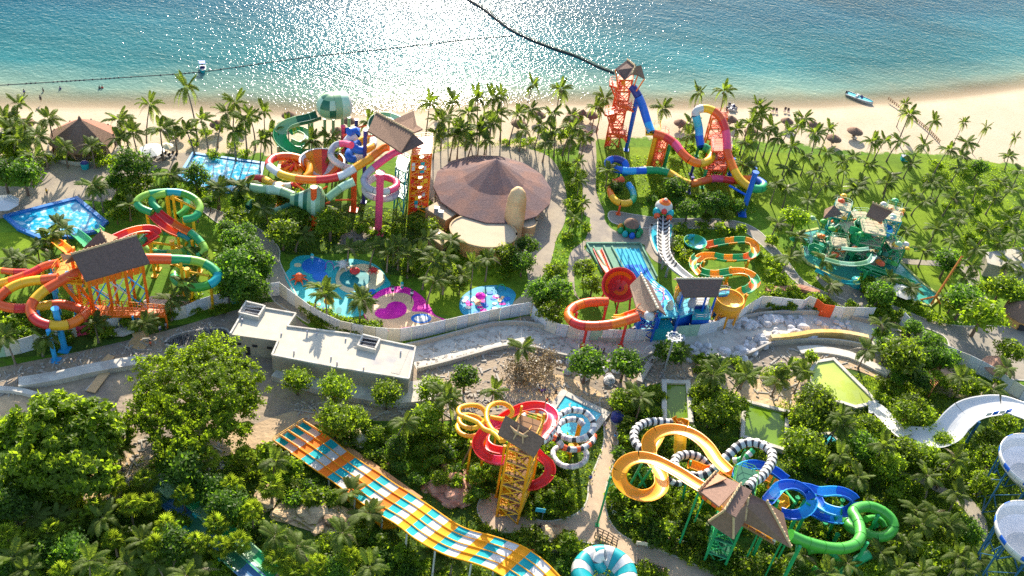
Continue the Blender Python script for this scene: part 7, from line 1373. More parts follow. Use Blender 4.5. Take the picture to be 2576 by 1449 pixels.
def palms(f, txt, h=8.0, s=1.0):
    for e in txt.split():
        q = [float(a) for a in e.split(',')]; add('palm', f, q[0], q[1], (q[2] if len(q) > 2 else h*rv.uniform(.85,1.15))*(.68 if f == 'c8' or (f == 'c4' and q[1] > 1150) else .85 if f in ('b7','b2','n1','c6','c5') else 1), s*(1.12 if f == 'c1' else .98)*rv.uniform(.9,1.1))
palms('c1', '140,800,9 350,880,7.5 95,960,8 270,1030,7.5 20,900,8 900,900,9 1130,800,10.5 1020,990,8 1210,960,8.5 905,1050,6.5 1385,665,14 1520,920,9 1690,850,9.5 1755,770,10 1870,900,9.5 1760,990,8 480,1090,6 1850,860,9 690,1100,6 60,1000,7 1440,990,7')
palms('c1', '680,1400,6 1290,1320,6 1660,1410,5.5 1840,1385,6 1310,945,7')
palms('c2', '60,830,10 100,1000,8 40,1060,8 250,930,7 1290,780,11 1480,760,10 1700,760,11 1790,740,11 1860,730,11 1380,920,9 1440,880,9 1600,860,10 1700,1010,8 1560,980,8 1650,950,9 1790,930,9 1840,850,9 840,930,9 1360,1010,7 1620,1060,7 1750,1060,7 1480,1020,7')
palms('c3', '160,640,11 370,670,11 310,860,10 210,940,7 40,860,8 690,740,10 640,810,9 460,960,8 1165,810,9 1410,700,11 1600,690,11 1870,800,10 1850,860,9 1350,930,9 1690,970,7 1810,930,9 1900,830,9 340,990,7 100,980,7 440,1050,7 550,1020,6 250,1060,6 1760,1080,8 1900,1000,8 730,1290,5 1740,1230,6 1790,1230,5 1330,1010,8')
palms('c4', '255,890,9 1065,860,9 1250,910,8 40,960,9 60,1040,8 150,1000,8 240,960,9 340,1010,8 460,980,8 780,1060,8 890,1080,8 990,1060,7 1170,1090,8 1500,1070,6 1370,1130,7 180,1110,8 270,1180,8 430,1150,7.5 590,1220,8 650,1180,7 370,1300,7.5 920,1320,8 580,1290,8 1250,1360,8 660,1400,8 1480,1180,7 1440,1260,7 1830,1180,7 1900,1290,7')
palms('c4', '1045,790,7 1470,920,7 1620,960,8 1880,1050,7', s=.55)
palms('c8', '650,70,8 1080,110,8 900,20,8 1390,140,8 1230,30,8 1500,240,8 1660,380,8.5 1700,150,8 1850,90,8 1830,300,8 1180,540,7 220,430,6.5 420,600,7 900,740,7 1090,810,6 470,790,5 1570,520,7 1790,620,7.5 1450,300,7 980,230,8 150,70,8 300,150,7 60,30,8 440,40,8 560,120,8 1600,60,8 1880,420,7.5 700,20,7 1760,20,7 1310,50,7')
palms('c5', '740,70,6 380,400,7 310,460,7 80,600,6 270,520,6 1640,60,7 1780,50,7 1270,910,6 700,1100,5.5 320,1180,7 40,1180,7 1100,1080,5 960,200,5 500,380,6 120,660,5 200,620,6 440,330,5 1470,200,5')
palms('b3', '720,90,8 990,120,8 1640,850,8 1300,1050,6')
palms('c6', '1340,1010,8 1750,980,7 1080,900,7 1240,930,7 500,1200,8 800,1290,7 1300,830,6 1000,930,6 900,880,6 1150,960,7 1420,1130,5 1560,1110,5 1480,840,5 700,900,5 350,800,5 1330,1140,7 60,610,5 620,640,6')
palms('b8', '80,500,6 1490,690,8 1770,690,8 1560,640,7 1260,520,4 900,840,5')
palms('n1', '50,830,7 370,850,7 800,820,7 1330,640,7 1660,800,7 2070,860,7 1120,1230,8 1420,440,6 2430,800,6 600,900,5 2300,960,7')
palms('b5', '110,110,8 430,60,7 1540,100,6')
palms('b7', '560,250,8 870,480,9 1370,560,9 690,700,7.5 1260,960,7 1370,1050,7 1180,1050,7 860,1270,7 1060,1200,7 1420,1290,7 270,1300,6.5 1850,950,6 1000,1400,7 1500,1400,7 1100,950,6 1600,1330,5')
palms('b2', '650,1330,8.5 1080,1180,7 780,1000,7 250,1000,6.5 410,1010,6 1150,1330,6 950,1350,6 1400,1430,7 80,1310,7 930,480,6 200,1380,6 1500,1410,6')
palms('b4', '140,560,6 640,1150,7.5 1350,1270,5 860,1380,7 1480,1310,4.5 300,1200,6 150,1150,6 860,980,4 730,810,4')
for e in '1380,850 1640,1060 1560,560 1750,770 1900,960 1810,1200 720,940 60,1160 400,1110 1650,1230 1250,1080 1180,1230'.split(): q = [float(a) for a in e.split(',')]; add('fan', 'b2', q[0], q[1], 5 + rv.random(), rv.uniform(.9,1.15))
def inworld(p, P): return inpoly(p[0], p[1], P)
AVOID = [[(0,460),(270,460),(300,560),(560,470),(570,700),(430,840),(0,840)], [(640,225),(1090,225),(1095,470),(1010,600),(640,540)], [(1085,380),(1420,380),(1420,640),(1300,660),(1085,600)], [(710,640),(1090,720),(1100,830),(740,800)], [(1150,700),(1310,700),(1310,810),(1150,810)], [(1515,140),(1640,140),(1940,280),(1940,520),(1880,560),(1840,500),(1515,520)],
         [(1420,600),(1640,500),(1700,500),(1730,590),(1920,590),(1920,760),(1870,830),(1420,820)], [(2010,560),(2080,510),(2250,510),(2270,660),(2420,730),(2330,770),(2020,700)], [(570,760),(750,770),(1060,870),(1050,990),(680,950),(570,870)], [(1330,800),(1900,790),(2230,840),(2200,880),(2000,900),(1600,900),(1340,870)],
         [(690,1060),(780,1050),(1060,1210),(1300,1330),(1420,1449),(1000,1449),(860,1290)], [(1140,1000),(1520,1000),(1520,1200),(1400,1240),(1290,1320),(1240,1320),(1240,1200),(1140,1130)], [(1060,1170),(1220,1180),(1200,1280),(1080,1270)], [(1540,1040),(1770,1050),(1980,1110),(2270,1270),(2260,1350),(2020,1400),(1840,1449),(1760,1340),(1540,1260)],
         [(2280,990),(2576,980),(2576,1110),(2280,1110)], [(2480,1110),(2576,1110),(2576,1449),(2470,1449)], [(1660,960),(1740,960),(1740,1060),(1660,1060)], [(1860,1010),(1990,1040),(1980,1150),(1850,1110)], [(2020,910),(2100,900),(2220,1010),(2300,1080),(2200,1080)], [(1430,1370),(1610,1370),(1610,1449),(1430,1449)], [(670,1270),(900,1270),(900,1340),(670,1340)], [(370,1170),(470,1170),(700,1449),(590,1449)]]
def ground_ok(g, m=.0):
    for P in EXC:
        if inworld(g, P): return False
    return True
AV2 = [[(1085,385),(1420,385),(1420,640),(1300,650),(1110,610)], [(715,620),(1080,690),(1095,825),(745,800)], [(1150,710),(1300,710),(1300,800),(1150,800)], [(1660,960),(1740,960),(1740,1060),(1660,1060)], [(1860,1010),(1990,1040),(1980,1150),(1850,1110)], [(2020,910),(2100,900),(2220,1010),(2300,1080),(2200,1080)], [(0,540),(190,500),(265,560),(200,600),(60,600)], [(445,385),(660,410),(650,475),(450,450)], [(670,1270),(900,1270),(900,1340),(670,1340)], [(1440,1060),(1520,1000),(1540,1060),(1500,1300),(1420,1320)], [(370,1185),(440,1175),(700,1449),(600,1449)], [(220,1200),(330,1150),(330,1200),(240,1290)], [(1880,945),(2005,960),(2000,1030),(1890,1005)], [(780,490),(1075,480),(1070,560),(780,570)], [(700,585),(1090,610),(1090,690),(715,650)], [(1515,380),(1920,380),(1920,490),(1515,490)], [(2150,1020),(2300,1060),(2440,1060),(2576,1000),(2576,1060),(2460,1110),(2270,1110)]]
KF = {'palm': .46, 'fan': .9, 'tree': .55, 'shrub': .48}
def scatter(kind, poly, n, md, h=None, hs=(.85,1.15), ss=(.85,1.15), avoid=True, protos=None):
    x0, x1, y0, y1 = min(p[0] for p in poly), max(p[0] for p in poly), min(p[1] for p in poly), max(p[1] for p in poly); got = 0; n = max(2, round(n * KF[kind]))
    for _ in range(n * 14):
        if got >= n: break
        x, y = rv.uniform(x0, x1), rv.uniform(y0, y1)
        if not inpoly(x, y, poly): continue
        rr0 = 0 if kind == 'shrub' else 36 if (kind == 'tree' and y > 850) else 24
        if any(inpoly(x + dx, y + dy, P) for P in (AVOID if avoid else AV2) for dx, dy in ((0,0),(rr0,0),(-rr0,0),(0,rr0),(0,-rr0))): continue
        hh_ = (h or {'palm': 7.5, 'fan': 5, 'tree': 5.0, 'shrub': 1.2}[kind]) * rv.uniform(*hs); g_ = W(x, y, hh_ * (.9 if kind != 'shrub' else .5))
        if not ground_ok(g_): continue
        if any((x - q[1])**2 + (y - q[2])**2 < (md if q[0] == kind or kind != 'shrub' else md*.55)**2 for q in PLANTS): continue
        add(kind, None, x, y, hh_, rv.uniform(*ss), rv.choice(protos) if protos else None); got += 1
def trees(f, txt, proto=None, s=1.0, h=5.0):
    for e in txt.split(): q = [float(a) for a in e.split(',')]; add('tree', f, q[0], q[1], h, (q[2] if len(q) > 2 else 1)*s, proto)
add('big', 'v', 498, 1000, 8, 1.05, BIGA, 'huge airy light green broadleaf tree on the earth inland of the rebar pit'); add('big', 'v', 150, 1120, 8, 1.02, BIGB, 'huge dense dark green broadleaf tree beside the pale concrete slab')
trees('b3', '505,760,1.0 790,820,1.15 1180,860,1.1', 0); trees('b3', '1530,830,1.2', 2); trees('b3', '1770,740,1.0 1480,1010,.8', 1)
trees('b8', '565,640,1.35 850,640,1.3 1180,550,1.1', 1); trees('c1', '1000,1280,1.6', 3); trees('c1', '180,1330,1.5', 1); trees('c1', '60,1120,1.5 130,1180,1.0', 0); trees('c1', '30,1330,1.3 1480,1350,1.2', 3); trees('c1', '1000,1400,1.1 700,1120,.9', 2)
trees('c5', '1760,700,1.7 1820,800,1.5 1900,620,1.5', 3); trees('c5', '1000,70,1.2', 2); trees('c7', '200,860,1.1 350,860,1.2 110,520,1.0 80,640,1.0 1230,80,1.2 1330,240,1.0 1480,190,1.1 1560,180,1.0 780,80,.8', 1); trees('c7', '290,1010,1.0 550,680,1.0 610,800,1.0', 2); trees('c8', '840,880,1.2 1350,640,1.3 1480,930,1.5', 1); trees('c8', '1620,1030,1.8 210,300,1.3', 2); trees('c8', '1820,1310,1.2 1000,1350,1.7 1760,830,1.3 1850,860,1.3', 0)
trees('b6', '1650,300,1.1 1720,170,1.4 1640,500,1.5 920,230,1.1 250,130,1.0 1000,150,1.1', 0); trees('b7', '370,130,1.3 280,270,1.2 240,490,1.4 450,260,1.0 760,330,1.0 1080,170,1.1 1330,450,.9 1680,440,1.1 1770,310,1.1', 0); trees('b7', '1040,230,1.2 1180,260,1.1 1700,560,1.2 1640,760,1.1', 2)
trees('c6', '1900,960,1.0 200,800,1.3 60,560,1.0 1400,1140,.8 1540,1180,.8 1500,1110,.8', 0); trees('c6', '560,720,1.4 230,700,1.2', 2); trees('b2', '1400,660,1.5 1270,560,1.1 1600,820,1.1 100,960,1.4 560,1280,1.2 1720,960,1.3 1300,1250,1.3', 3); trees('b4', '1290,270,1.2 600,290,1.3 1600,320,.8 750,270,1.0', 0)
DR = [(1880,560),(1820,640),(1880,700),(1760,740)]
for x, y, s in ((100,720,1.3),(230,600,1.3),(160,680,1.4),(60,640,1.1),(30,740,1.2),(280,640,1.0)): add('tree', 'b8', x, y, 2.5, s, DRYT, 'dry brown leafless shrub on the bare earth beside the boulders and small palm')
P_ = [(1060,280),(1300,270),(1480,290),(1500,370),(1260,370),(1060,375)]; scatter('palm', P_, 26, 30, 8.5); scatter('shrub', P_, 30, 20); scatter('tree', P_, 8, 60, 4, ss=(.6,.9))
P_ = [(480,330),(680,320),(720,370),(650,390),(480,360)]; scatter('palm', P_, 4, 40, 8.5); scatter('shrub', P_, 12, 24)
P_ = [(0,300),(60,290),(110,340),(110,420),(0,430)]; scatter('palm', P_, 7, 26, 8); scatter('shrub', P_, 12, 18); scatter('tree', P_, 5, 40, 4.5)
P_ = [(1920,300),(2100,370),(2260,380),(2380,400),(2360,520),(2100,480),(1900,500),(1900,380)]; scatter('palm', P_, 22, 44, 5.2); scatter('tree', [(1900,380),(2060,400),(2080,500),(1900,520)], 12, 50)
P_ = [(2350,395),(2576,430),(2576,700),(2430,640),(2330,560),(2330,440)]; scatter('palm', P_, 30, 42, 5.2); scatter('tree', [(2380,400),(2576,430),(2576,620),(2450,600)], 22, 44, protos=[1,3,0]); scatter('shrub', P_, 30, 26)
P_ = [(1890,380),(2080,400),(2100,520),(2010,560),(1930,600),(1890,520)]; scatter('palm', P_, 12, 42, 5.2); scatter('palm', [(2250,560),(2440,600),(2576,640),(2576,800),(2440,790),(2300,700)], 14, 50, 5)
P_ = [(1395,400),(1460,380),(1475,520),(1480,600),(1430,690),(1385,700),(1400,600),(1430,540),(1400,480)]; scatter('palm', P_, 18, 26, 5.5, ss=(.65,.85)); scatter('tree', P_, 16, 28, 4, ss=(.6,.9)); scatter('shrub', P_, 24, 16)
P_ = [(1340,720),(1430,720),(1440,800),(1400,830),(1345,790)]; scatter('tree', P_, 9, 30, 4.5, ss=(.7,1)); scatter('palm', P_, 5, 34, 6, ss=(.7,.9)); scatter('shrub', P_, 12, 18)
P_ = [(1450,640),(1510,640),(1510,700),(1490,740),(1450,720)]; scatter('tree', P_, 5, 30, 4, ss=(.6,.9)); scatter('palm', P_, 4, 30, 5, ss=(.6,.8)); scatter('shrub', P_, 12, 16)
P_ = [(1480,400),(1530,380),(1560,480),(1640,500),(1640,540),(1500,520)]; scatter('tree', P_, 8, 30, 3.5, ss=(.5,.8)); scatter('palm', P_, 8, 30, 5.5, ss=(.8,1)); scatter('tree', [(1560,500),(1700,490),(1880,530),(1880,560),(1700,550),(1540,540)], 12, 34, 3.0, avoid=False, ss=(.5,.75), protos=[1,3,0]); scatter('palm', [(1540,440),(1760,500),(1880,520),(1860,560),(1560,540)], 16, 34, 5.5, avoid=False, ss=(.7,.9)); scatter('shrub', [(1600,380),(1860,370),(1880,520),(1600,520)], 26, 24, avoid=False)
P_ = [(690,500),(1080,480),(1080,620),(1000,660),(720,640),(690,600)]; scatter('tree', P_, 34, 32, 5, avoid=False, ss=(.7,1.15), protos=[1,3,0,4]); scatter('palm', P_, 26, 32, 6, avoid=False, ss=(.75,1)); scatter('shrub', P_, 26, 22, avoid=False)
P_ = [(960,600),(1320,640),(1330,690),(1290,700),(1150,700),(1090,720),(980,680)]; scatter('palm', P_, 18, 32, 7, ss=(.8,1)); scatter('tree', P_, 14, 36, 4.5, ss=(.6,1)); scatter('shrub', P_, 26, 20)
P_ = [(560,570),(640,600),(665,720),(640,750),(560,740),(590,650)]; scatter('tree', P_, 16, 28, 5, avoid=False, ss=(.7,1.2), protos=[1,3,0]); scatter('palm', [(500,560),(600,600),(560,720),(460,740)], 5, 40, 6, avoid=False); scatter('shrub', [(430,740),(640,740),(560,780),(430,800)], 12, 22, avoid=False)
P_ = [(270,450),(330,440),(480,470),(640,480),(690,520),(600,560),(500,500),(380,520),(250,560)]; scatter('tree', P_, 16, 34, 4.5, avoid=False, ss=(.6,1)); scatter('palm', P_, 12, 36, 6, avoid=False, ss=(.75,1)); scatter('shrub', P_, 20, 22, avoid=False)
P_ = [(0,780),(120,780),(300,790),(420,800),(300,850),(0,880)]; scatter('shrub', P_, 60, 18, avoid=False); scatter('tree', [(0,740),(250,770),(300,850),(0,870)], 14, 36, 3.5, avoid=False, ss=(.55,.8)); scatter('palm', [(0,620),(130,600),(160,680),(0,690)], 9, 32, 6, avoid=False, ss=(.8,1)); scatter('palm', [(60,770),(420,790),(300,860),(0,880)], 6, 60, 6, avoid=False)
P_ = [(1760,720),(1900,730),(1890,780),(1760,830)]; scatter('shrub', [(1880,770),(2200,790),(2210,775),(2050,740),(1900,700)], 34, 20); scatter('palm', [(1930,620),(2000,640),(2190,780),(2060,770),(1960,720)], 7, 50, 5); scatter('shrub', [(1420,560),(1470,560),(1470,620),(1420,640)], 5, 18)
P_ = [(2170,700),(2380,800),(2390,830),(2220,790),(2180,750)]; scatter('shrub', P_, 34, 17, 1.6, avoid=False); scatter('tree', [(2380,640),(2480,720),(2440,820),(2380,820)], 12, 32, 4, ss=(.6,1)); scatter('palm', [(2360,640),(2576,660),(2576,760),(2400,780)], 12, 40, 6)
P_ = [(2190,800),(2290,820),(2440,940),(2576,1000),(2576,980),(2420,1000),(2250,960),(2220,880)]; scatter('tree', P_, 22, 32, 4.5, avoid=False, ss=(.7,1.1)); scatter('palm', P_, 14, 40, 6, avoid=False); scatter('shrub', P_, 30, 22)
P_ = [(2220,960),(2300,950),(2576,1000),(2576,985),(2400,1000),(2290,1080),(2220,1060),(2200,980)]; scatter('tree', P_, 14, 36, 4.5, ss=(.8,1.1)); scatter('shrub', P_, 26, 24)
P_ = [(1740,910),(2040,900),(2040,960),(1880,940),(1740,950)]; scatter('palm', P_, 8, 36, 6, ss=(.8,1)); scatter('shrub', P_, 22, 20)
P_ = [(1550,1000),(1660,980),(1660,1060),(1560,1060)]; scatter('tree', P_, 7, 36, 4.5, ss=(.7,1)); scatter('palm', P_, 5, 40, 5); scatter('shrub', P_, 14, 22); P_ = [(1740,970),(1860,1000),(1860,1100),(1750,1080)]; scatter('tree', P_, 10, 36, 5, ss=(.8,1.2)); scatter('shrub', P_, 16, 24)
P_ = [(1985,1040),(2290,1090),(2480,1110),(2490,1200),(2280,1220),(2100,1200),(1990,1150)]; scatter('palm', P_, 16, 60, 7, ss=(.9,1.1)); scatter('tree', P_, 26, 44, 4.5, ss=(.8,1.3)); scatter('shrub', P_, 60, 26)
P_ = [(2250,1200),(2470,1230),(2480,1449),(2000,1449),(2020,1400),(2260,1370)]; scatter('palm', P_, 22, 58, 6.5, ss=(.85,1.1)); scatter('tree', P_, 18, 46, 4, ss=(.7,1.1)); scatter('shrub', P_, 50, 26)
P_ = [(1540,1240),(1700,1300),(1850,1400),(1990,1400),(2000,1449),(1900,1449),(1560,1310)]; scatter('shrub', P_, 60, 20, 1.6, avoid=False); scatter('shrub', [(1540,1060),(2250,1150),(2260,1400),(1900,1420),(1560,1290)], 170, 24, 1.6, avoid=False, protos=[0,3,3,1]); scatter('tree', [(1540,1060),(2250,1150),(2260,1400),(1900,1420),(1560,1290)], 16, 60, 3, avoid=False, ss=(.5,.75)); scatter('palm', [(1900,1340),(2240,1400),(2240,1449),(1900,1449)], 8, 50, 5, avoid=False)
P_ = [(1250,1180),(1520,1150),(1480,1280),(1400,1300),(1290,1290)]; scatter('shrub', P_, 60, 20, 1.7, avoid=False, protos=[3,0,3,1]); scatter('shrub', [(1100,1080),(1500,1080),(1500,1180),(1200,1280),(1100,1180)], 66, 24, 1.7, avoid=False, protos=[0,3,1]); scatter('tree', [(1000,1080),(1160,1060),(1240,1200),(1160,1280),(1060,1160)], 14, 40, 3.5, avoid=False, ss=(.5,.8), protos=[1,3,0])
P_ = [(820,1060),(1140,1060),(1150,1180),(1060,1190),(900,1110)]; scatter('tree', [(p[0], p[1]+25) for p in P_], 7, 44, 4, ss=(.5,.8), protos=[0,1,3]); scatter('shrub', [(p[0], p[1]+20) for p in P_], 40, 22, avoid=False)
P_ = [(1190,1280),(1440,1360),(1430,1449),(1300,1380),(1180,1330)]; scatter('shrub', P_, 24, 20, avoid=False); scatter('shrub', [(1600,1340),(1760,1380),(1840,1449),(1600,1449)], 34, 22)
P_ = [(0,1180),(340,1180),(640,1140),(700,1200),(870,1330),(1000,1449),(0,1449)]
scatter('fan', P_, 60, 52, 5, ss=(.9,1.25)); scatter('palm', P_, 16, 80, 6.5, ss=(.95,1.2)); scatter('tree', P_, 34, 46, 4, ss=(.7,1.1), protos=[1,3,0]); scatter('shrub', P_, 110, 30, avoid=False)
P_ = [(640,1150),(700,1130),(860,1280),(1000,1390),(1200,1449),(1000,1449),(880,1340),(700,1240)]; scatter('shrub', P_, 50, 20, avoid=False); scatter('palm', P_, 12, 44, 4.5, avoid=False, ss=(.65,.9)); scatter('palm', [(900,1360),(1100,1400),(1200,1449),(900,1449)], 8, 50, 5, avoid=False, ss=(.8,1))
P_ = [(1055,1000),(1180,960),(1260,980),(1200,1020),(1060,1060)]; scatter('tree', P_, 6, 40, 4.5); scatter('palm', P_, 4, 50, 6)
scatter('shrub', [(60,400),(460,385),(640,380),(760,385),(1060,380),(1060,395),(400,400),(60,420)], 16, 30); scatter('palm', [(700,290),(780,300),(1050,300),(1060,380),(900,400),(760,390)], 9, 36, 8, avoid=False, ss=(.8,1)); scatter('shrub', [(760,820),(930,865),(1000,860),(900,830)], 3, 20)
for k in range(22): add('shrub', 'v', 772 + 8.5*k + rv.uniform(-3,3), 772 + 62*(1 - math.exp(-k/9)) - (k > 12)*(k-12)*.6 + rv.uniform(-4,4), 1.2, 1.0, rv.choice([0,4]))
scatter('shrub', [(1700,560),(1850,560),(1950,610),(1900,590),(1720,590)], 20, 20, avoid=False); scatter('shrub', [(1690,590),(1740,590),(1740,640),(1700,660)], 8, 16, avoid=False); scatter('shrub', [(1900,600),(1960,640),(1980,760),(1900,750)], 14, 30)
# build them, then word their labels
used = {}; LABELS = {}; items = []
CNT = {'palm': 0, 'fan': 0, 'tree': 0, 'shrub': 0}
LIM = {'palm': 999, 'fan': 200, 'tree': 999, 'shrub': 999}
def place(kind, px, py, h, s, proto, look):
    if kind == 'palm':
        i = rv.randrange(6) if proto is None else proto; root = PALMS[i]; vs_s = h / 8.0; hs_ = s; off_ = root['crown_off']
    elif kind == 'fan': root = FANS[rv.randrange(3)]; vs_s = h / 4.6; hs_ = s; off_ = 0
    elif kind == 'tree': root = proto if not isinstance(proto, (int, type(None))) else TREES[rv.choice([0,1,1,2,3,4]) if proto is None else proto]; s = s*(.82 if proto is not DRYT else 1); vs_s = hs_ = s; off_ = 0; h = h*s if proto is not DRYT else 1.5
    elif kind == 'big': root = proto; vs_s = hs_ = s; off_ = 0
    else: root = SHR[rv.randrange(5) if proto is None else proto]; vs_s = hs_ = s*rv.uniform(.9,1.25); off_ = 0
    a = rv.uniform(0, 6.28); z = {'palm': h, 'fan': h, 'tree': h*.8, 'big': 7.0, 'shrub': 1.0*vs_s}[kind]; q = W(px, py, z)
    g_ = Vector((q.x - off_*hs_*math.cos(a), q.y - off_*hs_*math.sin(a), 0))
    return root, g_, a, (hs_, hs_, vs_s if kind != 'palm' else vs_s), h
def it_size(it): return it[6][0] / (it[4] - Vector((0, 0, CAMH))).length + (10 if it[4].y < 0 else 0)
for P in PLANTS:
    kind, px, py, h, s, proto, look, _g = P
    root, g_, a, sc_, h = place(kind, px, py, h, s, proto, look)
    items.append((kind, px, py, root, g_, a, sc_, look, h))
seen_root = set()
sh_ = sorted([i for i, it in enumerate(items) if it[0] == 'shrub'], key=lambda i: -it_size(items[i]))
rest = [items[i] for i in sh_[290:]]; keep = set(sh_[:290]); items = [it for i, it in enumerate(items) if it[0] != 'shrub' or i in keep]
if rest:
    V_, F_, n0 = [], [], 0; base_ = {}
    for it in rest:
        c = next(c for c in it[3].children if c.name.startswith('crown')); me = c.data
        if me.name not in base_: a = np.empty(len(me.vertices)*3, np.float32); me.vertices.foreach_get('co', a); base_[me.name] = a.reshape(-1,3) + np.array([0,0,c.location.z])
        v = base_[me.name] * np.array(it[6]); a = it[5]; v = np.column_stack([v[:,0]*math.cos(a) - v[:,1]*math.sin(a), v[:,0]*math.sin(a) + v[:,1]*math.cos(a), v[:,2]]) + np.array([it[4].x, it[4].y, 0]); V_.append(v)
    V_ = np.concatenate(V_); o = bpy.data.objects.new('shrubbery', npmesh('shrubbery', V_, np.arange(len(V_)).reshape(-1,4), L_mid)); col.objects.link(o); tag(o, kind='stuff')
print('COUNTS', {k: sum(1 for it in items if it[0] == k) for k in ('palm','fan','tree','shrub')}, len(rest))
def size_word(kind, h, s):
    if kind == 'palm': return 'tall' if h > 8.8 else 'short' if h < 6 else 'slender' if s < .85 else 'medium'
    if kind == 'fan': return 'full-headed' if s > 1.05 else 'small-headed'
    if kind == 'tree': return 'large' if s > 1.25 else 'small' if s < .8 else 'mid-sized'
    return 'spreading' if s > 1.1 else 'compact'
MWORD = {'mid_leaf': 'green', 'dark_leaf': 'dark green', 'light_leaf': 'bright green', 'undergrowth_leaf': 'olive green', 'dry_leaf': 'brown'}
WORD = {'palm': 'coconut palm', 'fan': 'fan palm', 'tree': 'broadleaf tree', 'shrub': 'shrub', 'big': 'tree'}
desc = []
for it in items:
    kind, px, py, root, g_, a, sc_, look, h = it; d = np.hypot(LMX[:,0]-px, (LMX[:,1]-py)*1.25); o = np.argsort(d); l1 = int(o[0]); v1 = np.array([px, py]) - LMX[l1]; best, l2 = -9, int(o[1])
    for j in o[1:9]:
        v2 = LMX[j] - LMX[l1]; c = float(v1 @ v2) / (np.linalg.norm(v1)*np.linalg.norm(v2) + 1e-6)
        if c > best: best, l2 = c, int(j)
    cr = next((c for c in root.children if c.name.startswith('crown')), None); colr = MWORD.get(cr.data.materials[0].name, '') if cr else ''
    desc.append([kind, (size_word(kind, h, sc_[0]) + ' ' + colr).strip(), LMK[l1], LMK[l2], float(d[l1])])
ORD = ['closest', 'second closest', 'third closest', 'fourth closest', 'fifth closest', 'sixth closest', 'seventh closest', 'eighth closest', 'ninth closest', 'tenth closest', 'eleventh closest', 'twelfth closest', 'thirteenth closest', 'fourteenth closest', 'fifteenth closest', 'sixteenth closest']
from collections import defaultdict
gp = defaultdict(list)
for i, d in enumerate(desc): gp[(d[0], d[1], d[2], d[3])].append(i)
for k, idx in gp.items():
    idx.sort(key=lambda i: desc[i][4])
    for r_i, i in enumerate(idx):
        base_l = f"{k[1]} {WORD[k[0]]} by {k[2]} towards {k[3]}"
        if len(idx) > 1: base_l += f", {ORD[min(r_i, 15)]}"
        w = base_l.split()
        if len(w) > 16: base_l = base_l.replace(' towards the ', ' towards ').replace(' closest', '')
        if len(base_l.split()) > 16: base_l = base_l.replace('by the ', 'by ')
        desc[i].append(base_l)
for i, it in enumerate(items):
    kind, px, py, root, g_, a, sc_, look, h = it
    if root.name in seen_root: o = copy_tree(root)
    else: seen_root.add(root.name); o = root
    o.location = g_; o.rotation_euler = (rv.gauss(0,.05), rv.gauss(0,.05), a) if kind == 'palm' else (0, 0, a); o.scale = sc_
    o['label'] = look or desc[i][5]; o['category'] = {'palm': 'palm tree', 'fan': 'fan palm', 'tree': 'tree', 'shrub': 'shrub', 'big': 'tree'}[kind]
    if root is DRYT: o['category'] = 'shrub'
    if kind != 'big' and root is not DRYT: o['group'] = GRP[kind]
    if root is DRYT: o['group'] = 'dry shrubs on the bare earth'
for r_ in PALMS + FANS + TREES + SHR:
    if r_.name not in seen_root:
        for c in list(r_.children): bpy.data.objects.remove(c)
        bpy.data.objects.remove(r_)
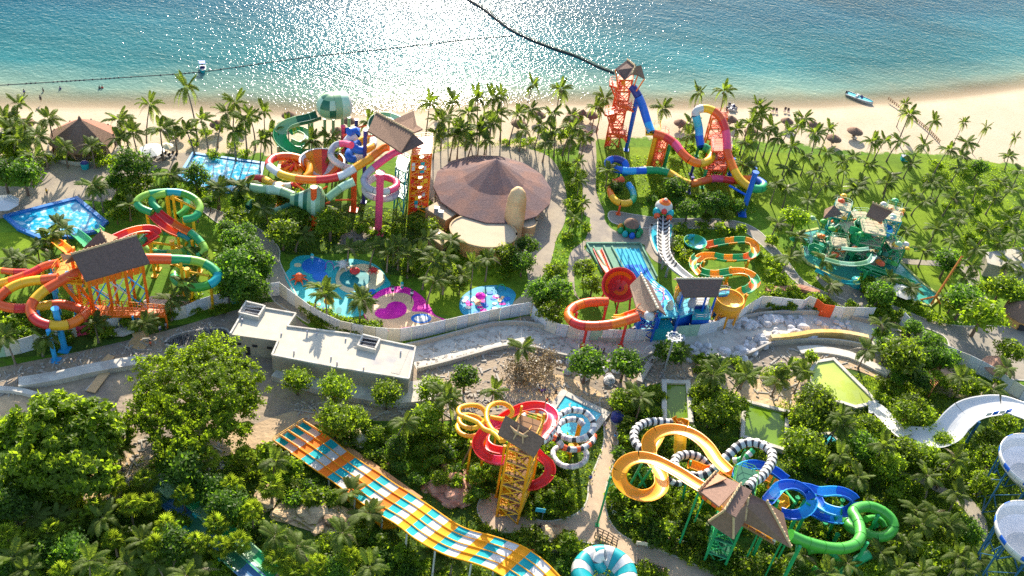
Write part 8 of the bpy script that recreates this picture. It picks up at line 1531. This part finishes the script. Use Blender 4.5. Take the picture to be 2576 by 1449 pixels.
# ground-hugging undergrowth as one mass
def undergrowth(polys, dens, size, hmax, name, m, seed):
    g_ = np.random.default_rng(seed); allp = []
    exn = [np.array(P) for P in EXC]
    def inside(x, y, P):
        c = np.zeros(len(x), bool); n = len(P); j = n - 1
        for i in range(n):
            cond = ((P[i,1] > y) != (P[j,1] > y)) & (x < (P[j,0]-P[i,0])*(y-P[i,1])/(P[j,1]-P[i,1] + 1e-9) + P[i,0]); c ^= cond; j = i
        return c
    for pl in polys:
        Pw = np.array([(W(x, y).x, W(x, y).y) for x, y in pl]); x0, y0 = Pw.min(0); x1, y1 = Pw.max(0); n = int((x1-x0)*(y1-y0)*dens); x, y = g_.uniform(x0, x1, n), g_.uniform(y0, y1, n); k = inside(x, y, Pw)
        nz = np.sin(x*.31 + 1)*np.cos(y*.27) + np.sin(x*.13 - y*.19) ; k &= g_.random(n) < np.clip(.65 + .35*nz, .12, 1)
        for E in exn: k &= ~inside(x, y, E)
        allp.append(np.stack([x[k], y[k]], 1))
    p = np.concatenate(allp); n = len(p); per = 4; c = np.repeat(p, per, 0) + g_.normal(size=(n*per, 2))*.22; z = g_.uniform(.05, 1, n*per)*np.repeat(g_.uniform(.15, 1, n)**1.6, per)*hmax; c = np.column_stack([c, z]); N_ = len(c)
    nrm = g_.normal(size=(N_,3))*.6; nrm[:,2] += .7; nrm /= np.linalg.norm(nrm, axis=1)[:,None]; a = np.cross(nrm, g_.normal(size=(N_,3))); a /= np.linalg.norm(a, axis=1)[:,None]; b_ = np.cross(nrm, a); s = (size*g_.uniform(.5,1.4,N_))[:,None]
    v = np.stack([c - a*s, c - b_*s*.45, c + a*s, c + b_*s*.45], 1).reshape(-1,3); me = npmesh(name, v, np.arange(4*N_).reshape(-1,4), m); o = bpy.data.objects.new(name, me); col.objects.link(o); tag(o, kind='stuff'); return N_
U1 = [[(-100,1170),(330,1160),(640,1130),(700,1170),(900,1100),(1100,1065),(1500,1070),(1700,1000),(1900,1040),(2060,970),(2150,940),(2350,980),(2700,1080),(2800,1500),(1300,1500),(-100,1500)]]
U2 = [[(-50,780),(120,800),(430,815),(640,745),(640,640),(560,560),(500,510),(330,470),(400,470),(640,500),(760,500),(1060,540),(1080,620),(1330,650),(1280,700),(1100,690),(980,690),(930,640),(720,640),(660,600),(640,760),(300,850),(-50,870)], [(1380,430),(1480,400),(1480,620),(1430,700),(1470,830),(1350,800),(1340,720),(1400,600),(1430,520)],
      [(1480,400),(1880,380),(1900,540),(1500,520)], [(2170,700),(2400,800),(2400,850),(2220,800)], [(2350,400),(2600,430),(2600,640),(2430,640)], [(1060,360),(1490,350),(1480,390),(1060,390)], [(1900,590),(2000,640),(2220,790),(1900,770)], [(2200,800),(2600,1000),(2600,1060),(2200,960)]]
undergrowth(U1, 7.0, .20, 1.0, 'undergrowth', L_under, 3); undergrowth(U2, 4.5, .18, .7, 'undergrowth', L_mid, 4)
bpy.context.view_layer.update()
